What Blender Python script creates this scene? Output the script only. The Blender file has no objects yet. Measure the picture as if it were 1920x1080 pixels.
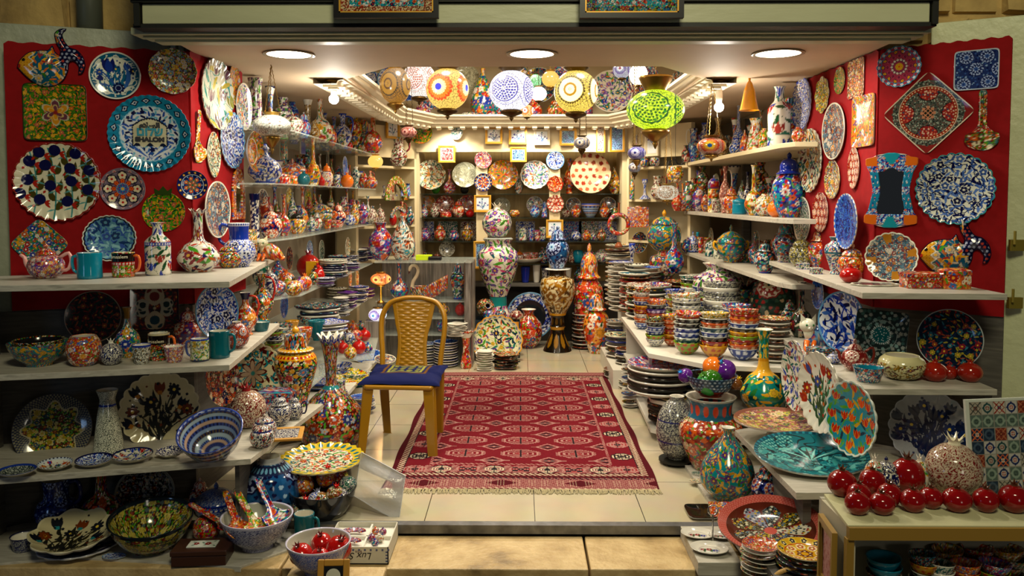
import bpy,math,random
import numpy as np
from mathutils import Vector,Matrix
SC=bpy.context.scene
COL=SC.collection
PI=math.pi
# camera
FPX,CX,CY=1500.0,960.0,448.6
CAM=Vector((0.0,0.0,1.52))
cd=bpy.data.cameras.new('camera')
cam=bpy.data.objects.new('camera',cd)
COL.objects.link(cam)
cam.location=CAM
cam.rotation_euler=(math.radians(90-3.0),0,math.radians(0.573))
cd.sensor_width=36.0
cd.lens=FPX/1920*36.0
cd.shift_y=-(540-CY)/1920
cd.clip_start=0.05
SC.camera=cam
# world, exposure, large lights
SC.view_settings.view_transform='Standard'
SC.view_settings.look='None'
SC.view_settings.exposure=0.0
SC.view_settings.gamma=1.0
SC.view_settings.use_curve_mapping=False
w=bpy.data.worlds.new('night_street'); SC.world=w
w.use_nodes=True
w.node_tree.nodes['Background'].inputs[0].default_value=(0.55,0.62,0.75,1)
w.node_tree.nodes['Background'].inputs[1].default_value=0.035
def light(name,kind,loc,power,color,size=0.2,aim=None,size_y=None,spread=None,blend=None,angle=None):
 l=bpy.data.lights.new(name,kind)
 l.energy=power; l.color=color
 if kind == 'AREA':
  l.size=size
  l.shape='DISK'
  if size_y:
   l.shape='RECTANGLE'; l.size_y=size_y
  if spread:l.spread=math.radians(spread)
 elif kind == 'SPOT':
  l.shadow_soft_size=size; l.spot_size=math.radians(angle or 120); l.spot_blend=blend or 0.5
 else:
  l.shadow_soft_size=size
 o=bpy.data.objects.new(name,l); COL.objects.link(o); o.location=loc
 if aim is not None:
  o.rotation_euler=(Vector(aim)-Vector(loc)).to_track_quat('-Z','Y').to_euler()
 return o
WARM=(1.0,0.87,0.66)
NEUT=(1.0,0.93,0.80)
for i,px in enumerate((545,997,1452)):
 light('soffit_lamp_light','AREA',((px-975)/1500*4.05,4.05,2.222),13,NEUT,0.19,aim=((px-975)/1500*4.05,4.05,0))
for x,y,p in ((-0.55,5.3,44),(0.6,5.3,44),(0.0,6.9,70)):
 light('raised_ceiling_light','AREA',(x,y,3.02),p,WARM,0.35,aim=(x,y,0))
for x in (-.68,.08,.72):
 light('cornice_spot_light','SPOT',(x,7.72,2.17),24,NEUT,.03,aim=(x,8.4,1.2),angle=110,blend=.8)
light('street_lamp_light','AREA',(0.5,-0.3,4.3),120,(1.0,0.93,0.62),1.2,aim=(0.2,3.8,1.7))
light('warm_fill_light','AREA',(2.2,-2.2,1.4),9,(1.0,0.92,0.75),0.8,aim=(1.4,3.0,0.3))  # added low warm fill from the alley; brightens the dark cabinet and front shelves
light('bluish_fill_light','AREA',(-3.4,0.6,1.1),3.2,(0.35,0.6,1.0),0.5,aim=(-1.9,3.6,0.4))  # added stand-in for a bluish glow from the street; lifts the dark lower shelves
# pixel geometry
RM=cam.rotation_euler.to_matrix()
RIGHT,UP,FWD=RM @ Vector((1,0,0)),RM @ Vector((0,1,0)),RM @ Vector((0,0,-1))
def ray(px,py):
 return RIGHT*((px-CX)/FPX)-UP*((py-CY)/FPX)+FWD
def onZ(px,py,z):
 d=ray(px,py); return CAM+d*((z-CAM.z)/d.z)
def onY(px,py,y):
 d=ray(px,py); return CAM+d*(y/d.y)
def onX(px,py,x):
 d=ray(px,py); return CAM+d*(x/d.x)
def online(px,p0,p1,z):
 """the point of the horizontal line p0-p1 at height z that shows at column px"""
 a=Vector((p0[0],p0[1],z))-CAM
 b=Vector((p1[0]-p0[0],p1[1]-p0[1],0))
 k=(px-CX)/FPX
 n=RIGHT-FWD*k
 t=-a.dot(n)/b.dot(n)
 return a+b*t+CAM
def onwall(px,py,p0,p1,off=0.0):
 """the point of the vertical plane through p0-p1 that shows at px,py; returns point and the normal that faces the camera"""
 d=Vector((p1[0]-p0[0],p1[1]-p0[1],0)).normalized()
 n=Vector((-d.y,d.x,0))
 if n.dot(CAM-Vector((p0[0],p0[1],CAM.z)))<0:n=-n
 o=Vector((p0[0],p0[1],0))+n*off
 r=ray(px,py)
 t=(o-CAM).dot(n)/r.dot(n)
 return CAM+r*t,n
def depth(p):
 return (Vector(p)-CAM).dot(FWD)
def mpp(p):
 return depth(p)/FPX
# colours and materials
def lin(c):
 if isinstance(c,str):
  c=c.lstrip('#'); c=c if len(c) == 6 else c[0]*2+c[1]*2+c[2]*2; c=[int(c[i:i+2],16)/255 for i in (0,2,4)]
 return tuple(x/12.92 if x <= 0.04045 else ((x+0.055)/1.055)**2.4 for x in c)
_LC={}
def L3(c):
 if isinstance(c,str):
  if c not in _LC:_LC[c]=np.array(lin(c),dtype=np.float32)
  return _LC[c]
 return np.array(c,dtype=np.float32)
MATS={}
def mat(name,color=None,rough=0.5,metal=0.0,attr=False,emit=0.0,emit_color=None,trans=0.0,alpha=1.0,spec=0.5,ior=1.45,bump=0.0,coat=0.0):
 if name in MATS:return MATS[name]
 m=bpy.data.materials.new(name); m.use_nodes=True
 nt=m.node_tree; b=nt.nodes['Principled BSDF']
 b.inputs['Roughness'].default_value=rough
 b.inputs['Metallic'].default_value=metal
 b.inputs['Specular IOR Level'].default_value=spec
 b.inputs['IOR'].default_value=ior
 b.inputs['Coat Weight'].default_value=coat
 if trans:b.inputs['Transmission Weight'].default_value=trans
 if alpha<1:b.inputs['Alpha'].default_value=alpha
 if color is not None:b.inputs['Base Color'].default_value=(*lin(color),1)
 if attr:
  a=nt.nodes.new('ShaderNodeAttribute'); a.attribute_name='paint'
  if not emit:nt.links.new(a.outputs['Color'],b.inputs['Base Color'])
  else:b.inputs['Base Color'].default_value=(.04,.04,.04,1)
  if emit:nt.links.new(a.outputs['Color'],b.inputs['Emission Color'])
 if emit:
  b.inputs['Emission Strength'].default_value=emit
  if not attr:b.inputs['Emission Color'].default_value=(*lin(emit_color or color),1)
 if bump:
  n=nt.nodes.new('ShaderNodeTexNoise'); n.inputs['Scale'].default_value=60
  tc=nt.nodes.new('ShaderNodeTexCoord'); nt.links.new(tc.outputs['Object'],n.inputs['Vector'])
  bp=nt.nodes.new('ShaderNodeBump'); bp.inputs['Strength'].default_value=bump; bp.inputs['Distance'].default_value=0.01
  nt.links.new(n.outputs[0],bp.inputs['Height']); nt.links.new(bp.outputs[0],b.inputs['Normal'])
 MATS[name]=m
 return m
def noise_mat(name,cols,scale=5.0,stretch=(1,1,1),rough=0.5,detail=6,metal=0.0,bump=0.0,pos=(0.3,0.7),bscale=None,spec=0.5,bdist=0.01):
 """a noise-driven mix of two to four colours in object space"""
 if name in MATS:return MATS[name]
 m=bpy.data.materials.new(name); m.use_nodes=True
 nt=m.node_tree; b=nt.nodes['Principled BSDF']
 b.inputs['Roughness'].default_value=rough; b.inputs['Metallic'].default_value=metal
 b.inputs['Specular IOR Level'].default_value=spec
 tc=nt.nodes.new('ShaderNodeTexCoord'); mp=nt.nodes.new('ShaderNodeMapping')
 mp.inputs['Scale'].default_value=stretch
 n=nt.nodes.new('ShaderNodeTexNoise'); n.inputs['Scale'].default_value=scale; n.inputs['Detail'].default_value=detail
 r=nt.nodes.new('ShaderNodeValToRGB')
 nt.links.new(tc.outputs['Object'],mp.inputs[0]); nt.links.new(mp.outputs[0],n.inputs['Vector']); nt.links.new(n.outputs[0],r.inputs[0])
 e=r.color_ramp.elements
 for i,c in enumerate(cols):
  p=pos[0]+(pos[1]-pos[0])*i/max(1,len(cols)-1)
  el=e[i] if i<2 else e.new(p)
  el.position=p; el.color=(*lin(c),1)
 nt.links.new(r.outputs[0],b.inputs['Base Color'])
 if bump:
  bp=nt.nodes.new('ShaderNodeBump'); bp.inputs['Strength'].default_value=bump; bp.inputs['Distance'].default_value=bdist
  src=n
  if bscale:
   src=nt.nodes.new('ShaderNodeTexNoise'); src.inputs['Scale'].default_value=bscale; src.inputs['Detail'].default_value=8
   nt.links.new(mp.outputs[0],src.inputs['Vector'])
  nt.links.new(src.outputs[0],bp.inputs['Height']); nt.links.new(bp.outputs[0],b.inputs['Normal'])
 MATS[name]=m
 return m
GLAZE=mat('painted glaze',attr=True,rough=0.13,coat=0.25)
CLAY=mat('painted matt clay',attr=True,rough=0.45)
CLOTH=mat('woven wool',attr=True,rough=0.95,spec=0.1)
BRASS=mat('aged brass','#8a6a30',rough=0.3,metal=0.9)
DBRASS=mat('dark pierced brass','#4a3618',rough=0.35,metal=0.9)
GOLD=mat('gilded wood','#c9952f',rough=0.35,metal=0.35)
BLACK=mat('black lacquer','#141214',rough=0.3)
WHITEC=mat('plain white glaze','#e6e2d6',rough=0.12,coat=0.2)
STEEL=mat('polished steel','#b8b8b8',rough=0.2,metal=1.0)
# mesh helpers
def new_obj(name,me,material=None,parent=None,loc=None,rot=None):
 o=bpy.data.objects.new(name,me); COL.objects.link(o)
 if material is not None and me is not None and not me.materials:
  me.materials.append(material)
 if parent is not None:o.parent=parent
 if loc is not None:o.location=loc
 if rot is not None:o.rotation_euler=rot
 return o
def np_mesh(name,verts,faces,cols=None,smooth=True,matidx=None,raw=False):
 """verts (n,3), faces (m,4) with -1 in the 4th column for triangles"""
 me=bpy.data.meshes.new(name)
 verts=np.asarray(verts,dtype=np.float32); faces=np.asarray(faces,dtype=np.int32)
 me.vertices.add(len(verts)); me.vertices.foreach_set('co',verts.ravel())
 quad=faces[:,3] >= 0
 cnt=np.where(quad,4,3).astype(np.int32)
 loops=faces.ravel()[faces.ravel() >= 0]
 me.loops.add(len(loops)); me.loops.foreach_set('vertex_index',loops.astype(np.int32))
 me.polygons.add(len(faces))
 st=np.concatenate([[0],np.cumsum(cnt)[:-1]]).astype(np.int32)
 me.polygons.foreach_set('loop_start',st)
 if matidx is not None:me.polygons.foreach_set('material_index',np.asarray(matidx,dtype=np.int32))
 me.polygons.foreach_set('use_smooth',np.full(len(faces),smooth,dtype=bool))
 if cols is not None:
  a=me.attributes.new('paint','FLOAT_COLOR','POINT')
  c4=np.ones((len(verts),4),dtype=np.float32); c4[:,:3]=cols if raw else np.clip(cols,0,1)**1.1*.9
  a.data.foreach_set('color',c4.ravel())
 me.update(calc_edges=True)
 me.validate()
 return me
class MB:
 """collects simple solids into one mesh"""
 def __init__(s):s.v,s.f=[],[]
 def add(s,vs,fs):
  n=len(s.v); s.v += [tuple(v) for v in vs]
  for f in fs:s.f.append(tuple(i+n for i in f))
  return s
 def box(s,x0,x1,y0,y1,z0,z1):
  v=[(x0,y0,z0),(x1,y0,z0),(x1,y1,z0),(x0,y1,z0),(x0,y0,z1),(x1,y0,z1),(x1,y1,z1),(x0,y1,z1)]
  return s.add(v,[(0,3,2,1),(4,5,6,7),(0,1,5,4),(1,2,6,5),(2,3,7,6),(3,0,4,7)])
 def prism(s,poly,z0,z1):
  n=len(poly)
  v=[(x,y,z0) for x,y in poly]+[(x,y,z1) for x,y in poly]
  return s.add(v,[tuple(range(n))[::-1],tuple(range(n,2*n))]+[(i,(i+1) % n,n+(i+1) % n,n+i) for i in range(n)])
 def tube(s,pts,rad,seg=8,close=False,flat=1.0):
  pts=[Vector(p) for p in pts]; n=len(pts)
  rads=rad if isinstance(rad,(list,tuple)) else [rad]*n
  rings,prev=[],None
  for i,p in enumerate(pts):
   if close:t=(pts[(i+1) % n]-pts[i-1]).normalized()
   else:t=(pts[min(i+1,n-1)]-pts[max(i-1,0)]).normalized()
   if prev is None:
    a=Vector((0,0,1)) if abs(t.z)<0.9 else Vector((1,0,0))
    u=t.cross(a).normalized()
   else:
    u=(prev-t*prev.dot(t)).normalized()
   prev=u; w_=t.cross(u)
   rings.append([p+(u*math.cos(2*PI*k/seg)+w_*math.sin(2*PI*k/seg)*flat)*rads[i] for k in range(seg)])
  vs=[v for r in rings for v in r]; fs=[]
  for i in range(n if close else n-1):
   for k in range(seg):
    a,b=i*seg+k,i*seg+(k+1) % seg
    j=(i+1) % n
    fs.append((a,b,j*seg+(k+1) % seg,j*seg+k))
  if not close:
   fs.append(tuple(range(seg))[::-1]); fs.append(tuple(range((n-1)*seg,n*seg)))
  return s.add(vs,fs)
 def lathe(s,prof,seg=24,c=(0,0,0)):
  vs,fs=[],[]
  for r,z in prof:
   for k in range(seg):
    vs.append((c[0]+r*math.cos(2*PI*k/seg),c[1]+r*math.sin(2*PI*k/seg),c[2]+z))
  for i in range(len(prof)-1):
   for k in range(seg):
    fs.append((i*seg+k,i*seg+(k+1) % seg,(i+1)*seg+(k+1) % seg,(i+1)*seg+k))
  return s.add(vs,fs)
 def ball(s,c,r,seg=16,sq=1.0):
  n=seg // 2
  return s.lathe([(max(1e-5,r*math.sin(PI*i/n)),-r*sq*math.cos(PI*i/n)) for i in range(n+1)],seg,c)
 def build(s,name,material,parent=None,loc=None,smooth=False,rot=None,bevel=0.0):
  me=bpy.data.meshes.new(name); me.from_pydata(s.v,[],s.f); me.update()
  if smooth:
   me.polygons.foreach_set('use_smooth',np.ones(len(me.polygons),dtype=bool))
  o=new_obj(name,me,material,parent,loc,rot)
  if bevel:
   bm=o.modifiers.new('bevel','BEVEL'); bm.width=bevel; bm.segments=2; bm.limit_method='ANGLE'
  return o
def empty(name,loc=(0,0,0),rot=None):
 o=bpy.data.objects.new(name,None); COL.objects.link(o); o.location=loc
 o.empty_display_size=0.02
 if rot is not None:o.rotation_euler=rot
 return o
def tag(o,label=None,cat=None,group=None,kind=None):
 if label:o['label']=label
 if cat:o['category']=cat
 if group:o['group']=group
 if kind:o['kind']=kind
 return o
def struct(o,label=None):
 o['kind']='structure'
 if label:o['label']=label
 return o
# painting: numpy colour of each vertex from surface coordinates
def fill(C,m,col):
 C[m]=L3(col)
def centers(rng,u0,u1,v0,v1,sp,wrap=None,jit=0.35):
 nu=max(1,int(round((u1-u0)/sp))); nv=max(1,int(round((v1-v0)/(sp*0.87))))
 su=(u1-u0)/nu; sv=(v1-v0)/nv
 out=[]
 for j in range(nv):
  for i in range(nu):
   out.append((u0+(i+0.5+0.5*(j % 2)+rng.uniform(-jit,jit))*su,v0+(j+0.5+rng.uniform(-jit,jit))*sv))
 return np.array(out,dtype=np.float32)
def nearest(U,V,P,wrap=None):
 n=len(U); bi=np.empty(n,np.int32); bu=np.empty(n,np.float32); bv=np.empty(n,np.float32)
 step=max(1,int(3e6 // max(1,len(P))))
 for s in range(0,n,step):
  du=U[s:s+step,None]-P[None,:,0]
  if wrap:du=(du+wrap/2) % wrap-wrap/2
  dv=V[s:s+step,None]-P[None,:,1]
  d=du*du+dv*dv
  k=d.argmin(1); ar=np.arange(len(k))
  bi[s:s+step]=k; bu[s:s+step]=du[ar,k]; bv[s:s+step]=dv[ar,k]
 return bi,bu,bv
def petals(x,y,r,n,ph=0.0,depth_=0.32):
 a=np.arctan2(y,x)+ph
 return np.hypot(x,y),r*(1-depth_+depth_*np.abs(np.cos(a*n/2)))
def flowers(C,U,V,P,r,cols,rng,n=5,wrap=None,outline=None,center=None,var=0.25,mask=None,ow=0.2,extra=True):
 if len(P) == 0:return
 k,x,y=nearest(U,V,P,wrap)
 rr=(r*(1+rng.uniform(-var,var,len(P)))).astype(np.float32)[k]
 ph=rng.uniform(0,6.28,len(P)).astype(np.float32)[k]
 ci=rng.integers(0,len(cols),len(P))
 cc=np.array([L3(c) for c in cols])[ci][k]
 d,pr=petals(x,y,rr,n,ph)
 ok=np.ones(len(U),bool) if mask is None else mask
 if outline is not None:
  m=(d<pr*(1+ow)) & ok; C[m]=L3(outline)
 m=(d<pr) & ok; C[m]=cc[m]
 if extra:
  m=(d<pr*0.62) & (d>pr*0.45) & ok; C[m]=cc[m]*0.45+0.02
 if center is not None:
  m=(d<rr*0.3) & ok; C[m]=L3(center)
def leaves(C,U,V,P,a,b,cols,rng,wrap=None,mask=None):
 k,x,y=nearest(U,V,P,wrap)
 ang=rng.uniform(0,6.28,len(P)).astype(np.float32)[k]
 ca,sa=np.cos(ang),np.sin(ang)
 xx,yy=x*ca+y*sa,-x*sa+y*ca
 yy=yy-0.8*b*np.sin(xx/a*1.8)
 cc=np.array([L3(c) for c in cols])[rng.integers(0,len(cols),len(P))][k]
 m=(np.abs(yy)<b*np.clip(1-(xx/a)**2,0,1))
 if mask is not None:m &= mask
 C[m]=cc[m]
def wob(U,V,f,rng,wrap=None):
 s=np.zeros_like(U)
 q=(lambda g:round(g*wrap/6.2832)*6.2832/wrap) if wrap else (lambda g:g)
 for i in range(4):
  a=rng.uniform(0,6.28); g=f*(1+0.45*i)
  s += np.sin(U*q(g*math.cos(a))+V*g*math.sin(a)+rng.uniform(0,6.28)+1.7*np.sin(V*g*0.6+U*q(g*0.5)+i))/(1+0.3*i)
 return s
def seg_d(U,V,pts):
 """distance to a polyline and the parameter 0..1 along it"""
 best=np.full(U.shape,9e9,np.float32); tt=np.zeros_like(best); n=len(pts)-1
 for i in range(n):
  ax,ay=pts[i]; bx,by=pts[i+1]
  dx,dy=bx-ax,by-ay; L=dx*dx+dy*dy+1e-12
  t=np.clip(((U-ax)*dx+(V-ay)*dy)/L,0,1)
  d=np.hypot(U-ax-t*dx,V-ay-t*dy)
  m=d<best; best[m]=d[m]; tt[m]=(i+t[m])/n
 return best,tt
def bez(p0,p1,p2,n=8):
 return [((1-t)**2*p0[0]+2*t*(1-t)*p1[0]+t*t*p2[0],(1-t)**2*p0[1]+2*t*(1-t)*p1[1]+t*t*p2[1]) for t in [i/n for i in range(n+1)]]
def stroke(C,U,V,pts,w_,col,taper=False):
 d,t=seg_d(U,V,pts)
 ww=w_*(np.sin(np.clip(t,0.02,0.98)*PI) if taper else 1.0)
 m=d<ww; C[m]=L3(col); return m
def ellipse(C,U,V,cx,cy,a,b,ang,col):
 ca,sa=math.cos(ang),math.sin(ang); x,y=U-cx,V-cy
 m=((x*ca+y*sa)/a)**2+((-x*sa+y*ca)/b)**2<1
 C[m]=L3(col); return m
def tulip(C,U,V,x,y,s,ang,col,mid=None,tip=None):
 """a three-petal tulip head pointing along ang"""
 ca,sa=math.cos(ang),math.sin(ang)
 X,Y=(U-x)*ca+(V-y)*sa,-(U-x)*sa+(V-y)*ca
 for off in (-0.34,0.34,0.0):
  w_=s*0.24*np.clip(np.sin(np.clip(X/s,0,1)**0.75*PI),0,1)
  m=(np.abs(Y-off*s*(X/s)**0.8 if False else Y-off*s*np.clip(X/s,0,1))<w_)
  C[m]=L3(col if off else (mid or col))
 if tip:
  m=(X>0) & (X<s*0.3) & (np.abs(Y)<s*0.16); C[m]=L3(tip)
def band(C,B,rng_,col,dots=None,U=None,wrap=None,n=24):
 a,b=rng_
 m=(B >= a) & (B <= b); C[m]=L3(col)
 if dots is not None and U is not None:
  w_=wrap or 2*PI
  u=(U/w_*n) % 1.0-0.5; v=(B-(a+b)/2)/(b-a)
  C[m & (np.hypot(u,v)<0.3)]=L3(dots)
# the painters' styles
STY={}
def S(code,words,kind,g,f,leaf=('#2f6b3a',),size=0.16,edge=None,**kw):
 STY[code]=dict(words=words,kind=kind,g=g,f=f,leaf=leaf,size=size,edge=edge,**kw)
def paint(st,U,V,B,TH,wrap,seed,k=1.0,plate=False):
 """U,V isotropic surface coordinates (unit: object height, or plate radius), B band coordinate 0..1, TH angle"""
 rng=np.random.default_rng(seed)
 d=STY[st] if isinstance(st,str) else st
 U=U.astype(np.float32); V=V.astype(np.float32); B=B.astype(np.float32)
 C=np.empty((len(U),3),np.float32); C[:]=L3(d['g'])
 kind=d['kind']; s=d['size']*k
 u0,u1=float(U.min()),float(U.max()); v0,v1=float(V.min()),float(V.max())
 if wrap:u0,u1=0.0,wrap
 def cen(sp,jit=0.35):return centers(rng,u0,u1,v0,v1,sp,wrap,jit)
 if kind == 'floral':
  n=wob(U,V,2.8/s,rng,wrap); C[np.abs(n)<0.15]=L3(d['leaf'][0])
  dk=[tuple(x*.55 for x in L3(c)) for c in d['leaf']]
  leaves(C,U,V,cen(s*0.8),s*0.46,s*0.14,list(d['leaf'])+dk,rng,wrap)
  leaves(C,U,V,cen(s*0.7),s*0.30,s*0.10,d['f'],rng,wrap)
  flowers(C,U,V,cen(s*0.95),s*0.14,d.get('f2',d['f']),rng,4,wrap,None,d.get('c2',d['g']),extra=False)
  P=cen(s*1.5); flowers(C,U,V,P,s*0.34,d['f'],rng,d.get('n',7),wrap,d.get('out',d['g']),d.get('c','#d8a83a'),ow=0.12)
 elif kind == 'dense':
  flowers(C,U,V,cen(s*0.45),s*0.16,d['f'],rng,3,wrap,None,None,extra=False)
  leaves(C,U,V,cen(s*0.8),s*0.36,s*0.11,d['leaf'],rng,wrap)
  flowers(C,U,V,cen(s*1.0),s*0.30,d['f'],rng,5,wrap,None,d.get('c',d['f'][-1]),extra=False)
  flowers(C,U,V,cen(s*2.0),s*0.50,d['f'],rng,8,wrap,d.get('out','#d8c8a8'),d['f'][1],ow=0.07)
  flowers(C,U,V,cen(s*0.9,0.5),s*0.045,['#e8dcc0'],rng,3,wrap,extra=False)
 elif kind == 'swirl':
  k_,x,y=nearest(U,V,cen(s),wrap)
  a=np.arctan2(y,x); r=np.hypot(x,y)
  m=np.sin(a+r/s*22)>0.15; C[m]=L3(d['f'][0])
  m=r>s*0.47; C[m & (np.sin(a*9)>0)]=L3(d['f'][-1])
  C[r<s*0.09]=L3(d.get('c',d['f'][-1]))
 elif kind == 'scroll':
  n=wob(U,V,3.0/s,rng,wrap); C[np.abs(n)<0.35]=L3(d['f'][0])
  leaves(C,U,V,cen(s*0.8),s*0.5,s*0.16,d['f'],rng,wrap)
  leaves(C,U,V,cen(s*0.55),s*0.28,s*0.09,d['f'],rng,wrap)
  flowers(C,U,V,cen(s*1.9),s*0.42,d['f'],rng,5,wrap,d['g'],d['g'])
 elif kind == 'medal':
  flowers(C,U,V,cen(s*0.28),s*0.09,d['f'],rng,3,wrap,extra=False)
  P=cen(s*1.8,0.08); k_,x,y=nearest(U,V,P,wrap)
  r=np.hypot(x,y)/(s*0.72); a=np.arctan2(y,x)
  fc=d['f']
  for q,(r0,c) in enumerate(((1.0,fc[0]),(0.9,d.get('out','#efe6d2')),(0.84,fc[-1]),(0.6,fc[0]),(0.5,d.get('out','#efe6d2')),(0.3,fc[1 % len(fc)]),(0.12,d['g']))):
   C[r*(1+0.08*np.abs(np.sin(a*6)))<r0]=L3(c)
  C[(r<0.8) & (r>0.62) & (np.sin(a*12)>0.2)]=L3(d.get('out','#efe6d2'))
  C[(r<0.48) & (r>0.32) & (np.sin(a*8)>0.2)]=L3(fc[0])
 elif kind == 'tulip':
  n=wob(U,V,2.4/s,rng,wrap); C[np.abs(n)<0.16]=L3(d['leaf'][0])
  leaves(C,U,V,cen(s*1.0),s*0.62,s*0.15,d['leaf'],rng,wrap)
  P=cen(s*1.5,0.2); k_,x,y=nearest(U,V,P,wrap)
  ci=rng.integers(0,len(d['f']),len(P)); cc=np.array([L3(c) for c in d['f']])[ci][k_]
  an=rng.uniform(-0.5,0.5,len(P)).astype(np.float32)[k_]
  X=y*np.cos(an)+x*np.sin(an)+s*0.42; Y=x*np.cos(an)-y*np.sin(an)
  t=np.clip(X/(s*0.85),0,1)
  wd=s*0.2*np.sin(t**0.7*PI)
  for off in (-0.4,0.4,0):
   yy=np.abs(Y-off*s*t)
   m=(yy<wd*1.25) & (t>0) & (t<1); C[m]=L3(d.get('out',d['g']))
   m=(yy<wd) & (t>0) & (t<1); C[m]=cc[m]*(0.75 if off else 1.0)
 elif kind == 'mosaic':
  P=cen(s,0.3); k_,x,y=nearest(U,V,P,wrap)
  cc=np.array([L3(c) for c in d['f']])[rng.integers(0,len(d['f']),len(P))][k_]
  m=np.hypot(x,y)<s*0.46; C[m]=cc[m]
 elif kind == 'dots':
  flowers(C,U,V,cen(s,0.1),s*0.28,d['f'],rng,0,wrap,extra=False,var=0.05)
 elif kind == 'stripe':
  fs=d['f']; q=(V/s).astype(int) if not plate else (B/s).astype(int)
  for i,c in enumerate(fs):C[(q % len(fs)) == i]=L3(c)
  if d.get('tick'):
   n=40; a=(TH/(2*PI)*n) % 1; C[((q % 2) == 0) & (a>0.55)]=L3(d['tick'])
 elif kind == 'mandala':
  r=B if plate else None
  if r is None:return paint(dict(d,kind='floral'),U,V,B,TH,wrap,seed,k)
  C[:]=L3(d['g'])
  rings=d['rings']
  for (rk,nk,sk,fc,oc) in rings:
   st_=2*PI/nk; x=r-rk; y=((TH+st_/2) % st_-st_/2)*r
   rad=np.hypot(x,y)
   if oc:C[rad<sk*1.25]=L3(oc)
   dd,pr=petals(x,y,sk,5); m=dd<pr; C[m]=L3(fc)
   C[rad<sk*0.3]=L3(d.get('c','#f2e2b0'))
  for (ra,rb,c) in d.get('lines',()):C[(r>ra) & (r<rb)]=L3(c)
  if d.get('speck'):
   flowers(C,U,V,centers(rng,-1,1,-1,1,0.1),0.022,[d['speck']],rng,3,None,extra=False)
 elif kind == 'spray':
  if not plate:return paint(dict(d,kind='tulip'),U,V,B,TH,wrap,seed,k)
  nst=d.get('stems',9)
  for i in range(nst):
   a=-1.25+2.5*i/(nst-1)+rng.uniform(-0.08,0.08); ln=(1.15+0.35*((i*7) % 3)/2)*(1-0.13*abs(a))
   x1,y1=math.sin(a)*ln*0.72,-0.86+math.cos(a*0.8)*ln
   mx,my=x1*0.25,-0.86+(y1+0.86)*0.65
   pts=bez((0,-0.86),(mx,my),(x1,y1))
   stroke(C,U,V,pts,0.016,d['leaf'][0])
   for t in (0.35,0.55,0.75):
    j=int(t*8); px,py=pts[j]; sd=1 if (i+j) % 2 else -1
    q=bez((px,py),(px+sd*0.17,py+0.02),(px+sd*0.17,py+0.36),5)
    stroke(C,U,V,q,0.05,d['leaf'][(i+j) % len(d['leaf'])],True)
   col=d['f'][i % len(d['f'])]
   if i % 2 == 0:tulip(C,U,V,x1,y1-0.06,0.34,PI/2-a*0.8,col,d['f'][(i+1) % len(d['f'])] if d.get('mixmid') else None,d.get('tip'))
   else:
    dd,pr=petals(U-x1,V-y1,0.15,8); C[dd<pr*1.15]=L3(d.get('out',d['leaf'][0])); C[dd<pr]=L3(col); C[dd<0.04]=L3(d.get('c','#e8c84a'))
  P=centers(rng,-1,1,-1,1,0.3); flowers(C,U,V,P[np.hypot(P[:,0],P[:,1])<0.85],0.04,d['f'],rng,5,extra=False)
 e=d['edge']
 if e:
  for (a,b,c,dots) in e:band(C,B,(a,b),c,dots,TH,2*PI,d.get('nd',28))
 return C
W_,CR,COB,NAV,TEAL,TUR,RED,DRD,ORG,YEL,GRN,DGR,PUR,BLK,PNK,BRN,GRY=('#dcd6c6','#d9cda8','#1c3aa0','#10164a','#0f6f78','#1f9aa6','#b01d16','#701010','#d2601a','#e0a51c','#4f9a2a','#24502c','#5a2a72','#16131a','#cf6a62','#5f3a1c','#8f958c')
LT,LB='#7db8d8','#4a78c8'
S('wfl','white multicoloured floral','floral',W_,[RED,COB,TEAL],(GRN,DGR),0.18,[(0,.05,COB,None)],out='#2a2a50')
S('wfl2','white grape-leaf','floral',W_,[PUR,'#8a3058',PUR],(GRN,'#3f8a3a'),0.2,[(.0,.04,GRN,None)])
S('wbl','white and cobalt floral','scroll',W_,[COB,NAV,LB],size=0.17,edge=[(0,.05,COB,None),(.95,1.0,COB,None)])
S('nvw','navy-rimmed','scroll','#1e1f4e',['#b8b8c4','#c8c8d0'],size=0.3)
S('wnv','white with dense navy leaves','scroll',W_,[NAV,'#1a2560'],size=0.13,edge=[(.9,1,NAV,None)])
S('wor','white with orange fruit','floral',W_,[ORG,YEL,RED],(GRN,'#2f8080'),0.24)
S('wtq','white with turquoise blossoms','floral',W_,['#1f93a8','#1f93a8',ORG],('#7a3c1c',BRN),0.19)
S('wgn','white and green leafy','scroll',W_,['#1d7a60','#1d6a70',NAV],size=0.2,edge=[(.93,1.01,W_,None)])
S('wrd','white with dark red spots','floral',W_,['#7a1f2a','#7a1f2a'],('#4a7a50','#8a4a50'),0.2)
S('wrt','white tulip painted','tulip',W_,[RED,COB,'#a03a30'],(DGR,'#2a6a5a',COB),0.24)
S('wpu','white with purple flowers','floral',W_,[PUR,'#7a4aa0','#c0407a'],(GRN,TEAL),0.2)
S('bfl','blue floral','floral',COB,[W_,ORG,LT],(LT,LB),0.17,[(.92,1,NAV,W_)],out=W_)
S('nfl','navy multicoloured floral','floral',NAV,[RED,ORG,W_,LT],(TUR,GRN),0.17,[(0,.04,COB,None)],out=W_)
S('blf','black floral','floral',BLK,[RED,W_,ORG,YEL],(GRN,TEAL),0.13,out=W_)
S('bld','black enamel-dotted floral','dense',BLK,[RED,ORG,'#e8dcc0','#3a7ab0',YEL],(GRN,),0.13)
S('ord','orange enamel floral','dense',ORG,['#b8301c','#e8a030','#f0e0c8','#3a6ab0',RED],(GRN,DGR),0.17)
S('rdd','red enamel floral','dense',RED,['#8a1410',ORG,'#f0dcc0','#35508f','#d84a2a'],(GRN,),0.16)
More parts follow.
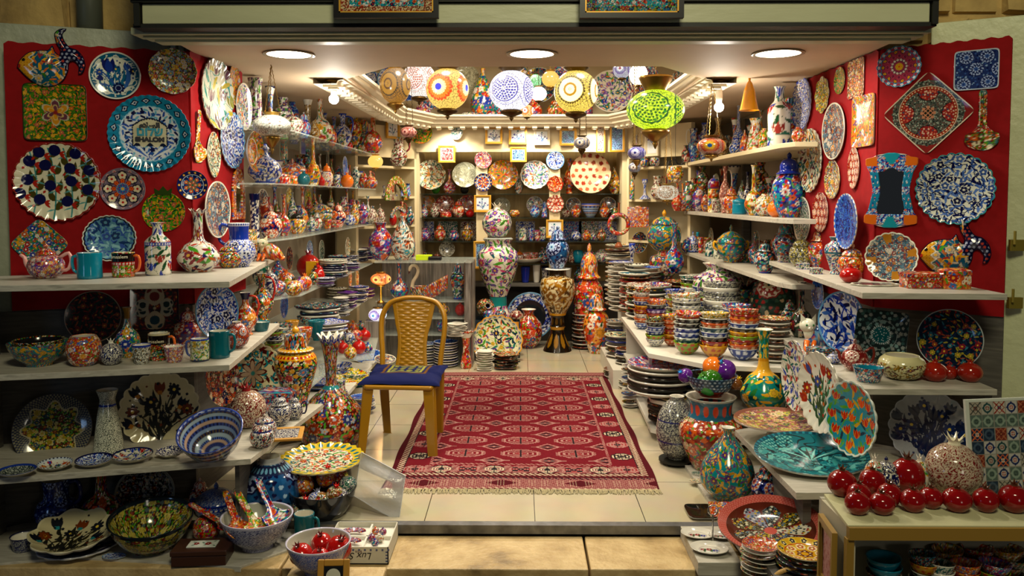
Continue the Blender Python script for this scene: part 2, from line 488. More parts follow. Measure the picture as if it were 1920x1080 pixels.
S('pud','purple enamel floral','dense',PUR,['#b04a8a',ORG,'#e8d8d8','#3a4ab0',RED],(TUR,),0.16)
S('bud','blue enamel floral','dense',COB,[ORG,RED,'#e8e0d8',TUR,NAV],(GRN,TUR),0.16)
S('tqd','turquoise enamel floral','dense',TEAL,[ORG,'#e8e0d8',COB,RED,YEL],(GRN,),0.17)
S('grd','green enamel floral','dense','#5c9a1e',[ORG,'#e8dcc0',RED,YEL,'#c05a5a'],(DGR,),0.17)
S('yed','yellow enamel floral','dense',YEL,[RED,'#f6eed0',ORG,'#2a5aa0',BRN],(GRN,),0.17)
S('pnd','pink enamel floral','dense','#b04858',['#e8a8a0','#f0e0d8','#6a3a90',YEL,'#8a1a30'],(TUR,),0.16)
S('brd','brown enamel floral','dense','#5a2a18',[ORG,'#e8d8b8',RED,'#b06a28','#3a6a6a'],(GRN,),0.15)
S('tqf','turquoise flower painted','floral','#12848a',[YEL,PUR,'#6a3a6a'],(YEL,GRN),0.22,out='#0a5a5e')
S('tql','turquoise with yellow blooms','floral','#0f8078',[YEL,'#e8c02a'],('#3a9a4a','#0a4a50'),0.26,out='#0a5a5e')
S('oml','orange and red medallion','medal','#8a2416',[ORG,'#e8c8a0',RED,NAV],size=0.24)
S('gml','green and red medallion','medal','#24453a',['#a82a28','#e0c8a0','#3f6a58','#b04a40'],size=0.36)
S('bml','blue medallion','medal','#1f5a90',[NAV,'#a8c8e0','#2a6aa0',NAV],size=0.4,out='#a8b8e0')
S('nml','navy and orange medallion','medal',NAV,[ORG,W_,COB,RED],size=0.34)
S('wml','white and orange medallion','medal',W_,[ORG,YEL,RED,COB],size=0.34)
S('swk','white with black scrollwork','swirl','#dcdcc8',['#23342c','#d0d0bc'],size=0.14,edge=[(.74,.78,COB,None)])
S('sbl','white and blue scrollwork','swirl',W_,[COB,LB],size=0.14,edge=[(.94,1,COB,None)])
S('sgl','black and gold speckled','scroll','#d2c49a',['#8a5a12','#5a3a10','#a87818'],size=0.13)
S('srd','cream with wine-red speckles','scroll','#dccfb4',['#6a1c1c','#8a3a34'],size=0.075)
S('sgy','grey speckled','scroll','#b4b4a4',['#3a3a4a','#5a5a60'],size=0.07)
S('spk','pink speckled','dots','#a86a5a',['#e8d4c0','#5a1c1c'],size=0.06)
S('pla_w','plain white','solid','#e4e0d4',[W_])
S('pla_t','plain teal','solid','#0e6470',[W_])
S('pla_c','plain turquoise','solid','#1286a0',[W_])
S('pla_r','plain red','solid','#b4150f',[W_])
S('pla_o','plain orange','solid','#e0761a',[W_])
S('pla_g','plain green','solid','#2f7a1c',[W_])
S('pla_y','plain yellow','solid','#d89a14',[W_])
S('pla_k','plain black','solid','#15130f',[W_])
S('pla_p','plain purple','solid','#5a1f80',[W_])
S('pla_b','plain cobalt','solid','#15309a',[W_])
S('pla_n','plain cream','solid','#d8cfae',[W_])
S('pla_l','plain lime green','solid','#86b020',[W_])
S('wst','white black-dotted','dots','#e0dccb',['#1a1a20'],size=0.3)
S('bst','blue ring patterned','stripe',COB,['#4a68b0','#c8a890','#3a4a8a','#8aa0c0','#5a4a3a','#a8b8c0'],size=0.09,tick='#1a2050',edge=[(.93,1.01,'#3a50a0','#c0c8e0')])
S('p_tul','cream black-tulip','spray','#cfc49c',['#1a1c2a','#7a3a12','#20242e'],('#2a2a20','#3a3418'),stems=9,tip='#c08020',edge=[(.96,1.1,'#d8ceaa',None)])
S('p_blt','white and cobalt tulip','scroll','#d8d8c8',[NAV,'#5a7ab8','#3a5a98'],size=.24,edge=[(.70,.72,NAV,None),(.97,1.1,'#2a8a90',None)])
S('p_dkb','grey-white and navy tulip','spray','#a0a0a8',['#10204a','#18306a'],('#142048','#1a2a60'),stems=13,edge=[(.97,1.1,'#b0b0c0',None)])
S('p_tel','white and teal-blue flower','spray','#dfe0d0',['#12567c','#2a4a9a',NAV],('#1a6a90','#124a78'),stems=7,edge=[(.82,.93,'#116078',None),(.93,1.1,W_,None)])
S('p_mul','purple and gold floral','dense','#5a3a4a',[YEL,'#e8c040','#e8dcc8','#c05038','#7aa0b0'],(GRN,'#8a9a3a'),0.2)
S('p_whf','white floral','floral',W_,[COB,TEAL,'#8a5ab0',ORG],(TEAL,GRN),0.34,[(.94,1.1,W_,None)])
S('p_wrf','white red-flowered','spray','#e2dfd0',[RED,'#c0561a',RED,COB],(DGR,'#1f7a58'),stems=7,mixmid=True,edge=[(.96,1.1,W_,None)])
S('p_blf','blue and white floral','scroll','#dfe2e4',[COB,LB,NAV],size=0.3,edge=[(.94,1.1,'#6aa0c8',None)])
S('p_blu','deep blue','scroll','#1f3f9c',['#12206a','#3a6ac0','#4a8ac8'],size=0.2,edge=[(.9,1.1,'#3a70c8',W_)])
S('p_brf','turquoise red-flowered','tulip','#178aa0',['#c02a16','#d8501a'],(GRN,'#c8a020','#0a3a50'),0.3,[(.95,1.1,'#c8d8d0',None)],out='#d8a030')
S('p_grn','green floral','floral','#4f8a1e',[ORG,'#c05a4a',YEL],(DGR,'#2a5a1a'),0.32)
S('p_yel','yellow floral','floral','#d8ba1c',[RED,TEAL,W_],(GRN,DGR),0.26)
S('p_org','orange floral','floral','#c8701a',[RED,YEL,'#b8c0c8',PUR],(GRN,'#6a7a2a'),0.3)
S('p_gry','grey-blue floral','dense','#4a6470',['#8a4a48','#c8c0b0','#c08030','#5a8090','#6a3a3a'],('#7a90a0','#3a4a60'),0.2,[(.95,1.1,'#e0dcc8',None)])
S('p_drk','dark red floral','floral','#2a140f',['#8a2a14','#a85020','#6a1a14'],('#1f3a2a','#2a4a2a'),0.3,[(.97,1.1,'#b09880',None)])
S('p_dbl','dark blue starred','floral','#0c1a30',['#a04a20','#a8982a','#8a1f2a','#3a7a8a'],('#143a4a','#1a2a50'),0.26,[(.97,1.1,'#a8b0b0',None)])
S('p_bwk','black and white urn-painted','floral','#0e0e14',['#b8b0a0','#7a1a14','#8a8a90'],('#b0a890','#2a3a2a'),0.2,[(.93,1.1,'#8a8a80',None)])
S('p_pnk','pink floral','dense','#a86a5a',['#d8a888','#c8c060','#8a5a6a','#e0c8a0','#5a6a50'],('#98a040',),0.2,[(.9,1.1,'#8a5a4a',None)])
S('p_tlm','turquoise ring-flowered','mandala','#a83a50',[W_],rings=[(.9,18,.07,'#e8e8e8','#1f86a8'),(.72,14,.075,YEL,'#3a2a4a'),(.53,12,.07,'#6a1f4a','#c05060'),(.33,14,.06,'#e8e0c8','#5a3a50'),(.12,8,.07,'#e8c020',None)],lines=[(.0,.06,'#e06a1a')],c='#c8401a',edge=[(.80,.83,'#1f86a8',None),(.96,1.1,'#1f86a8',W_)])
S('p_str','lilac and orange star','mandala','#7a6a7a',[W_],rings=[(.88,16,.06,'#a8707a','#c8b0a0'),(.65,8,.19,'#d8c8a8','#2a2a3a'),(.38,8,.10,ORG,'#7a2a3a'),(.18,8,.09,'#2a5a9a','#8aa0a8')],lines=[(.82,.85,'#201820'),(.0,.06,YEL)],c=RED)
S('p_nvm','navy floral','mandala','#16205a',[W_],rings=[(.86,14,.08,YEL,'#10164a'),(.45,7,.15,ORG,'#1f4a8a'),(.2,5,.13,'#c04a3a','#3a8a5a'),(.62,12,.06,'#3a8ac0',None)],lines=[(.7,.74,'#c8d0e0')])
S('p_yrm','yellow medallion','mandala','#caa024',[W_],rings=[(.86,12,.11,'#2a2440','#e0c850'),(.55,8,.14,'#b05a2a','#e8dcb0'),(.22,6,.13,'#6a3a2a',YEL)],lines=[(.7,.73,RED)])
S('p_dot','white dotted','swirl','#d0cdb8',['#1c1c1c','#b8b49c'],size=0.3)
S('p_cream','cream red-circled','dots','#d8bf98',['#9a3a24','#8a2a1a','#b05a3a'],size=0.36)
S('p_pom','cream pomegranate-painted','solid','#e0d8bc',[W_])
S('p_gld','cream gold-rimmed floral','floral','#e2dab8',[NAV,'#c8501c','#c8a820','#5a2a7a'],(GRN,'#2a7a6a'),0.34,[(.86,.96,'#c8c0a0','#5a6a8a'),(.96,1.1,'#d8981a',None)])
S('p_tls','turquoise-flowered cream','floral','#d8cfa8',['#1f8a90','#1f8a90'],('#6a1a12','#7a2a1a'),0.42,[(.95,1.1,'#d8cfa8',None)],c='#c8a820')
S('p_gwf','cream floral','floral','#d2cdb4',['#2a6a70','#c8862a','#8a3a3a'],('#3a7a50','#5a5a3a'),0.34)
S('p_silver','silver-grey','scroll','#a8a890',['#8a8a74','#c0c0a8'],size=0.12)
S('p_red','red ruffled','floral','#a83018',[ORG,'#e0b080'],('#7a1a10',),0.4)
S('tile_w','white','spray','#dfe4e8',['#5a3a8a',COB,TEAL],('#2a5aa0','#2a7a7a'),stems=5)
S('tile_b','blue','scroll','#20285a',[LT,'#8a9ad0'],size=0.4)
S('tile_r','red','scroll','#a02a34',['#e0a8a0','#8a1a28'],size=0.4)
for c_,w_,g_,d_ in (('k','black','#15171c','#8a8a80'),('b','blue','#183a8a','#c8d0e0'),('t','teal','#0f4a5c','#c8d0c0'),('g','lime green','#7a9a20','#b03a20'),('y','yellow','#c8921a','#b04018'),('r','dark red','#8a1c14','#d8a020'),('o','orange','#c0561c','#e8c8a0'),('p','violet','#3c2068','#c8b0d0'),('w','white','#d0cdc0','#26346a')):
 S('q_' +c_,w_+' spotted','dots',g_,[d_],size=.42 if c_ != 'w' else .3,edge=[(.93,1.01,'#c8c4b4' if c_ in 'kbt' else g_,None)])
# turned shapes: r in half widths, z in heights
def glz(c,rough=0.13):
 return mat('glaze ' +c,c,rough=rough,coat=0.25)
def spline(pts,n):
 p=np.array(pts,dtype=np.float64)
 if len(p)<3:
  dense=np.stack([np.linspace(p[0,i],p[-1,i],60) for i in (0,1)],1)
 else:
  q=np.vstack([2*p[0]-p[1],p,2*p[-1]-p[-2]]); out=[]
  for i in range(1,len(q)-2):
   a,b,c,d=q[i-1:i+3]
   for t in np.linspace(0,1,14,endpoint=False):
    m1,m2=(c-a)*0.38,(d-b)*0.38
    out.append((2*t**3-3*t**2+1)*b+(t**3-2*t**2+t)*m1+(-2*t**3+3*t**2)*c+(t**3-t**2)*m2)
  out.append(q[-2]); dense=np.array(out)
 dense[:,0]=np.maximum(dense[:,0],1e-4)
 L=np.concatenate([[0],np.cumsum(np.hypot(*(np.diff(dense,axis=0)*[0.6,1]).T))])
 s=np.linspace(0,L[-1],n)
 return np.stack([np.interp(s,L,dense[:,0]),np.interp(s,L,dense[:,1])],1)
K={}
def shape(code,name,cat,words,parts,extras=(),inner='#e6e0d0'):
 K[code]=dict(name=name,cat=cat,words=words,parts=parts,extras=extras,inner=inner)
shape('bottle','bottle_vase','vase','bottle vase',[('body',[(0,0),(.5,0),(.55,.015),(.85,.12),(1,.28),(.82,.46),(.42,.58),(.25,.68),(.2,.8),(.22,.9),(.36,1)],[(.3,.985),(.14,.85)])])
shape('long','long_necked_vase','vase','long-necked bottle vase',[('body',[(0,0),(.5,0),(.6,.02),(.95,.15),(1,.26),(.7,.42),(.34,.5),(.24,.6),(.22,.85),(.3,.96),(.4,1)],[(.34,.99),(.15,.9)])])
shape('vase','baluster_vase','vase','baluster vase',[('body',[(0,0),(.52,0),(.55,.03),(.48,.1),(.72,.35),(1,.6),(.92,.76),(.55,.85),(.46,.91),(.64,1)],[(.56,.985),(.38,.9)])])
shape('ovoid','ovoid_vase','vase','rounded vase',[('body',[(0,0),(.5,0),(.54,.02),(.88,.2),(1,.42),(.9,.62),(.55,.78),(.4,.85),(.4,.92),(.55,1)],[(.48,.985),(.3,.9)])])
shape('garlic','garlic_neck_vase','vase','garlic-shaped vase',[('body',[(0,0),(.6,0),(.62,.05),(.95,.2),(1,.36),(.75,.55),(.3,.68),(.18,.8),(.3,.88),(.16,.94),(.12,1)],[(.08,.97)])])
shape('trumpet','trumpet_vase','vase','trumpet vase',[('body',[(0,0),(.6,0),(.68,.04),(.7,.16),(.5,.35),(.4,.5),(.45,.7),(.66,.9),(1,1)],[(.9,.985),(.4,.75)])])
shape('cyl','cylinder_bottle','vase','cylindrical bottle vase',[('body',[(0,0),(.9,0),(.98,.02),(1,.06),(1,.58),(.97,.64),(.75,.7),(.45,.77),(.38,.85),(.4,.94),(.56,1)],[(.48,.985),(.3,.9)])])
shape('tube','straight_vase','vase','straight-sided vase',[('body',[(0,0),(.8,0),(.86,.02),(.82,.5),(.8,.78),(.86,.88),(1,1)],[(.92,.985),(.7,.8)])])
shape('bell','flared_foot_vase','vase','conical vase',[('body',[(0,0),(.96,0),(1,.02),(.95,.1),(.7,.55),(.55,.75),(.5,.85),(.7,1)],[(.62,.985),(.4,.8)])])
shape('tear','teardrop_vase','vase','teardrop vase',[('body',[(0,0),(.5,0),(.56,.015),(.92,.17),(1,.32),(.86,.52),(.5,.74),(.2,.88),(.15,.93),(.24,1)],[(.2,.99),(.1,.94)])])
shape('ball','ball_vase','vase','ball-shaped vase',[('body',[(0,0),(.4,0),(.46,.03),(.82,.16),(1,.42),(.86,.72),(.5,.9),(.36,.93),(.36,1)],[(.3,.99),(.25,.9)])])
shape('ewer','ewer','jug','ewer',[('body',[(0,0),(.55,0),(.58,.03),(.45,.08),(.85,.25),(1,.4),(.7,.58),(.32,.7),(.26,.82),(.45,1)],[(.38,.985),(.2,.85)])],[('handle',[(.35,.92),(.9,.9),(1.15,.7),(.95,.45)],.045)])
shape('jug','jug','jug','jug',[('body',[(0,0),(.55,0),(.6,.03),(.92,.2),(1,.36),(.85,.54),(.6,.62),(.58,.8),(.66,1)],[(.6,.985),(.5,.8)])],[('handle',[(-.62,.92),(-1.05,.97),(-1.25,.8),(-1.2,.6),(-.86,.5)],.05)])
shape('jugr','jug','jug','jug',[('body',[(0,0),(.55,0),(.6,.03),(.92,.2),(1,.36),(.85,.54),(.6,.62),(.58,.8),(.66,1)],[(.6,.985),(.5,.8)])],[('handle',[(.62,.92),(1.05,.97),(1.25,.8),(1.2,.6),(.86,.5)],.05)])
shape('jar','ginger_jar','jar','lidded jar',[('body',[(0,0),(.52,0),(.56,.03),(.85,.2),(1,.4),(.88,.56),(.6,.64),(.55,.66)],[(.5,.655),(.45,.6)]),('lid',[(.5,.655),(.72,.66),(.74,.675),(.56,.71),(.54,.8),(.4,.87),(.1,.91),(.0001,.912)],None),('knob',[(.06,.9),(.14,.93),(.12,.97),(.0001,1)],None)])
shape('urn','covered_urn','jar','tall covered urn',[('body',[(0,0),(.55,0),(.6,.02),(.55,.07),(.8,.3),(1,.5),(.93,.62),(.66,.68),(.6,.69)],[(.55,.685),(.5,.6)]),('lid',[(.6,.685),(.82,.69),(.84,.705),(.56,.73),(.52,.86),(.46,.9),(.0001,.91)],None),('knob',[(.1,.905),(.17,.93),(.14,.96),(.0001,1)],None)])
shape('squat','covered_pot','jar','squat lidded pot',[('body',[(0,0),(.5,0),(.9,.18),(1,.38),(.88,.56),(.66,.62)],[(.6,.61),(.5,.5)]),('lid',[(.68,.62),(.74,.64),(.6,.74),(.3,.82),(.0001,.84)],None),('knob',[(.06,.83),(.13,.9),(.08,.96),(.0001,1)],None)])
shape('pom','pomegranate_ornament','ornament','pomegranate ornament',[('body',[(0,0),(.3,0),(.62,.06),(.95,.26),(1,.44),(.85,.64),(.5,.78),(.22,.82)],None),('crown',[(.14,.79),(.15,.86),(.3,1.0)],[(.2,.97),(.1,.84),(.0001,.83)])])
shape('bowl','bowl','bowl','bowl',[('body',[(0,0),(.4,0),(.44,.06),(.46,.1),(.74,.38),(.93,.75),(1,1)],[(.95,.985),(.85,.74),(.62,.38),(.3,.17),(.0001,.13)])],inner=None)
shape('pot','round_pot','bowl','round open pot',[('body',[(0,0),(.5,0),(.8,.15),(1,.5),(.92,.8),(.7,1)],[(.64,.98),(.8,.7),(.5,.2),(.0001,.15)])])
shape('cup','cup','cup','small cup',[('body',[(0,0),(.62,0),(.72,.05),(.86,.5),(1,1)],[(.93,.985),(.78,.5),(.6,.1),(.0001,.08)])])
shape('mug','mug','mug','mug',[('body',[(0,0),(.9,0),(.97,.03),(1,.1),(.97,.5),(1,.97),(.99,1)],[(.91,.99),(.88,.5),(.85,.1),(.0001,.08)])],[('handle',[(.95,.85),(1.4,.86),(1.55,.6),(1.4,.3),(.95,.2)],.065)])
shape('mugl','mug','mug','mug',[('body',[(0,0),(.9,0),(.97,.03),(1,.1),(.97,.5),(1,.97),(.99,1)],[(.91,.99),(.88,.5),(.85,.1),(.0001,.08)])],[('handle',[(-.95,.85),(-1.4,.86),(-1.5,.6),(-1.35,.3),(-.95,.2)],.065)])
shape('teapot','teapot','teapot','teapot',[('body',[(0,0),(.5,0),(.88,.16),(1,.36),(.85,.56),(.5,.66),(.45,.67)],None),('lid',[(.5,.66),(.54,.68),(.4,.78),(.15,.84),(.0001,.85)],None),('knob',[(.06,.84),(.14,.9),(.09,.97),(.0001,1)],None)],[('handle',[(.8,.58),(1.35,.72),(1.5,.5),(1.3,.25),(.92,.22)],.05),('spout',[(-.85,.22),(-1.15,.4),(-1.25,.58),(-1.5,.66)],.07)])
shape('tureen','tureen','tureen','covered tureen',[('body',[(0,0),(.45,0),(.5,.05),(.9,.25),(1,.42),(.95,.5)],None),('lid',[(.95,.5),(1.02,.52),(.9,.62),(.5,.76),(.12,.82),(.0001,.83)],None),('knob',[(.05,.82),(.12,.88),(.07,.95),(.0001,1)],None)],[('handle',[(.85,.48),(1.15,.55),(1.18,.4),(.9,.32)],.04),('handle',[(-.85,.48),(-1.15,.55),(-1.18,.4),(-.9,.32)],.04)])
shape('canister','lidded_canister','jar','lidded canister',[('body',[(0,0),(.9,0),(1,.03),(1,.6),(.96,.63)],None),('lid',[(.9,.63),(1.0,.64),(.98,.8),(.5,.9),(.0001,.92)],None),('knob',[(.08,.91),(.15,.95),(.0001,1)],None)])
shape('dome','domed_dish','jar','domed dish with lid',[('plate',[(0,0),(.7,0),(1,.08),(1,.1)],[(.9,.1),(.0001,.06)]),('dome',[(.72,.08),(.74,.4),(.5,.68),(.1,.8),(.0001,.81)],None),('knob',[(.05,.8),(.12,.9),(.0001,1)],None)])
shape('candle','candlestick','candlestick','candlestick',[('body',[(0,0),(.95,0),(1,.03),(.7,.12),(.3,.25),(.22,.5),(.3,.7),(.5,.85),(.45,1)],[(.38,.98),(.3,.9)])])
shape('hour','floor_pedestal_vase','vase','pedestal vase',[('body',[(0,0),(.75,0),(.78,.02),(.42,.2),(.4,.28),(.46,.3),(.4,.32),(.38,.42),(.48,.44),(.5,.47),(.85,.62),(1,.76),(.9,.88),(.5,.93),(.46,1)],[(.4,.99)])])
shape('amph','handled_amphora','vase','two-handled vase',[('body',[(0,0),(.5,0),(.55,.03),(.4,.08),(.8,.4),(1,.58),(.8,.75),(.4,.84),(.36,.92),(.5,1)],[(.42,.985)])],[('handle',[(.36,.93),(.9,.92),(1.0,.78),(.85,.68)],.04),('handle',[(-.36,.93),(-.9,.92),(-1.0,.78),(-.85,.68)],.04)])
SEED=[1]
def turned(me_name,outer,inner,w,h,nt,nv,st,seed,innercol,k=1.0,ruffle=0,face=0.0):
 """numpy lathe with painted vertices; returns mesh"""
 po=spline(outer,nv)
 n_in=0
 pts=po
 if inner:
  pi_=spline([outer[-1]]+list(inner),max(4,nv // 4 if len(inner)<3 else nv // 2))[1:]
  n_in=len(pi_); pts=np.vstack([po,pi_])
 th=np.linspace(0,2*PI,nt,endpoint=False)
 R=pts[:,0][:,None]*(w/2); Z=pts[:,1][:,None]*h
 T=th[None,:]
 RR=np.broadcast_to(R,(len(pts),nt)).copy(); ZZ=np.broadcast_to(Z,(len(pts),nt)).copy(); TT=np.broadcast_to(T,(len(pts),nt)).copy()
 if ruffle:
  f=np.clip((pts[:,1][:,None]-0.88)/0.12,0,1)*(pts[:,0][:,None]>.1)
  RR *= 1+0.10*f*np.cos(T*ruffle); ZZ += 0.02*h*f*np.cos(T*ruffle)
 v=np.stack([RR*np.cos(TT+face),RR*np.sin(TT+face),ZZ],-1).reshape(-1,3)
 nr=len(pts); i=np.arange(nr-1)[:,None]; j=np.arange(nt)[None,:]; j2=(j+1) % nt
 f=np.stack([i*nt+j,i*nt+j2,(i+1)*nt+j2,(i+1)*nt+j],-1).reshape(-1,4)
 arc=np.concatenate([[0],np.cumsum(np.hypot(np.diff(pts[:,0])*w/2,np.diff(pts[:,1])*h))])/max(h,w*0.6)
 wrap=PI*w*0.85/max(h,w*0.6)
 U=(TT/(2*PI)*wrap).ravel(); V=np.broadcast_to(arc[:,None],TT.shape).ravel()
 B=np.broadcast_to(pts[:,1][:,None],TT.shape).ravel()
 C=paint(st,U,V,B,TT.ravel(),wrap,seed,k)
 if n_in and innercol:
  C.reshape(nr,nt,3)[len(po)+1:,:,:]=L3(innercol)
 return np_mesh(me_name,v,f,C)
DENS=0.62
def vessel(kind,P,w,h,st,st2=None,rot=0.0,k=1.0,dens=None,ruffle=0,lidst=None,name=None,crowncol=None,cat=None,tilt=None,knobst=None):
 """one vessel with its parts, base centre at P; w,h in metres"""
 kd=K[kind]; SEED[0] += 1; seed=SEED[0]*7+3
 d=(dens or DENS)/mpp(P)
 nt=int(min(260,max(20,w*d*2.4))); nt += nt % 2
 nv=int(min(220,max(14,h*d*1.25)))
 parts=kd['parts']; nm=name or kd['name']
 multi=len(parts)>1 or kd['extras']
 root=empty(nm,P,(tilt[0],tilt[1],rot) if tilt else (0,0,rot)) if multi else None
 SD=STY[st] if isinstance(st,str) else st; g=SD['g']
 first=last=None
 for pn,outer,inner in parts:
  ph=max(z for _,z in outer)-min(z for _,z in outer)
  s_=st
  if pn == 'lid' and lidst:s_=lidst
  if pn == 'knob':s_=knobst or (lidst or st)
  if pn == 'crown':
   o=crown(w,h,crowncol or g,root,leaves=6 if w/mpp(P)<60 else 7)
   if crowncol:o['label']='crown of pointed sepals'
   continue
  small=pn in ('knob',)
  me=turned(pn if multi else nm,outer,inner,w,h,nt if not small else max(12,nt // 3),max(6,int(nv*max(ph,.15))) if multi else nv,
     s_,seed,(kd['inner'] if st2 is None else STY[st2]['g']) if kd['inner'] or st2 else None,k,ruffle)
  if multi:o=new_obj(pn,me,GLAZE,last if pn == 'knob' else root); last=o
  else:o=new_obj(nm,me,GLAZE,None,P,(tilt[0],tilt[1],rot) if tilt else (0,0,rot))
  first=first or o
 for pn,pts,rad in kd['extras']:
  q=[(x*w/2,0,z*h) for x,z in pts]
  pp=spline([(a[0]+10,a[2]) for a in q],12)
  m=MB().tube([(a-10,0,b) for a,b in pp],[rad*w*(1.0 if pn == 'handle' else 1.15-0.5*i/11) for i in range(12)],8)
  m.build(pn,glz(SD.get('hc',SD['f'][0] if SD['kind'] != 'solid' else g)),root,smooth=True)
 return root or first
def crown(w,h,col,root,leaves=6):
 """sepals of a pomegranate standing up round its mouth"""
 m=MB(); r0,r1=w*0.10,w*0.17; z0,z1=h*0.78,h
 m.lathe([(w*.13,z0),(w*.10,z0+(z1-z0)*.35),(w*.11,z0+(z1-z0)*.55),(w*.085,z0+(z1-z0)*.5),(0.0003,z0+(z1-z0)*.3)],14)
 for i in range(leaves):
  a=2*PI*i/leaves; c,s=math.cos(a),math.sin(a)
  da=PI/leaves*0.95
  b0=(w*.105*math.cos(a-da),w*.105*math.sin(a-da),z0+(z1-z0)*.45)
  b1=(w*.105*math.cos(a+da),w*.105*math.sin(a+da),z0+(z1-z0)*.45)
  b2=(w*.07*c,w*.07*s,z0+(z1-z0)*.45)
  tp=(w*.2*c,w*.2*s,z1)
  m.add([b0,b1,b2,tp],[(0,1,3),(1,2,3),(2,0,3),(0,2,1)])
 return m.build('crown',glz(col),root)
# dishes
def dish_mesh(nm,R,st,seed,nr=24,nt=96,depth_=0.16,rim=0.0,scallop=0,samp=0.04,oval=(1,1),square=0.0,painter=None,back='#d8d2c2',k=1.0,thick=0.045,foot=True,pointed=0.0):
 """a dish facing +z, its foot on z=0; painted front, plain back"""
 prof=[(0,.05),(.3,.07),(.5,.14),(.7,.34),(.86,.66),(1.0,1.0)] if not rim else [(0,.05),(.5,.06),(.62,.3),(.70,.62),(.76,.72),(1.0,1.0)]
 p=spline(prof,nr)
 th=np.linspace(0,2*PI,nt,endpoint=False)
 sh=np.ones(nt)
 if scallop:sh=1+samp*(np.abs(np.cos(th*scallop/2))-0.6)
 if square:
  n_=2+10*square; sh=(np.abs(np.cos(th))**n_+np.abs(np.sin(th))**n_)**(-1/n_)
 if pointed:
  sh=sh*(1+pointed*np.abs(np.sin(th))**6)
 r=p[:,0][:,None]; f=r**1.0*(1+(sh[None,:]-1)*np.clip((r-.0)/.6,0,1))
 X=f*np.cos(th)*oval[0]; Y=f*np.sin(th)*oval[1]
 Zf=p[:,1][:,None]*depth_*np.ones_like(X)
 if scallop:Zf=Zf+depth_*0.10*np.cos(th*scallop)[None,:]*np.clip((r-.7)/.3,0,1)
 if square:Zf=Zf+depth_*0.5*((sh[None,:]-1)*r**3)
 top=np.stack([X*R,Y*R,Zf*R],-1)
 und=[]
 for rr,zz in ((1.005,1-.04/depth_*1.0),(.85,.45),(.62,.0 if not foot else .04),(.5,.0),(.0001,.0)):
  z=max(zz,0.0)
  ff=rr*(1+(sh-1)*min(1,rr/.6))
  und.append(np.stack([ff*np.cos(th)*oval[0]*R,ff*np.sin(th)*oval[1]*R,np.full(nt,min(z,1-thick/depth_)*depth_*R if rr>.9 else z*depth_*R*.9)],-1))
 v=np.concatenate([top.reshape(-1,3),np.concatenate(und)],0)
 nrr=nr+5
 i=np.arange(nrr-1)[:,None]; j=np.arange(nt)[None,:]; j2=(j+1) % nt
 fc=np.stack([i*nt+j,i*nt+j2,(i+1)*nt+j2,(i+1)*nt+j],-1).reshape(-1,4)
 U=(f*np.cos(th)).ravel(); V=(f*np.sin(th)).ravel()
 B=np.broadcast_to(r,f.shape).ravel(); TT=np.broadcast_to(np.arctan2(np.sin(th),np.cos(th))[None,:],f.shape).ravel()
 C=paint(st,U,V,B,TT,None,seed,k,plate=True)
 if painter:painter(C,U.astype(np.float32),V.astype(np.float32),B,TT)
 Cb=np.empty((5*nt,3),np.float32); Cb[:]=L3(back)
 return np_mesh(nm,v,fc,np.concatenate([C,Cb]))
def basis_rot(n,roll=0.0,up=Vector((0,0,1))):
 """rotation taking local z to n with local y towards up"""
 z=n.normalized(); x=up.cross(z)
 if x.length<1e-4:x=Vector((1,0,0))
 x.normalize(); y=z.cross(x)
 M=Matrix((x,y,z)).transposed()
 return (M.to_4x4() @ Matrix.Rotation(roll,4,'Z')).to_euler()
def dish(name,C_,n,R,st,roll=0.0,**kw):
 """dish with its foot centre at C_ and its face looking along n"""
 SEED[0] += 1
 dn=kw.pop('dens',None) or DENS
 px=R/mpp(C_)
 nr=int(min(130,max(12,px*dn*1.15))); nt=int(min(420,max(28,px*dn*4.6)))
 sc=kw.get('scallop')
 if sc:nt=max(nt,sc*8)
 if kw.get('square'):nt=max(64,nt)
 me=dish_mesh(name,R,st,SEED[0]*5+1,nr,nt,**kw)
 up=Vector((0,0,1)) if abs(n.normalized().z)<0.95 else Vector((0,1,0))
 return new_obj(name,me,GLAZE,None,C_,basis_rot(n,roll,up))
# the setting
CREAM=noise_mat('cream painted plaster',['#c9b791','#d4c4a0'],2.5,rough=0.7)
WALLP=noise_mat('taupe shop wall',['#8c7f6c','#988a76'],2.5,rough=0.6)
CREAMW=mat('cream lacquered wood','#cdbd96',rough=0.45)
SOFFIT=noise_mat('soffit paint',['#b59c80','#c2ab8e','#b8a286'],1.2,rough=0.7)
PLASTER=mat('white moulded plaster','#ddd2b8',rough=0.5)
GREENM=noise_mat('painted steel beam',['#a4a584','#b4b594','#adae8c'],3.0,stretch=(0.3,1,1),rough=0.42,bump=0.25,bscale=25)
GREEND=noise_mat('painted steel door leaf',['#848a78','#9a9f8c','#8c917e'],4.0,rough=0.45,bump=0.4,bscale=30)
GREENL=noise_mat('pale painted steel door leaf',['#b4b78e','#c4c79e','#babd94'],4.0,rough=0.45,bump=0.4,bscale=30)
DARKM=mat('blackened steel','#14150f',rough=0.5)
STONE=noise_mat('rough limestone',['#5a4a30','#a08450','#c0a264','#8c784e'],3.2,rough=0.9,bump=1.0,pos=(0.25,0.75),bdist=0.05)
STEPST=noise_mat('worn step limestone',['#6e5836','#a98d5c','#c2a877','#a8895a'],7.0,rough=0.5,bump=0.5,pos=(0.2,0.8),bscale=40)
PAVE=noise_mat('alley paving',['#2a251c','#4a4030'],4.0,rough=0.6,bump=0.4)
REDCL=noise_mat('red felt cloth',['#800509','#8a070d'],30,rough=0.85,bump=0.1,spec=0.2)
SHELFW=noise_mat('limed wood shelf',['#8d887c','#b5b0a2','#a39d8f','#c4bfb2'],6.0,stretch=(0.6,6,6),rough=0.4)
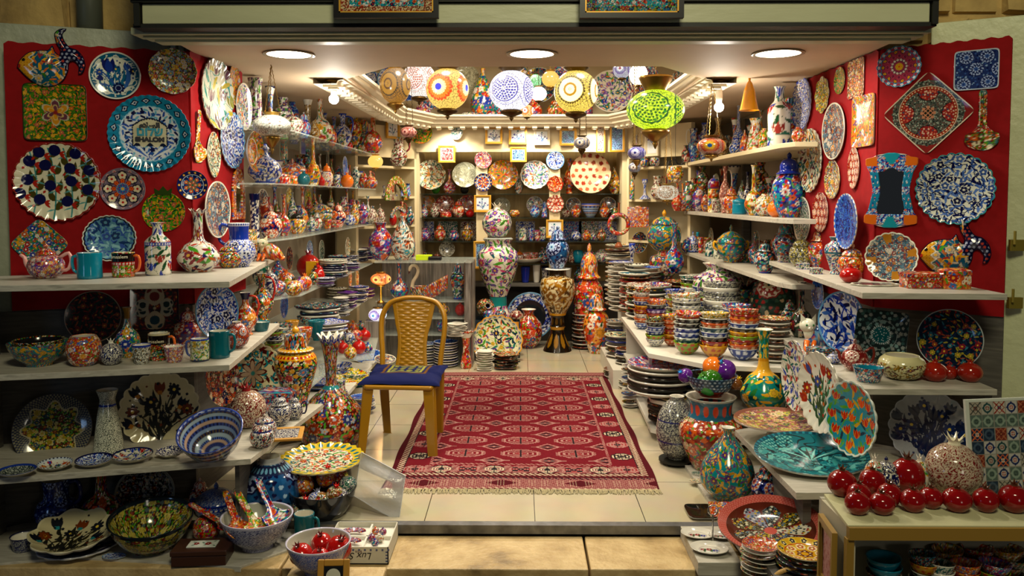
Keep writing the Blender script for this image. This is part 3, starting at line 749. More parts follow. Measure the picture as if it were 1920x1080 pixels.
SHELFD=noise_mat('grey wood panel',['#3c3934','#57534c','#47433d','#605b52'],4.0,stretch=(0.8,1,9),rough=0.6)
GREYW=noise_mat('grey planked panel',['#6d6660','#8a827a','#5c5650','#958d84'],4.0,stretch=(9,1,0.5),rough=0.5)
OCHREW=noise_mat('ochre wood back',['#86703f','#a2874e','#927845'],3.0,stretch=(8,1,0.5),rough=0.55)
WHITEL=mat('white laminate','#c8c4b8',rough=0.35)
GLASS=mat('greenish shelf glass','#dfece4',rough=0.03,alpha=0.28,spec=0.8)
PANE=mat('clear case glass','#404a48',rough=0.02,alpha=0.05,spec=0.3)
STRIP=noise_mat('zinc edge strip',['#5a5c60','#77797c','#4a4a4c'],8,rough=0.35,metal=0.6)
def tile_floor_mat():
 m=bpy.data.materials.new('glossy cream floor tiles'); m.use_nodes=True
 nt=m.node_tree; b=nt.nodes['Principled BSDF']
 tc=nt.nodes.new('ShaderNodeTexCoord'); br=nt.nodes.new('ShaderNodeTexBrick'); mp=nt.nodes.new('ShaderNodeMapping')
 mp.inputs['Location'].default_value=(-0.071,-3.68,0)
 br.offset=0.0; br.inputs['Scale'].default_value=1.0
 br.inputs['Brick Width'].default_value=0.52; br.inputs['Row Height'].default_value=0.53
 br.inputs['Mortar Size'].default_value=0.0022; br.inputs['Mortar Smooth'].default_value=0.1
 br.inputs['Color1'].default_value=(*lin('#b8ad92'),1); br.inputs['Color2'].default_value=(*lin('#bdb298'),1); br.inputs['Mortar'].default_value=(*lin('#3a352c'),1)
 nt.links.new(tc.outputs['Object'],mp.inputs[0]); nt.links.new(mp.outputs[0],br.inputs['Vector'])
 n=nt.nodes.new('ShaderNodeTexNoise'); n.inputs['Scale'].default_value=5; n.inputs['Detail'].default_value=8
 mx=nt.nodes.new('ShaderNodeMix'); mx.data_type='RGBA'; mx.blend_type='MULTIPLY'; mx.inputs[0].default_value=0.25
 nt.links.new(mp.outputs[0],n.inputs['Vector']); nt.links.new(br.outputs['Color'],mx.inputs[6]); nt.links.new(n.outputs['Color'],mx.inputs[7])
 nt.links.new(mx.outputs[2],b.inputs['Base Color'])
 b.inputs['Roughness'].default_value=0.16; b.inputs['Specular IOR Level'].default_value=0.55
 return m
struct(MB().prism([(-1.9,3.68),(2.1,3.68),(2.1,8.8),(-1.9,8.8)],-0.3,0).build('floor',tile_floor_mat()))
struct(MB().box(-0.95,1.05,3.635,3.682,-0.04,0.001).build('trim_1',STRIP),'metal strip edging the tiled floor')
for i,(x0,x1) in enumerate(((-3.2,-1.02),(-1.01,0.29),(0.30,1.5),(1.51,3.2))):
 struct(MB().box(x0,x1,3.30+0.004*i,3.64,-0.62,-0.05).build('floor_step',STEPST,bevel=0.006))
struct(MB().box(-5,5,-4,3.31,-0.6,-0.42).build('ground',PAVE))
struct(MB().box(-1.97,-1.87,4.72,8.9,0,3.1).build('wall_left',WALLP))
struct(MB().box(2.02,2.12,4.9,8.9,0,3.1).build('wall_right',WALLP))
struct(MB().box(-1.97,2.12,8.8,8.9,0,3.1).build('wall_back',CREAM))
struct(MB().box(-1.97,-1.66,4.6,4.72,-0.05,2.24).build('wall_jamb_left',CREAM))
struct(MB().box(1.80,2.12,4.8,4.92,-0.05,2.24).build('wall_jamb_right',CREAM))
so=MB()
so.prism([(-1.60,3.70),(1.73,3.70),(1.76,4.46),(-1.66,4.46)],2.24,2.34)
so.prism([(-2.0,4.46),(-.72,4.46),(-1.05,4.9),(-1.11,8.8),(-2.0,8.8)],2.24,2.34)
so.prism([(2.15,4.46),(2.15,8.8),(1.16,8.8),(1.10,4.9),(.78,4.46)],2.24,2.34)
so.box(-2.0,2.15,4.40,4.46,2.34,3.1)
struct(so.build('ceiling',SOFFIT))
struct(MB().box(-2.0,2.15,4.4,8.9,3.06,3.14).build('ceiling_raised',CREAM))
struct(MB().box(-2.0,-1.9,4.46,8.8,2.34,3.1).box(2.05,2.15,4.46,8.8,2.34,3.1).build('wall_upper',CREAM))
def sweep(prof,path,name,m,closed=False):
 """prof: (offset, z) pairs, offset towards the room; path: xy points"""
 mb=MB(); n=len(path); P=[Vector(p) for p in path]; rings=[]
 for i in range(n):
  d0=(P[i]-P[i-1]).normalized() if i else (P[1]-P[0]).normalized()
  d1=(P[i+1]-P[i]).normalized() if i<n-1 else d0
  n0,n1=Vector((d0.y,-d0.x)),Vector((d1.y,-d1.x)); b=(n0+n1).normalized(); b /= max(0.3,b.dot(n0))
  rings.append([(P[i].x+b.x*o,P[i].y+b.y*o,z) for o,z in prof])
 k=len(prof); vs=[v for r in rings for v in r]; fs=[]
 for i in range(n-1):
  for j in range(k):
   a,c=i*k+j,i*k+(j+1) % k
   fs.append((a,c,c+k,a+k))
 mb.add(vs,fs)
 return mb.build(name,m)
path=[(-1.09,4.86),(-1.09,7.15),(-0.85,7.80),(0.90,7.80),(1.14,7.15),(1.14,4.86)]
CORN=[(-0.16,2.205),(-0.02,2.205),(-0.01,2.225),(0.02,2.23),(0.025,2.25),(0.06,2.27),(0.065,2.285),(0.085,2.295),(0.085,2.315),(-0.16,2.315)]
co=sweep(CORN,path,'trim_2',PLASTER); struct(co,'white moulded cornice')
mb=MB()
def along(path,step):
 for i in range(len(path)-1):
  a,b=Vector(path[i]),Vector(path[i+1]); L=(b-a).length; n=int(L/step)
  for k in range(n):
   yield a+(b-a)*((k+.5)/n),(b-a).normalized()
for p,d in along(path,0.115):
 nrm=Vector((d.y,-d.x))
 for (s0,s1,o0,o1,z0,z1) in ((-.024,.024,-0.11,0.0,2.19,2.206),(-.018,.018,-0.08,-0.02,2.178,2.192)):
  vs=[]
  for z in (z0,z1):
   for (a,o) in ((s0,o0),(s1,o0),(s1,o1),(s0,o1)):
    q=p+d*a+nrm*o; vs.append((q.x,q.y,z))
  mb.add(vs,[(0,1,2,3),(7,6,5,4),(0,4,5,1),(1,5,6,2),(2,6,7,3),(3,7,4,0)])
struct(mb.build('trim_3',PLASTER),'dentils under the cornice')
def wallseg(name,p0,p1,z0,z1,t,m):
 a,b=Vector(p0),Vector(p1); d=(b-a).normalized(); n=Vector((-d.y,d.x))*t
 return MB().prism([tuple(a),tuple(b),tuple(b+n),tuple(a+n)],z0,z1).build(name,m)
struct(wallseg('wall_frieze',(-1.03,7.97),(1.06,7.97),1.97,2.21,.06,CREAMW))
struct(wallseg('wall_frieze',(-1.50,7.30),(-1.03,7.97),1.90,2.2,.05,CREAMW))
struct(wallseg('wall_frieze',(1.06,7.97),(1.55,7.30),1.90,2.2,.05,CREAMW))
# front: beam, frames, door leaves, stone wall
g=MB()
g.box(-1.74,1.82,3.60,3.72,2.247,2.278)
g.box(-1.70,1.80,3.63,3.72,2.236,2.245)
g.box(-1.66,1.76,3.66,3.74,2.224,2.240)
struct(g.build('beam_lintel',GREENM,bevel=0.003))
g2=MB().box(-1.64,1.76,3.50,3.72,2.272,2.358); struct(g2.build('beam_shutter_box',GREENM,bevel=0.004))
struct(MB().box(-1.68,1.79,3.48,3.7,2.36,2.372).box(-1.68,1.79,3.50,3.7,2.255,2.272).box(-1.67,-1.645,3.485,3.7,2.262,2.365).box(1.765,1.79,3.485,3.7,2.262,2.365).build('trim_4',DARKM),'dark steel edges of the shutter box')
struct(MB().box(-1.68,1.79,3.46,3.75,2.374,2.9).build('wall_lintel',GREENM))
def stone_wall(name,x0,x1,y,z0,z1,seed):
 rng=random.Random(seed); mb=MB(); z=z0
 while z<z1:
  hh=rng.uniform(.13,.22); x=x0
  while x<x1:
   ww=rng.uniform(.18,.38); xe=min(x+ww,x1)
   d=rng.uniform(0,.05)
   a,b,c,e=x+.008,xe-.008,z+.008,min(z+hh,z1)-.008
   q=.02
   vs=[(a,y,c),(b,y,c),(b,y,e),(a,y,e)]
   f=[(a+q*rng.random(),y-.05-d,c+q*rng.random()),(b-q*rng.random(),y-.05-d*rng.random(),c+q*rng.random()),(b-q*rng.random(),y-.05-d,e-q*rng.random()),(a+q*rng.random(),y-.05-d*rng.random(),e-q*rng.random())]
   mb.add(vs+f,[(4,5,6,7),(0,1,5,4),(1,2,6,5),(2,3,7,6),(3,0,4,7)])
   x=xe
  z += hh
 mb.box(x0,x1,y-.03,y+.3,z0,z1)
 return struct(mb.build(name,STONE))
stone_wall('wall_stone_left',-3.6,-1.70,4.15,-0.6,2.95,4)
stone_wall('wall_stone_right',1.80,3.6,4.05,-0.6,2.95,9)
def facing(p0,p1,z0,z1,t,name,m,bevel=0.0):
 """panel whose front face runs p0-p1, thickness going away from the camera"""
 a,b=Vector(p0),Vector(p1); d=(b-a).normalized(); n=Vector((-d.y,d.x))
 if n.dot(Vector((0,0))-a)>0:n=-n
 return MB().prism([tuple(a),tuple(b),tuple(b+n*t),tuple(a+n*t)],z0,z1).build(name,m,bevel=bevel)
LB0,LB1,LB2=(-2.375,3.70),(-1.64,3.97),(-1.60,4.60)
RB0,RB1,RB2=(2.19,3.62),(1.75,3.94),(1.75,4.90)
def shiftp(p,dx,dy):return (p[0]+dx,p[1]+dy)
dl=struct(facing((-2.70,3.66),(-1.74,4.01),-0.3,2.335,.04,'door_1',GREEND,.004))
facing((-2.62,3.68),(-1.80,3.98),-0.25,2.20,.01,'door_panel',GREEND).parent=dl
for x,y in ((-1.715,4.03),(-1.68,4.04),(-1.65,4.05)):
 struct(MB().box(x-.012,x+.012,y-.05,y,0,2.31).build('trim_5',GREEND),'narrow steel door post')
dr=struct(facing((1.93,3.82),(2.9,3.30),-0.3,2.335,.05,'door_2',GREENL,.004))
facing((2.17,3.688),(2.75,3.376),-0.25,2.17,.012,'door_panel',GREENL).parent=dr
for z in (1.28,1.02):
 o=MB().box(2.20,2.262,3.60,3.62,z,z+.05).tube([(2.21,3.59,z+.03),(2.21,3.59,z+.09)],.006).build('door_bolt',mat('yellowed steel','#8a7a30',rough=0.4,metal=0.5)); o.parent=dr
struct(MB().box(-2.62,-2.46,3.40,3.55,-0.5,2.5).build('column_post',DARKM))
pi=MB().tube([(-2.13,3.99,2.2),(-2.13,3.99,2.9)],.06,20).build('drainpipe',mat('grey drainpipe','#4c5046',rough=0.4),smooth=True)
tag(pi,'fat grey drainpipe running up the stone wall above the door leaf','pipe')
def redboard(name,p0,p1,z0,z1,label,rag=0.004,zt1=None):
 a,b=Vector(p0),Vector(p1); d=(b-a).normalized(); n=Vector((-d.y,d.x)); L=(b-a).length
 if n.dot(-a)<0:n=-n
 N=40; vs,fs=[],[]
 for i in range(N+1):
  t=i/N; q=a+d*L*t; zt=z1+(0 if zt1 is None else (zt1-z1)*t)+rag*math.sin(i*1.3)-.01*(i in (0,N))
  for (o,z) in ((0.012,z0),(0.012,zt),(-0.012,zt),(-0.012,z0)):
   vs.append((q.x+n.x*o,q.y+n.y*o,z))
 for i in range(N):
  for j in range(4):
   A,B_=i*4+j,i*4+(j+1) % 4
   fs.append((A,B_,B_+4,A+4))
 fs += [(0,1,2,3),tuple(N*4+j for j in (3,2,1,0))]
 o=MB().add(vs,fs).build(name,REDCL); tag(o,label,'display board'); return o
redboard('cloth_covered_board',LB0,LB1,0.99,2.235,'red cloth board facing the alley, carrying the shalom plate')
redboard('cloth_covered_board',LB1,LB2,0.99,2.245,'red cloth board folded inward beside the grape-leaf vase',zt1=2.235)
redboard('cloth_covered_board',RB0,RB1,0.98,2.235,'red cloth board facing the alley, carrying the blue framed mirror')
redboard('cloth_covered_board',RB1,RB2,0.98,2.235,'red cloth board folded inward beside the tulip bottle')
# wing shelves
def shelfpoly(name,poly,z,t,label,m=SHELFW,cat='shelf'):
 o=MB().prism(poly,z-t,z).build(name,m,bevel=0.002); tag(o,label,cat); return o
def L2(px,py,z):
 p=onZ(px,py,z); return (p.x,p.y)
ZL=(1.157,0.795,0.364,-0.04); ZR=(1.11,0.70,0.30,0.02)
c1,e1=L2(430,528,ZL[0]),L2(520,479,ZL[0])
shelfpoly('wing_shelf',[(-2.46,3.20),c1,e1,(e1[0]-.12,e1[1]),(-1.63,3.95),(-2.46,3.64)],ZL[0],.026,'top limed shelf under the shalom plate board')
c2,e2=L2(430,684,ZL[1]),L2(524,606,ZL[1])
shelfpoly('wing_shelf',[(-2.46,3.14),c2,e2,(-1.60,e2[1]),(-1.64,3.97),(-2.46,3.66)],ZL[1],.026,'limed shelf holding the village mug and teal mug')
c3,e3=L2(470,860,ZL[2]),L2(606,757,ZL[2])
shelfpoly('wing_shelf',[(-2.46,3.13),c3,e3,(-1.62,e3[1]),(-1.64,3.97),(-2.46,3.66)],ZL[2],.026,'limed shelf holding the large striped bowl')
c4,e4=L2(450,1062,ZL[3]),L2(640,996,ZL[3])
shelfpoly('wing_shelf',[(-2.46,3.26),(-1.95,3.38),c4,e4,(-0.9,4.4),(-1.64,4.4),(-2.46,3.66)],ZL[3],.026,'lowest limed shelf holding the bowl of spoon rests')
d1,f1=L2(1617,549,ZR[0]),L2(1442,489,ZR[0])
shelfpoly('wing_shelf',[(2.07,3.40),d1,f1,(f1[0]+.12,f1[1]),(1.73,3.92),(2.07,3.70)],ZR[0],.026,'limed shelf under the blue framed mirror')
d2,f2=L2(1607,729,ZR[1]),L2(1444,619,ZR[1])
shelfpoly('wing_shelf',[(2.04,3.40),d2,f2,(f2[0]+.2,f2[1]),(1.75,3.94),(2.04,3.72)],ZR[1],.026,'limed shelf holding the white cat and red teapot')
d3,f3=L2(1493,924,ZR[2]),L2(1378,806,ZR[2])
shelfpoly('wing_shelf',[(2.04,3.29),d3,f3,(1.72,4.45),(1.75,3.94),(2.04,3.72)],ZR[2],.03,'limed shelf holding the teal fish platter')
d4,f4=L2(1440,1100,ZR[3]),L2(1284,872,ZR[3])
shelfpoly('wing_shelf',[(1.7,d4[1]),d4,f4,(1.7,f4[1])],ZR[3],.03,'lowest limed shelf holding the pink mandala platter')
def upright(name,x0,x1,y0,y1,z0,z1,label,m=SHELFD):
 o=MB().box(x0,x1,y0,y1,z0,z1).build(name,m); tag(o,label,'panel')
for p0,p1,z0,z1,lab in ((shiftp(LB0,-.1,.0),LB1,-.4,.98,'grey wood back panel behind the dark red leaning plate'),(LB1,LB2,-.1,.98,'grey wood side panel behind the oval blue dish'),
       (RB0,RB1,-.3,.98,'grey wood back panel behind the navy starred dish'),(RB1,RB2,-.1,.98,'grey wood side panel behind the blue streaked oval dish')):
 o=facing(p0,p1,z0,z1,.02,'wood_panel',SHELFD); tag(o,lab,'panel')
for z0,z1,x,y in ((ZL[1],ZL[0]-.026,-2.40,3.4),(ZL[2],ZL[1]-.026,-2.40,3.4),(ZL[3],ZL[2]-.026,-2.40,3.4)):
 upright('shelf_upright',x-.02,x,y-.02,y+.24,z0,z1,'dark upright at the street end, carrying the %s shelf' % {1.131:'top limed',.769:'village mug',.338:'large striped bowl'}[round(z1,3)])
upright('shelf_upright',c3[0]-.10,c3[0]-.08,c3[1]+.08,c3[1]+.38,ZL[3],ZL[2]-.026,'upright beside the blue medallion ball vase')
upright('shelf_upright',1.20,1.235,3.34,3.75,ZR[3],ZR[2]-.03,'grey upright behind the pink mandala platter')
upright('shelf_upright',2.0,2.03,3.42,3.7,ZR[2],ZR[1]-.026,'upright at the street end behind the tile panel')
upright('shelf_upright',-2.40,-1.25,3.5,3.54,-.45,ZL[3]-.026,'dark board under the lowest shelf by the wooden tile box')
# interior shelving along both side walls
LX,RX=-1.35,1.52
IL=[(1.92,4.75,7.35,GLASS),(1.60,4.62,7.5,GLASS),(1.28,4.65,7.3,GLASS),(0.92,4.7,7.3,GLASS),(0.62,4.75,7.1,GLASS),(0.16,4.7,6.9,WHITEL)]
ILN=['top glass shelf of the chair-side wall','second glass shelf of the chair-side wall','third glass shelf of the chair-side wall','fourth glass shelf, holding pomegranates and stacks','low glass shelf behind the chair','base shelf behind the chair']
for (z,y0,y1,m),n in zip(IL,ILN):
 x=LX if z>.3 else -1.2
 t=.010 if m is GLASS else .03
 poly=[(-1.86,y0+.1),(-1.58,y0+.1),(-1.56,4.42),(-1.40,4.42),(x,4.75),(x,y1),(-1.86,y1)] if z>1.2 else [(-1.86,y0),(-1.55,y0),(x,y0+.25),(x,y1),(-1.86,y1)]
 if z == 0.92:poly=[(-1.86,4.65),(-1.5,4.6),(x,4.9),(x,y1),(-1.86,y1)]
 shelfpoly('glass_shelf' if m is GLASS else 'base_shelf',poly,z,t,n,m)
IR=[(1.835,4.95,7.4,CREAMW),(1.395,4.95,7.4,SHELFW),(1.02,5.02,7.5,SHELFW)]
IRN=['top shelf of the bowl-side wall under the amber bell','middle shelf of the bowl-side wall','lower shelf of the bowl-side wall above the bowls']
for (z,y0,y1,m),n in zip(IR,IRN):
 shelfpoly('wall_mounted_shelf',[(2.01,y0),(1.71,y0),(1.69,4.58),(1.56,4.58),(RX,4.72),(RX,y1),(2.01,y1)],z,.028,n,m)
for y in (5.9,7.0):
 upright('shelf_upright',1.95,2.01,y,y+.06,.58,2.2,'vertical wall batten behind the bowl-side shelves, %s' % ('by the woven bottle' if y>6 else 'by the ochre bottle'))
IZ=0.555
poly=[L2(1165,594,IZ),L2(1216,662,IZ),L2(1330,684,IZ),L2(1500,691,IZ),(2.0,L2(1500,691,IZ)[1]),(2.0,L2(1165,594,IZ)[1])]
t_=empty('display_stand',(0,0,0)); tag(t_,'white angular stand carrying the stacks of bowls and plates','stand')
MB().prism(poly,IZ-.03,IZ).build('top',WHITEL,t_,bevel=.002)
ip=[(poly[0][0]+.02,poly[0][1]),(poly[1][0]+.02,poly[1][1]+.02),(poly[2][0]+.0,poly[2][1]+.05),(2.0,poly[2][1]+.3),(2.0,poly[0][1])]
MB().prism(ip,.24,.26).build('lower_shelf',WHITEL,t_)
MB().prism([(x+(0.02 if i in (0,) else 0),y) for i,(x,y) in enumerate(ip)],.05,.075).build('base_shelf',WHITEL,t_)
a,b=ip[0],ip[1]
MB().box(a[0],a[0]+.02,b[1]+.22,b[1]+.24,.0,IZ-.03).build('upright',WHITEL,t_)
MB().box(1.0,1.9,b[1]+.55,b[1]+.57,.0,IZ-.03).build('back_board',WHITEL,t_)
MB().box(a[0]+.02,a[0]+.9,a[1]-.03,a[1],.0,IZ-.03).build('end_board',WHITEL,t_)
LOWT=tag(MB().box(0.93,2.0,6.62,7.75,.50,.53).box(.95,1.9,7.70,7.73,0,.5).box(.97,.99,6.64,7.7,0,.5).build('low_table',WHITEL),'white low table further in carrying tall stacks of plates','table')
# back wall unit
bu=empty('wall_unit',(0,0,0)); tag(bu,'built-in shelf unit with ochre wooden back across the rear of the shop','shelf unit')
MB().box(-1.05,1.06,8.50,8.53,.3,2.14).build('back_panel',OCHREW,bu)
for x in (-1.03,.31-.045-.0,1.02):
 pass
def board(px0,px1,z0,z1,y=8.0,m=CREAMW,nm='upright'):
 a=online(px0,(0,y),(1,y),1.5).x; b=online(px1,(0,y),(1,y),1.5).x
 return MB().box(a,b,y-.01,8.5 if nm == 'divider' else y+.03,z0,z1).build(nm,m,bu)
board(776,786,.9,1.98,nm='divider'); board(893,914,.8,1.98); board(1030,1050,.6,1.98); board(1166,1180,.6,1.98,nm='divider')
BZ=(1.556,1.315,1.075,0.835)
for z in BZ:
 MB().box(-1.02,1.03,8.06 if z>.9 else 8.2,8.5,z-.008,z).build('glass_shelf',mat('dark edged glass','#28332c',rough=.08,alpha=.45),bu)
MB().box(-1.02,1.03,8.22,8.5,.60,.63).build('base_shelf',SHELFD,bu)
MB().box(-1.02,1.03,8.42,8.5,.0,.60).build('plinth',mat('dark plinth','#2a2620',rough=.6),bu)
def niche(p0,p1,zs,label):
 n_=empty('corner_niche',(0,0,0)); tag(n_,label,'shelf unit')
 a,b=Vector(p0),Vector(p1); d=(b-a).normalized(); nn=Vector((-d.y,d.x))
 if nn.y<0:nn=-nn
 q=lambda s,o:tuple(a+d*s+nn*o)
 L=(b-a).length
 MB().prism([q(0,.26),q(L,.26),q(L,.28),q(0,.28)],.3,2.0).build('back_panel',mat('pale niche back','#a39a84',rough=.6),n_)
 for s0,s1 in ((0,.03),(L-.03,L)):
  MB().prism([q(s0,0),q(s1,0),q(s1,.27),q(s0,.27)],.3,2.0).build('upright',CREAMW,n_)
 for z in zs:
  MB().prism([q(.03,.0),q(L-.03,.0),q(L-.03,.26),q(.03,.26)],z-.022,z).build('shelf_board',CREAMW,n_)
NL0,NL1,NR0,NR1=(-1.50,7.30),(-1.03,7.97),(1.06,7.97),(1.55,7.30)
niche(NL0,NL1,(1.82,1.53,1.25,.93),'pale corner niche with the green arched mirror and small shakers')
niche(NR0,NR1,(1.815,1.50,1.10,.85),'pale corner niche with the blue and white candlestick')
gc=empty('glass_counter',(0,0,0)); tag(gc,'grey wood display counter with glass shelves behind the yellow chair','counter')
ca,cb=online(702,(0,7.1),(1,7.1),.95).x,online(886,(0,7.1),(1,7.1),.95).x
MB().box(ca,cb,7.1,7.62,.935,.95).build('glass_top',GLASS,gc)
MB().box(ca,cb,7.5,7.52,0,.935).build('back_panel',GREYW,gc)
MB().box(cb-.07,cb,7.12,7.5,0,.935).build('side_panel',GREYW,gc)
for z in (.588,.436,.285):MB().box(ca,cb-.07,7.13,7.5,z-.008,z).build('glass_shelf',GLASS,gc)
MB().box(ca,cb-.07,7.105,7.112,.0,.935).build('front_pane',PANE,gc)
for x in (cb-.012,cb-.075):MB().box(x,x+.01,7.10,7.12,0,.94).build('edge_strip',STEEL,gc)
CZ=.454
cabo=empty('display_cabinet',(0,0,0)); tag(cabo,'white cabinet with gilt wooden edging carrying the red pomegranates','cabinet')
cf,cbk=L2(1590,985,CZ),L2(1545,926,CZ)
X1=2.0
MB().prism([cf,(X1,cf[1]),(X1,cbk[1]),cbk],CZ-.01,CZ).build('top',mat('cream painted top','#b9b68e',rough=.4),cabo)
MB().box(cf[0],X1,cf[1]-.012,cf[1]+.012,CZ-.045,CZ-.004).box(cf[0]-.004,cf[0]+.02,cf[1]-.004,cf[1]+.02,-.42,CZ-.045).build('gilt_edging',mat('worn gilt wood','#8a6a28',rough=.45),cabo)
MB().box(cf[0]+.01,X1,cbk[1]-.02,cbk[1],-.42,CZ-.01).build('back_board',mat('cabinet interior','#a09c8c',rough=.5),cabo)
MB().box(cf[0]+.01,cf[0]+.03,cf[1]+.01,cbk[1]-.02,-.42,CZ-.012).build('side_panel',mat('cabinet side','#b0a890',rough=.5),cabo)
MB().box(cf[0]+.02,X1,cf[1]+.012,cbk[1]-.02,.10,.12).build('inner_shelf',mat('cabinet interior','#a09c8c',rough=.5),cabo)
# registering things so that every label singles one out
ITEMS=[]
DARKB=('nvw','nfl','bfl','wnv','pla_p','brd','pla_k','blf','pla_t','tqd','q_k','q_b','q_t','q_r')
def reg(o,look,place='',cat='vase',px=0.0,group=None,fixed=None):
 o['category']=cat
 if group:o['group']=group
 ITEMS.append(dict(o=o,look=look,place=place,px=px,fixed=fixed)); return o
ORD=['','first','second','third','fourth','fifth','sixth','seventh','eighth','ninth','tenth','eleventh','twelfth','thirteenth','fourteenth','fifteenth','sixteenth','seventeenth','eighteenth','nineteenth','twentieth']
def finish_labels():
 def cut(s):
  return ' '.join(s.split()[:16])
 for it in ITEMS:
  it['lab']=it['fixed'] or (it['look']+(' ' +it['place'] if it['place'] else ''))
 def groups():
  g={}
  for it in ITEMS:g.setdefault(cut(it['lab']).lower(),[]).append(it)
  return {k:v for k,v in g.items() if len(v)>1}
 byplace={}
 for it in ITEMS:byplace.setdefault(it['place'],[]).append(it)
 for v in byplace.values():v.sort(key=lambda t:t['px'])
 for k,v in groups().items():
  for it in v:
   row=byplace[it['place']]; i=row.index(it)
   nb=None
   for j in (i-1,i+1,i-2,i+2):
    if 0 <= j<len(row) and row[j]['look'] != it['look']:
     nb=row[j]; break
   if nb:it['lab']=it['look']+' beside the ' +' '.join(nb['look'].split()[:6])+' ' +' '.join(it['place'].split()[:16-len(it['look'].split())-2-len(nb['look'].split()[:6])])
 for k,v in groups().items():
  v.sort(key=lambda t:t['px'])
  for n,it in enumerate(v):
   it['lab']=ORD[min(n+1,20)]+' ' +it['look']+' counted from the chair end, ' +it['place']
 seen={}
 for it in ITEMS:
  l=cut(it['lab'].strip()); key=l.lower()
  while key in seen:
   seen[key] += 1; l=cut(ORD[min(seen[key],20)]+' ' +it['lab']); 
   if l.lower() not in seen:key=l.lower(); break
   key=key
   if seen[key]>19:break
  seen.setdefault(key,1)
  it['o']['label']=l
def words_of(st,kind):
 return STY[st]['words']+' ' +K[kind]['words']
def Z(kind,px,base,w,h,st,z,place,look=None,**kw):
 """stands on the horizontal surface z; px,base = middle of its foot in the picture; w,h in pixels"""
 p=onZ(px,base,z); m=mpp(p)
 if base>500:
  back=Vector((p.x,p.y,0)).normalized()*(w*m*0.3); p=Vector((p.x+back.x,p.y+back.y,z)); m=mpp(p)
 o=vessel(kind,p,w*m,h*m,st,**kw)
 return reg(o,look or words_of(st,kind),place,kw.get('cat') or K[kind]['cat'],px)
def row(place,p0,p1,z,text,dens=None,group=None,dy=0.0):
 """text lines: kind px w h style [r=rot] [k=..] [b] [| look]; b = second rank, further from the viewer"""
 for ln in text.strip().splitlines():
  ln=ln.strip()
  if not ln:continue
  look=None
  if '|' in ln:ln,look=[s.strip() for s in ln.split('|')]
  t=ln.split(); kind,px,w,h,st=t[0],float(t[1]),float(t[2]),float(t[3]),t[4]
  kw={}; a,b=p0,p1
  for q in t[5:]:
   if q.startswith('r='):kw['rot']=float(q[2:])
   elif q.startswith('k='):kw['k']=float(q[2:])
   elif q.startswith('ruf='):kw['ruffle']=int(q[4:])
   elif q.startswith('l='):kw['lidst']=q[2:]
   elif q.startswith('n='):kw['name']=q[2:]
   elif q.startswith('c='):kw['crowncol']=q[2:]
   elif q.startswith('b'):
    d=Vector((b[0]-a[0],b[1]-a[1])).normalized(); n=Vector((-d.y,d.x))
    mid=Vector(a)
    if n.dot(mid-Vector((0.0,0.0)))<0:n=-n
    off=float(q[1:] or .17)
    a=(p0[0]+n.x*off,p0[1]+n.y*off); b=(p1[0]+n.x*off,p1[1]+n.y*off)
  p=online(px,a,b,z)
  if p.y>7.35 and abs(a[0])>1.3 and a[0] == b[0]:p=online(px,(0,7.3),(1,7.3),z)
  m=mpp(p)
  if dens:kw['dens']=dens
  o=vessel(kind,p,w*m,h*m,st,**kw)
  reg(o,look or words_of(st,kind),place,K[kind]['cat'],px,group)
def disc(px,py,hpx,st,plane,look,place='',off=.02,tilt=0.0,roll=0.0,name='plate',cat='plate',yaw=None,**kw):
 """a dish seen upright: px,py its middle, hpx its vertical diameter; plane=(p0,p1) vertical plane it hangs on"""
 p,n=onwall(px,py,plane[0],plane[1],off)
 R=hpx*mpp(p)/2
 if tilt:n=(n+Vector((0,0,tilt))).normalized()
 if yaw:n=Matrix.Rotation(yaw,3,'Z') @ n
 kw.setdefault('depth_',.14)
 p=p-n*0
 o=dish(name,p,n,R,st,roll,**kw)
 return reg(o,look,place,cat,px)
def flat(px,py,wpx,st,z,look,place='',name='plate',cat='plate',tiltv=None,**kw):
 """a dish lying face up on z; px,py its middle, wpx its width"""
 p=onZ(px,py,z); R=wpx*mpp(p)/2
 kw.setdefault('depth_',.16)
 n=Vector(tiltv) if tiltv else Vector((0,0,1))
 o=dish(name,p,n,R,st,kw.pop('roll',0.0),**kw)
 return reg(o,look,place,cat,px)
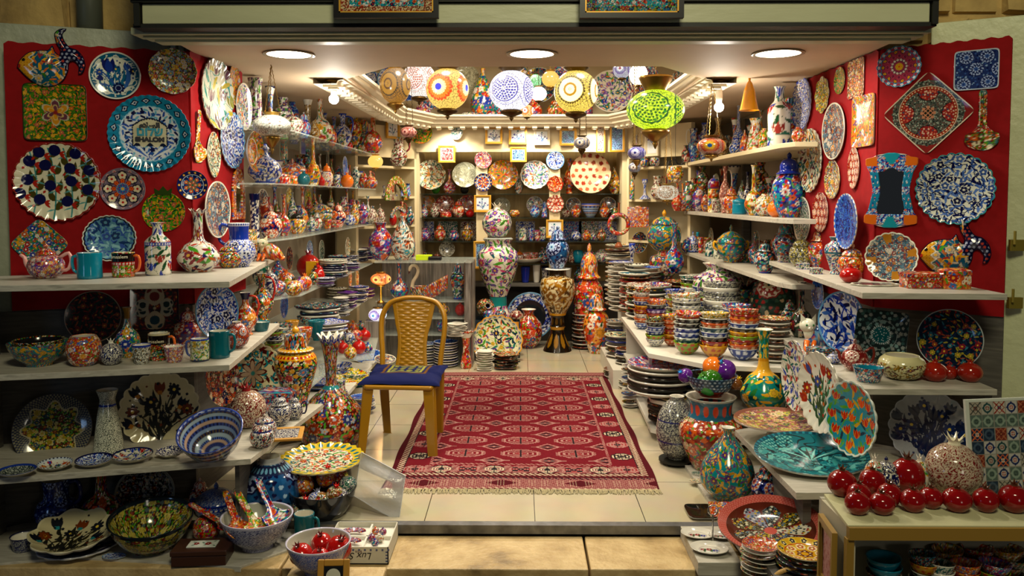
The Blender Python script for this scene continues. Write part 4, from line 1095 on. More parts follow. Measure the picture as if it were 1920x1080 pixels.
def stack(kind,px,base,w,count,pitch,sts,z,place,unit=None,look='plate',top=None,h=None,cat=None,at=None,sq=0,jitter=.006,seed=0,topst=None,grp=None):
 """a pile: every piece is a thing of its own. px,base,w in pixels, pitch in pixels between pieces; sts = styles from the bottom up, repeated"""
 if base<0:at=online(px,(0,-base),(1,-base),z)
 p=at if at is not None else onZ(px,base,z); m=mpp(p); rng=random.Random(px*7+base+seed)
 if at is None:
  back=Vector((p.x,p.y,0)).normalized()*(w*m*0.3); p=Vector((p.x+back.x,p.y+back.y,z))
 m=mpp(p); protos={}
 hh=(h or pitch*2.2)*m
 for i in range(count):
  st=sts[i % len(sts)]
  istop=i == count-1
  if istop and topst:st=topst
  P_=Vector((p.x+rng.uniform(-jitter,jitter),p.y+rng.uniform(-jitter,jitter),p.z+i*pitch*m))
  key=(st,istop)
  if key in protos:
   src=protos[key]; o=src.copy(); COL.objects.link(o); o.location=P_; o.rotation_euler=(0,0,rng.uniform(0,6))
  elif kind == 'bowl':
   o=vessel('bowl',P_,w*m,hh,st,st2=None,rot=rng.uniform(0,6),dens=.7 if istop else .45,k=1.0); protos[key]=o
   if istop:o.rotation_euler=(rng.uniform(-.12,.05),rng.uniform(-.08,.08),0)
  else:
   o=dish((unit or 'plate').split()[-1],P_,Vector((0,0,1)),w*m/2,st,rng.uniform(0,6),depth_=max(.10,min(.22,hh/(w*m/2))),square=sq,dens=.7 if istop else .35,
      thick=min(.05,.5*pitch/w*2),back=STY[st]['g'] if st in DARKB else '#d0ccbe'); protos[key]=o
   if not istop:o.rotation_euler=(0,0,rng.uniform(0,6) if not sq else rng.uniform(-.05,.05))
  n=count-i
  lk=STY[st]['words']+' ' +(unit or kind)
  pos='topmost' if n == 1 else (ORD[n]+' from top' if n<20 else 'lowest')
  reg(o,lk,'',cat or kind,px,group=grp or (look+' stack ' +place),fixed='%s, %s of the stack %s' % (lk,pos,place))
# back wall
BWL='on the rear wall unit'
B0,B1=(-1.03,8.22),(1.03,8.22)
P8=((-1,8.12),(1,8.12))
row('on the uppermost glass shelf of the rear wall unit',B0,B1,BZ[0],'''
long 843 24 46 pnd
pom 871 16 20 pla_k c=#15130f | small black pomegranate ornament
pom 817 16 22 pla_g c=#2f7a1c | small green pomegranate ornament
ewer 1067 22 66 ord
tear 1152 22 50 yed
pom 972 16 34 wtq
''')
for a in ((808,328,56,'p_gwf','cream round dish with green leaves'),(872,328,48,'p_silver','plain silver-grey round dish'),(943,328,56,'p_org','brown-green floral round dish'),(1003,328,54,'p_whf','white scalloped floral dish')):
 disc(a[0],a[1],a[2],a[3],P8,a[4]+' standing','on the uppermost rear shelf',tilt=.15,scallop=16 if 'scall' in a[4] else 0)
disc(1107,325,76,'p_cream',P8,'large cream dish with red circles','standing on the uppermost rear shelf',tilt=.12)
for a in ((906,300,32,'pnd','small pink floral plate hung on the pale upright',0),(906,342,34,'p_nvm','small purple plate with orange star hung on the pale upright',0),(1041,301,34,'p_blf','small blue floral plate hung on the pale upright',0),(1041,345,30,'p_red','small orange ruffled plate hung on the pale upright',8),(1041,382,32,'oml','small pink rimmed plate hung on the pale upright',14)):
 disc(a[0],a[1],a[2],a[3],((-1,7.98),(1,7.98)),a[4],'',off=.006,scallop=a[5],samp=.1)
row('on the second glass shelf of the rear wall unit',B0,B1,BZ[1],'''
jug 796 14 24 bud
ovoid 815 17 26 wrd
canister 836 22 12 rdd | small red box-like canister
jar 860 26 34 rdd
pom 881 16 16 pla_r c=#b4150f | small red pomegranate ornament
pot 925 26 12 yed
pot 965 20 14 yed
ovoid 1003 20 26 bfl
bell 1021 12 30 bfl
pot 1061 16 14 srd
jar 1080 20 26 ord
bowl 1107 36 26 bst | blue and cream wave-banded bowl
jar 1133 20 30 ord
pot 1153 14 18 blf
''')
for a in ((800,384,36,'p_org','orange rimmed plate'),(835,384,36,'oml','red and white floral plate'),(877,382,34,'rdd','red flowered plate'),(941,386,32,'p_silver','pale grey patterned plate'),(1003,384,32,'p_whf','white floral plate'),(1075,384,28,'p_gry','grey-blue plate'),(1140,384,30,'p_gry','grey floral plate')):
 disc(a[0],a[1],a[2],a[3],((-1,8.36),(1,8.36)),a[4],'leaning at the back of the second rear shelf',tilt=.12)
row('on the third glass shelf of the rear wall unit',B0,B1,BZ[2],'''
ovoid 797 21 24 pud
jar 825 23 32 rdd
squat 851 20 24 bud
jar 877 24 32 yed
canister 980 16 26 wfl
cup 996 12 24 bfl
cup 1008 14 20 pnd
cup 1018 14 26 wfl
ball 1080 20 18 wbl
ovoid 1100 18 20 ord
squat 1128 18 26 brd
ovoid 1112 14 16 wfl
''')
def tilepanel(px,py,wpx,hpx,st,y,look,place,frame=False,depth_=.012,tilt=0.0,plane=None,off=0.0,name=None,framecol=GOLD,fw=.16,yaw=0.0):
 pl=plane or ((-1,y),(1,y))
 p,n=onwall(px,py,pl[0],pl[1],off); m=mpp(p); w_,h_=wpx*m,hpx*m
 if tilt:n=(n+Vector((0,0,tilt))).normalized()
 if yaw:n=Matrix.Rotation(yaw,3,'Z') @ n
 eu=basis_rot(n)
 nm=name or ('framed_tile' if frame else 'painted_tile')
 SEED[0] += 1
 nx=max(16,int(wpx*.9)); ny=max(16,int(hpx*.9)); iw,ih=(w_*(1-2*fw),h_-2*fw*w_) if frame else (w_,h_)
 xs,ys=np.linspace(-iw/2,iw/2,nx),np.linspace(-ih/2,ih/2,ny); X,Y=np.meshgrid(xs,ys)
 U=(X/(iw/2)).ravel(); V=(Y/(iw/2)).ravel(); B=np.maximum(np.abs(U),np.abs(Y/(ih/2)).ravel())
 C=paint(st,U*.95,V*.95*min(1,(iw/ih)**0 ),B*.9,np.arctan2(V,U),None,SEED[0],plate=True)
 v=np.stack([X,Y,np.full_like(X,depth_)],-1).reshape(-1,3)
 i=np.arange(ny-1)[:,None]; j=np.arange(nx-1)[None,:]
 f=np.stack([i*nx+j,i*nx+j+1,(i+1)*nx+j+1,(i+1)*nx+j],-1).reshape(-1,4)
 nvv=len(v); q=np.array([[-iw/2,-ih/2,0],[iw/2,-ih/2,0],[iw/2,ih/2,0],[-iw/2,ih/2,0],[-iw/2,-ih/2,depth_-.0004],[iw/2,-ih/2,depth_-.0004],[iw/2,ih/2,depth_-.0004],[-iw/2,ih/2,depth_-.0004]])
 v=np.vstack([v,q]); f=np.vstack([f,np.array([(0,3,2,1),(0,1,5,4),(1,2,6,5),(2,3,7,6),(3,0,4,7)])+nvv])
 C=np.vstack([C,np.tile(L3('#c8c0a8'),(8,1))])
 if frame:
  root=empty(nm,p,eu)
  new_obj('tile',np_mesh('tile',v,f,C,smooth=False),GLAZE,root)
  fb=MB(); W2,H2,b=w_/2,h_/2,fw*w_
  for (o0,o1,zz) in ((1.0,.55,depth_+.010),(.55,.25,depth_+.004)):
   a0,a1=b*o0,b*o1
   fb.box(-W2+(b-a0),W2-(b-a0),-H2+(b-a0),-H2+(b-a1),0,zz).box(-W2+(b-a0),W2-(b-a0),H2-(b-a1),H2-(b-a0),0,zz)
   fb.box(-W2+(b-a0),-W2+(b-a1),-H2+(b-a1),H2-(b-a1),0,zz).box(W2-(b-a1),W2-(b-a0),-H2+(b-a1),H2-(b-a1),0,zz)
  fb.build('frame',framecol,root,bevel=.0015)
  mb=MB(); b2=.25*b
  mb.box(-iw/2-b2,iw/2+b2,-ih/2-b2,ih/2+b2,0,depth_-.002).build('mount',mat('cream mount','#cfc4a6',rough=.7),root)
  return reg(root,look,place,'picture',px)
 o=new_obj(nm,np_mesh(nm,v,f,C,smooth=False),GLAZE,None,p,eu)
 return reg(o,look,place,'tile',px)
for i,(px,st) in enumerate(((796,'wbl'),(840,'wgn'),(882,'wrd'),(1072,'bfl'),(1103,'wfl'),(1140,'wbl'),(985,'wbl'))):
 tilepanel(px,432,36,34,st,8.42,STY[st]['words']+' square tile','at the back of the third rear shelf')
row('on the fourth glass shelf of the rear wall unit',(-1.03,8.32),(1.03,8.32),BZ[3] ,'''
ovoid 796 16 24 nfl
squat 820 20 22 oml
ovoid 1020 24 30 nfl
squat 974 18 26 wrd l=pla_o
pot 1084 22 24 pla_c
tear 1072 14 26 srd
ball 1128 30 26 wpu
pot 1105 26 22 wfl
''')
disc(838,467,30,'p_dot',((-1,8.3),(1,8.3)),'black and white dotted round plate','leaning on the counter-height rear shelf',tilt=.15)
p=online(990,B0,B1,BZ[3]); o=dish('boat_dish',p+Vector((0,.08,.02)),Vector((0,-.35,1)),.19,'rdd',.1,oval=(1,.45),depth_=.35)
reg(o,'long red and blue boat-shaped dish','on the rear shelf beside the cobalt covered jar','dish',990)
row('on the dim bottom shelf of the rear wall unit',(-1.03,8.34),(1.03,8.34),.63,'''
cup 985 18 30 pla_b
cup 1006 15 34 pla_w
cup 1022 14 30 wnv
cup 1064 16 28 pla_w
ovoid 1085 18 30 nfl
''')
row('on the glass counter behind the yellow chair',(-1.28,7.3),(-.46,7.3),.95,'''
ovoid 714 46 70 pud k=1.2 | large purple floral vase
tear 755 46 82 wtq | white teardrop vase with turquoise blossoms
''')
m_=MB().box(-.07,.07,-.05,.05,0,.045).build('notepad_cube',mat('lime green paper','#b8d400',rough=.7),None,online(795,(-1,7.25),(1,7.25),.952),bevel=.003); reg(m_,'lime green block of note paper','on the glass counter','notepad',795)
m_=MB().box(-.06,.06,-.045,.045,0,.035).build('pencil_case',BLACK,None,online(816,(-1,7.22),(1,7.22),.952),bevel=.008); reg(m_,'small black case','on the glass counter beside the lime green paper','case',816)
LN0,LN1=(-1.40,7.42),(-1.05,7.92)
row('on the upper board of the pale corner niche',LN0,LN1,1.82,'''
jugr 747 34 54 wrd | white jug with dark red spots
''')
row('on the second board of the pale corner niche, before the green mirror',LN0,LN1,1.53,'''
candle 720 9 20 wnv | small black and white shaker
candle 731 9 20 wrd | small red and white shaker
candle 742 9 20 wnv | small blue and white shaker
bell 753 10 24 sbl | small pale blue conical shaker
bell 765 12 24 bfl | small lilac conical shaker
''')
row('on the third board of the pale corner niche',LN0,LN1,1.25,'''
pom 737 14 26 pla_r c=#b4150f | small tall red pomegranate ornament
dome 713 26 42 wrd | white cake stand with pink dome
ewer 754 16 44 rdd
ovoid 768 18 34 nfl
''')
row('on the low board of the pale corner niche',LN0,LN1,.93,'''
ovoid 772 14 46 pud
''')
RN0,RN1=(1.10,7.88),(1.42,7.42)
row('on the uppermost board of the pale corner niche by the green lantern',RN0,RN1,1.815,'''
squat 1208 18 24 tqd
pot 1228 20 16 wfl
long 1193 12 60 wpu
''')
row('on the second board of the pale corner niche by the green lantern',RN0,RN1,1.50,'''
candle 1209 22 38 sbl | blue and white bell-shaped candlestick
jugr 1233 26 44 wrd | white floral jug
cyl 1185 9 44 tqd
''')
row('on the third board of the pale corner niche by the green lantern',RN0,RN1,1.25,'''
ball 1196 26 36 wor
''')
tilepanel(1196,407,40,38,'ord',7.75,'orange flowered tile','leaning in the pale corner niche by the green lantern')
disc(1200,455,40,'p_dbl',((1.0,8.1),(1.5,7.5)),'dark floral plate','leaning in the pale corner niche by the green lantern',tilt=.15)
PF=((-1,7.94),(1,7.94))
tilepanel(838,289,32,32,'tile_r',7.94,'small gold-framed red tile','hung above the ochre wood back, chair side',True)
tilepanel(926,254,32,32,'tile_w',7.94,'gold-framed white tile with a blue flower','on the cream frieze beneath the violet lantern',True)
tilepanel(971,255,34,32,'tile_w',7.94,'gold-framed white tile with pale sprigs','on the cream frieze beneath the violet lantern',True)
tilepanel(972,290,31,28,'tile_b',7.93,'gold-framed grey-blue tile','hung just under the sprigged framed tile',True)
tilepanel(1016,257,30,30,'tile_w',7.94,'white-framed tile with blue flowers','on the cream frieze',True,framecol=mat('white frame','#d8ccb0',rough=.5))
tilepanel(1065,257,32,32,'tile_b',7.94,'gold-framed tile with a blue star flower','on the cream frieze beneath the amber globe lantern',True)
tilepanel(1126,260,17,52,'wrd',7.93,'narrow gold-framed floral tile','on the frieze near the green lantern',True,fw=.2)
tilepanel(1157,259,28,52,'tile_b',7.93,'tall gold-framed dark blue cypress tile','on the frieze near the green lantern',True)
tilepanel(735,243,34,34,'tile_w',7.3,'gold-framed white tile with a blue bird','hung on the slanting frieze above the spotted jug',True,plane=(NL0,NL1),off=.02)
tilepanel(905,382,32,32,'tile_w',7.96,'gold-framed white tile with one blue tulip','hung on the pale upright',True)
tilepanel(1040,429,32,34,'tile_w',7.96,'gold-framed floral tile','hung on the pale upright behind the cobalt jar',True)
tilepanel(905,478,34,52,'tile_b',7.96,'tall gold-framed blue cypress tile','hung behind the tall white floor vase',True)
tilepanel(1224,258,34,70,'tile_w',7.6,'tall white floral panel','hung in the corner behind the green lantern',True,plane=(NR0,NR1),off=.02,framecol=mat('white frame','#d8ccb0',rough=.5))
disc(857,248,26,'wgn',PF,'oval white and green leaf plate','hung on the cream frieze under the orange lantern',oval=(.85,1.1),roll=-.3)
disc(789,248,44,'p_grn',PF,'green-centred blue floral plate','hung behind the pink mosaic lantern',off=.05)
def archmirror(px,py,wpx,hpx,pl,st,look,place):
 p,n=onwall(px,py,pl[0],pl[1],.02); m=mpp(p); w_,h_=wpx*m,hpx*m
 root=empty('arched_mirror',p,basis_rot(n)); SEED[0] += 1
 th=np.linspace(0,PI,60); nr=8; vs=[]
 for r in np.linspace(.68,1,nr):
  for t in th:vs.append((r*math.cos(t)*w_/2,r*math.sin(t)*h_ ,.012))
 v=np.array(vs); f=[]
 for i in range(nr-1):
  for j in range(59):f.append((i*60+j,i*60+j+1,(i+1)*60+j+1,(i+1)*60+j))
 C=paint(st,v[:,0]/(w_/2),v[:,1]/(w_/2),np.full(len(v),.5),np.zeros(len(v)),None,SEED[0],.8,plate=True)
 o=new_obj('frame',np_mesh('frame',v,np.array(f),C),GLAZE,root); sm=o.modifiers.new('s','SOLIDIFY'); sm.thickness=.012
 vs=[(0,0,.004)]+[(.70*math.cos(t)*w_/2,.70*math.sin(t)*h_,.004) for t in th]
 MB().add(vs,[(0,i,i+1) for i in range(1,60)]).build('mirror_glass',mat('mirror glass','#c8c8c0',rough=.02,metal=1),root)
 reg(root,look,place,'mirror',px)
archmirror(741,376,60,46,(NL0,NL1),'grd','dark green floral arched mirror','standing behind the small shakers in the pale niche')
archmirror(745,408,44,22,(NL0,NL1),'tqd','teal arched mirror','behind the white cake stand in the pale niche')
row('on the top glass shelf inside the grey counter',(-1.25,7.3),(-.5,7.3),.588,'''
long 749 34 70 bud | multicoloured long-necked vase
''')
row('on the middle glass shelf inside the grey counter',(-1.25,7.3),(-.5,7.3),.436,'''
pom 786 20 24 ord | small orange floral pomegranate
pom 803 20 24 pud | small purple floral pomegranate
pom 833 21 24 yed | small gold and black pomegranate
pom 863 20 26 pla_r c=#b4150f | small plain red pomegranate
squat 716 26 18 bud
''')
row('on the low glass shelf inside the grey counter',(-1.25,7.3),(-.5,7.3),.285,'''
pot 795 24 20 wst | white bowl with black dots
pot 826 14 20 bud | small blue floral round pot
cup 712 26 24 wfl | white floral cup
ball 698 22 24 ord
''')
stack('plate',856,632,32,8,3.0,['pla_w'],.285,'on the low glass shelf of the counter','wavy dish',sq=.5)
stack('plate',836,689,46,10,4.7,['sbl','pla_w'],0,'on the floor beneath the counter, by the red vase','plate',topst='p_blu')
stack('plate',800,686,40,8,5.2,['pla_w','sbl'],0,'on the floor just behind the chair','plate',topst='p_blf')
p=onZ(800,566,.588); p=online(800,(-1,7.3),(1,7.3),.588); sw=empty('swan_dish',p+Vector((0,0,.005)),(0,0,0)); m=mpp(p)
L_=60*m; N=60; M_=26; vs=[]
for i in range(N):
 t=i/(N-1); x=(t-.42)*L_*1.15
 wd=.36*L_*math.sin(min(1,t*1.35+.12)*PI*.62+.25)*(1-max(0,t-.55)*1.9); wd=max(wd,.012)
 zt=(.42+.34*max(0,t-.4)*2)*L_*.9; zb=max(0,(t-.6))*L_*.8
 for j in range(M_):
  a=-PI+PI*j/(M_-1)
  vs.append((x,wd*math.cos(a),zt+(zt-zb)*math.sin(a)))
v=np.array(vs); f=[(i*M_+j,i*M_+j+1,(i+1)*M_+j+1,(i+1)*M_+j) for i in range(N-1) for j in range(M_-1)]
C=paint('bld',v[:,0]/L_*2,v[:,2]/L_*2,v[:,1]*0,v[:,1]*0,None,77,.6)
C2=paint('ord',v[:,0]/L_*2,v[:,2]/L_*2,v[:,1]*0,v[:,1]*0,None,78,.6); mk=v[:,0]>-.05*L_; C[mk]=C2[mk]
o=new_obj('body',np_mesh('body',v,np.array(f),C),GLAZE,sw); sm=o.modifiers.new('s','SOLIDIFY'); sm.thickness=.006
NECK=[(-.46,.30),(-.42,.52),(-.30,.72),(-.26,.9),(-.34,1.03),(-.46,1.02),(-.52,.92),(-.54,.84)]
q=spline([(a+2,b) for a,b in NECK],22)
MB().tube([((a-2)*L_,0,b*L_) for a,b in q],[L_*(.065-.02*i/21) for i in range(18)]+[L_*.06,L_*.062,L_*.05,L_*.02],12).build('neck',glz('#d8cdb0'),sw,smooth=True)
MB().tube([(-.535*L_,0,.86*L_),(-.56*L_,0,.76*L_)],[L_*.03,L_*.006],8).build('beak',glz('#5a1f1c'),sw,smooth=True)
reg(sw,'swan-shaped dish with cream neck and orange floral body','inside the grey counter','dish',800)
row('on the top glass shelf inside the grey counter',(-1.25,7.3),(-.5,7.3),.588,'''
urn 858 28 70 nfl | blue covered jar with tall pointed lid
''')
BL='on the ledge above the cornice'
row(BL,(-.9,8.15),(1.0,8.15),2.30,'''
tear 905 46 96 tqd | large teal and red teardrop vase
ovoid 936 24 60 nfl
squat 792 34 36 pnd
vase 716 22 44 bfl
pot 880 34 14 wfl
ovoid 1000 34 40 rdd
vase 955 26 60 blf
ovoid 1098 28 44 pud
squat 1045 40 46 brd
pot 918 24 18 pnd
tear 1250 22 50 tqf
''')
PLD=((-1,8.35),(1,8.35))
for a in ((735,150,54,'p_blf','white and blue plate',0),(1060,150,60,'bud','blue floral plate',0),(1146,172,80,'p_whf','large clear-grey plate with blue flowers',0),(1205,150,62,'bud','blue speckled plate',12),(1276,155,44,'wtq','white plate with blue blossoms',0),(1010,160,66,'p_dbl','dark navy floral plate',0),(700,155,40,'p_blf','white scalloped plate',14),(1244,170,60,'p_gry','grey-blue plate',0),(870,150,60,'p_silver','grey round plate',0),(765,165,50,'p_blu','deep blue plate',0),(805,185,44,'bud','blue and pink plate',0),(965,150,60,'tqd','teal floral plate',0)):
 disc(a[0],a[1],a[2],a[3],PLD,a[4],'standing on the ledge above the cornice',tilt=.1,scallop=a[5],yaw=0)
Z('hour',1045,661,66,152,dict(STY['sgl'],edge=[(0,.27,'#1c140a','#8a6210'),(.27,.30,'#c8901a',None),(.30,.44,'#1c140a','#5a400e'),(.44,.47,'#c8901a',None),(.93,1.01,'#3a2a10',None)],nd=9),0,'on the tiles before the rear unit','large brown and cream scroll-painted pedestal vase',dens=.9)
for nm in ():
 pass
p=onZ(1045,661,0); q=Vector((p.x,p.y,0))+Vector((p.x,p.y,0)).normalized()*66*mpp(p)*.3; zt=152*mpp(q)+.001
o=MB().lathe([(0.0001,0),(.115,0),(.125,.006),(.12,.012),(.0001,.012)],40).build('glass_disc',mat('white frosted disc','#d8d8d0',rough=.2),None,(q.x,q.y,zt)); reg(o,'pale round disc','laid on the brown scroll-painted pedestal vase','stand',1048)
o=vessel('jar',Vector((q.x,q.y,zt+.013)),44*mpp(q),80*mpp(q),'bml',dens=1.0,k=.8); reg(o,'cobalt and white covered jar','standing on the brown pedestal vase','jar',1048)
q=onZ(933,672,0); wq=84*mpp(q)
vc=MB().box(-wq/2,wq/2,0,wq*.8,0,.35).build('mosaic_cube',mat('dark mosaic cube','#24303a',rough=.2),None,(q.x,q.y+.02,0)); 
sc=MB()
for i,(a0,a1) in enumerate(((.32,.42),(.46,.52),(.56,.68),(.72,.80),(.9,.97))):sc.box(-wq/2+a0*wq,-wq/2+a1*wq,-.004,0,.16,.345)
o=sc.build('striped_inlay',mat('orange mosaic stripe','#c07a1c',rough=.2),vc); reg(vc,'dark mosaic cube pedestal with orange stripes','carrying the tall white floor vase','pedestal',933)
vq=Vector((q.x,q.y+.18,.35)); mq=mpp(vq)
shape('tallw','floor_vase','vase','floor vase',[('body',[(0,0),(.62,0),(.66,.03),(.55,.09),(.44,.16),(.42,.27),(.5,.33),(.8,.52),(1,.72),(.95,.83),(.66,.91),(.64,.96),(.75,1)],[(.66,.99),(.55,.92)])])
o=vessel('tallw',vq,76*mq,150*mq,dict(STY['wpu'],size=.14,edge=[(.17,.28,'#178a88',None),(.28,.29,'#0a4a50',None),(.0,.02,TEAL,None)]),dens=1.2,k=1.0)
reg(o,'tall white floor vase with purple and turquoise flowers','on the mosaic cube','vase',937)
zt=.35+150*mq
o=MB().lathe([(0.0001,0),(.13,0),(.138,.005),(.13,.012),(.0001,.012)],40).build('glass_disc',mat('clear glass disc','#dfe8e4',rough=.04,alpha=.4),None,(vq.x,vq.y,zt)); reg(o,'clear glass disc','laid across the mouth of the tall white floor vase','stand',935)
o=vessel('pom',Vector((vq.x-.01,vq.y,zt+.012)),55*mq,66*mq,dict(STY['wpu'],size=.26),dens=1.2,crowncol='#d8d0b8'); reg(o,'large white floral pomegranate','standing on top of the tall white floor vase','ornament',935)
p=onZ(932,672,0); 
o=dish('plate',Vector((q.x+.0,q.y-.085,.185)),Vector((0,-1,.22)),47*mpp(p),'p_gld',0,scallop=18,samp=.05,dens=1.2,depth_=.13); reg(o,'cream floral plate with golden scalloped rim','leaning on the mosaic cube','plate',932)
stack('plate',909,695,28,9,4.1,['pla_w'],0,'of plain white dishes before the golden-rimmed plate','dish',sq=.4)
stack('plate',948,693,42,9,2.9,['brd','pla_k'],0,'of brown dishes before the golden-rimmed plate','dish',sq=.5)
Z('trumpet',874,692,30,70,'rdd',0,'on the tiles beside the white dishes','red floral vase with flared foot and ruffled mouth',ruffle=8,dens=1)
for px,st in ((916,'bud'),(939,'nfl')):
 pp=online(px,(-1,q.y+.06),(1,q.y+.06),.352); o=vessel('pom',pp,21*mpp(pp),26*mpp(pp),st); reg(o,STY[st]['words']+' small pomegranate','on the mosaic cube at the foot of the tall vase','ornament',px)
pp=online(968,(-1,q.y+.09),(1,q.y+.09),.352); o=vessel('squat',pp,28*mpp(pp),22*mpp(pp),'srd'); reg(o,'grey-brown small lidded pot','on the mosaic cube at the foot of the tall vase','jar',968)
pp=online(905,(-1,q.y+.12),(1,q.y+.12),.352); jg=vessel('ball',pp+Vector((0,0,.03)),34*mpp(pp),40*mpp(pp),dict(STY['brd'],g='#2a2e20'),tilt=(1.35,0)); jg.rotation_euler=(1.3,0,.3); jg.location=pp+Vector((0,.1,.09)); reg(jg,'dark green-brown jar lying on its side','on the mosaic cube','jar',900)
Z('ovoid',991,654,52,72,'rdd',0,'on the tiles between the mosaic cube and the pedestal vase','dark red floral ovoid vase',dens=.9)
o=disc(994,592,88,'p_blf',((-1,8.16),(1,8.16)),'white and blue rimmed round mirror','leaning behind the dark red floral ovoid vase',tilt=.1,name='round_mirror',cat='mirror',painter=lambda C,U,V,B,T:C.__setitem__(B<.68,L3('#1c2024')))
def _unused(C,U,V,B,T):C[B<.66]=L3('#1a1c20')
q2=onZ(1110,670,0)
Z('jar',1104,654,58,196,'rdd',0,'on the tiles, tallest beside the plate stacks','tall orange and red covered vase',dens=.9,k=.45,lidst='ord')
Z('jar',1118,664,50,122,'ord',0,'on the tiles before the tall orange and red covered vase','orange and blue covered floor jar',dens=.9,lidst='ord')
stack('plate',1094,655,42,10,6.8,['brd','pla_w'],0,'on the tiles behind the orange floor jar','plate',topst='p_gry')
def ringvase(p,w_,h_,st,look,place,px):
 root=empty('ring_vase',p,(0,0,0)); R=w_*.42; cz=h_*.52
 N,M2=48,12; vs=[]; us=[]
 for i in range(N):
  a=2*PI*i/N
  for j in range(M2):
   b=2*PI*j/M2; r=w_*.095
   vs.append(((R+r*math.cos(b))*math.cos(a),r*math.sin(b),cz+(R+r*math.cos(b))*math.sin(a))); us.append((a*.9,b*.2))
 f=[(i*M2+j,((i+1) % N)*M2+j,((i+1) % N)*M2+(j+1) % M2,i*M2+(j+1) % M2) for i in range(N) for j in range(M2)]
 us=np.array(us); SEED[0] += 1
 C=paint(st,us[:,0],us[:,1],us[:,0]*0+.5,us[:,0],None,SEED[0],1.2)
 new_obj('ring',np_mesh('ring',vs,f,C),GLAZE,root)
 MB().lathe([(0.0001,0),(w_*.2,0),(w_*.16,h_*.06),(w_*.07,h_*.12)],20).build('foot',glz('#8a4a2a'),root,smooth=True)
 MB().lathe([(w_*.06,cz+R+.005),(w_*.05,h_*.97),(w_*.08,h_)],16).build('neck',glz('#8a4a2a'),root,smooth=True)
 reg(root,look,place,'vase',px)
# chair-side wall shelves
XL=-1.47
A0,A1=(XL,4.4),(XL,7.6)
row('on the top glass shelf of the chair-side wall',A0,A1,1.92,'''
tube 480 28 96 wfl2 b.1 | tall white vase with grape leaves
trumpet 508 20 88 bfl b.1 | slim dark blue flared vase
vase 532 32 78 wfl2 b | white grape-leaf baluster vase
vase 549 24 84 bfl b.25
cup 552 18 30 wst b.1
tureen 549 42 44 wrd | white bird-shaped covered dish with red flowers
jar 570 26 50 bfl
trumpet 578 22 86 sgl b.1 | brown and yellow trumpet vase
long 601 46 92 wor | large white vase painted with oranges
ovoid 590 18 36 sgl
bottle 627 26 62 bud b.1
ewer 643 34 66 wbl
ovoid 622 20 38 ord
vase 666 28 72 yed b.05
long 699 36 84 rdd | tall red floral bottle vase
jugr 682 14 62 brd b.1
pom 654 15 20 pla_r c=#b4150f | small red pomegranate
pom 678 17 20 grd
ball 640 18 30 wfl
vase 517 20 52 wnv b.2
long 655 22 76 nfl b.2
bottle 610 24 70 wbl b.2
bottle 688 22 60 tqd b.2
''')
row('on the second glass shelf of the chair-side wall',A0,A1,1.60,'''
garlic 497 62 74 wbl k=1.4 | large white and blue garlic-shaped vase
canister 529 30 22 rdd
canister 547 22 20 ord
tureen 549 58 52 ord b.14 | orange covered tureen with dome lid
pom 570 24 28 pla_t c=#0e6470 | plain dark teal pomegranate
long 588 26 90 yed l=pla_t | yellow floral long-necked vase
pom 603 13 22 pla_r c=#b4150f | tiny red pomegranate
jar 613 24 44 wml l=pla_o
cup 632 14 24 wfl
jar 635 24 42 bud b.12
pom 651 24 30 pla_o c=#e0761a | plain orange pomegranate
candle 652 12 38 sbl b.15
vase 667 16 40 wgn
jar 682 20 32 rdd
squat 696 24 28 ord
vase 575 26 72 nfl b.3
ovoid 560 22 60 blf b.3
bottle 622 20 56 grd b.3
ball 640 18 30 tqd b.3
bottle 600 20 64 wrd b.25
''')
row('on the third glass shelf of the chair-side wall',A0,A1,1.28,'''
squat 508 42 60 nml | navy pot with orange medallions
long 533 24 78 rdd
tear 549 20 74 wfl b.12
squat 557 34 46 yed l=pla_k | yellow floral pot with black lid
long 568 22 82 ord b.1
teapot 584 18 32 wfl | white cat-faced teapot
jar 594 20 36 wfl
tureen 602 46 54 tqd b.12 | turquoise domed tureen
cup 614 16 18 ord
jar 634 30 46 nml
cup 628 22 14 rdd
squat 656 22 24 wbl
tear 665 18 46 yed
jar 681 30 40 pud
squat 697 24 34 wrd
bottle 590 26 76 bld b.3
bottle 621 24 72 grd b.3
bottle 651 20 66 ord b.2
bottle 662 16 62 yed b.3
bottle 516 26 84 bud b.25
vase 645 22 50 wpu b.3
ovoid 672 18 44 tqd b.3
bottle 690 18 52 wfl b.3
''')
PLW=((-1.80,4.0),(-1.80,8.0))
WB='propped against the chair-side wall'
for px,py,h,st,lk in ((489,392,76,'p_gry','grey ringed plate'),(529,285,50,'p_brf','grey-rimmed arched plate'),(615,302,44,'p_dbl','dark oval plate'),(540,372,40,'p_yel','yellow-green plate'),(575,378,48,'p_grn','green floral plate'),(645,312,38,'p_blu','deep blue plate'),(578,474,46,'p_blf','white and blue leaf plate'),(601,470,40,'wgn','green leaf plate'),(540,484,44,'p_drk','red-brown plate'),(650,465,40,'p_gwf','cream floral plate')):
 disc(px,py,h,st,PLW if px<640 else ((-1.55,4),(-1.55,8)),lk,WB,off=.03)
tilepanel(566,278,30,22,'pla_b',0,'deep blue square dish','propped behind the orange covered tureen',plane=((-1.7,4),(-1.7,8)))
Z('tube',479,489,20,126,'wnv',1.157,'behind the cat figurine beside the red board','tall white cylinder vase with dark florals')
row('in the pomegranate pile on the fourth glass shelf',(-1.47,4.5),(-1.47,7.4),.92,'''
pom 579 44 54 pla_r k=1 c=#8a1a30 b.1 | wine-red pomegranate with white dots
pom 536 34 34 ord b.1
bottle 521 36 60 bud b.2
pom 505 36 56 wnv b.05
pom 596 22 34 pla_r c=#b4150f
pom 592 20 30 blf
''')
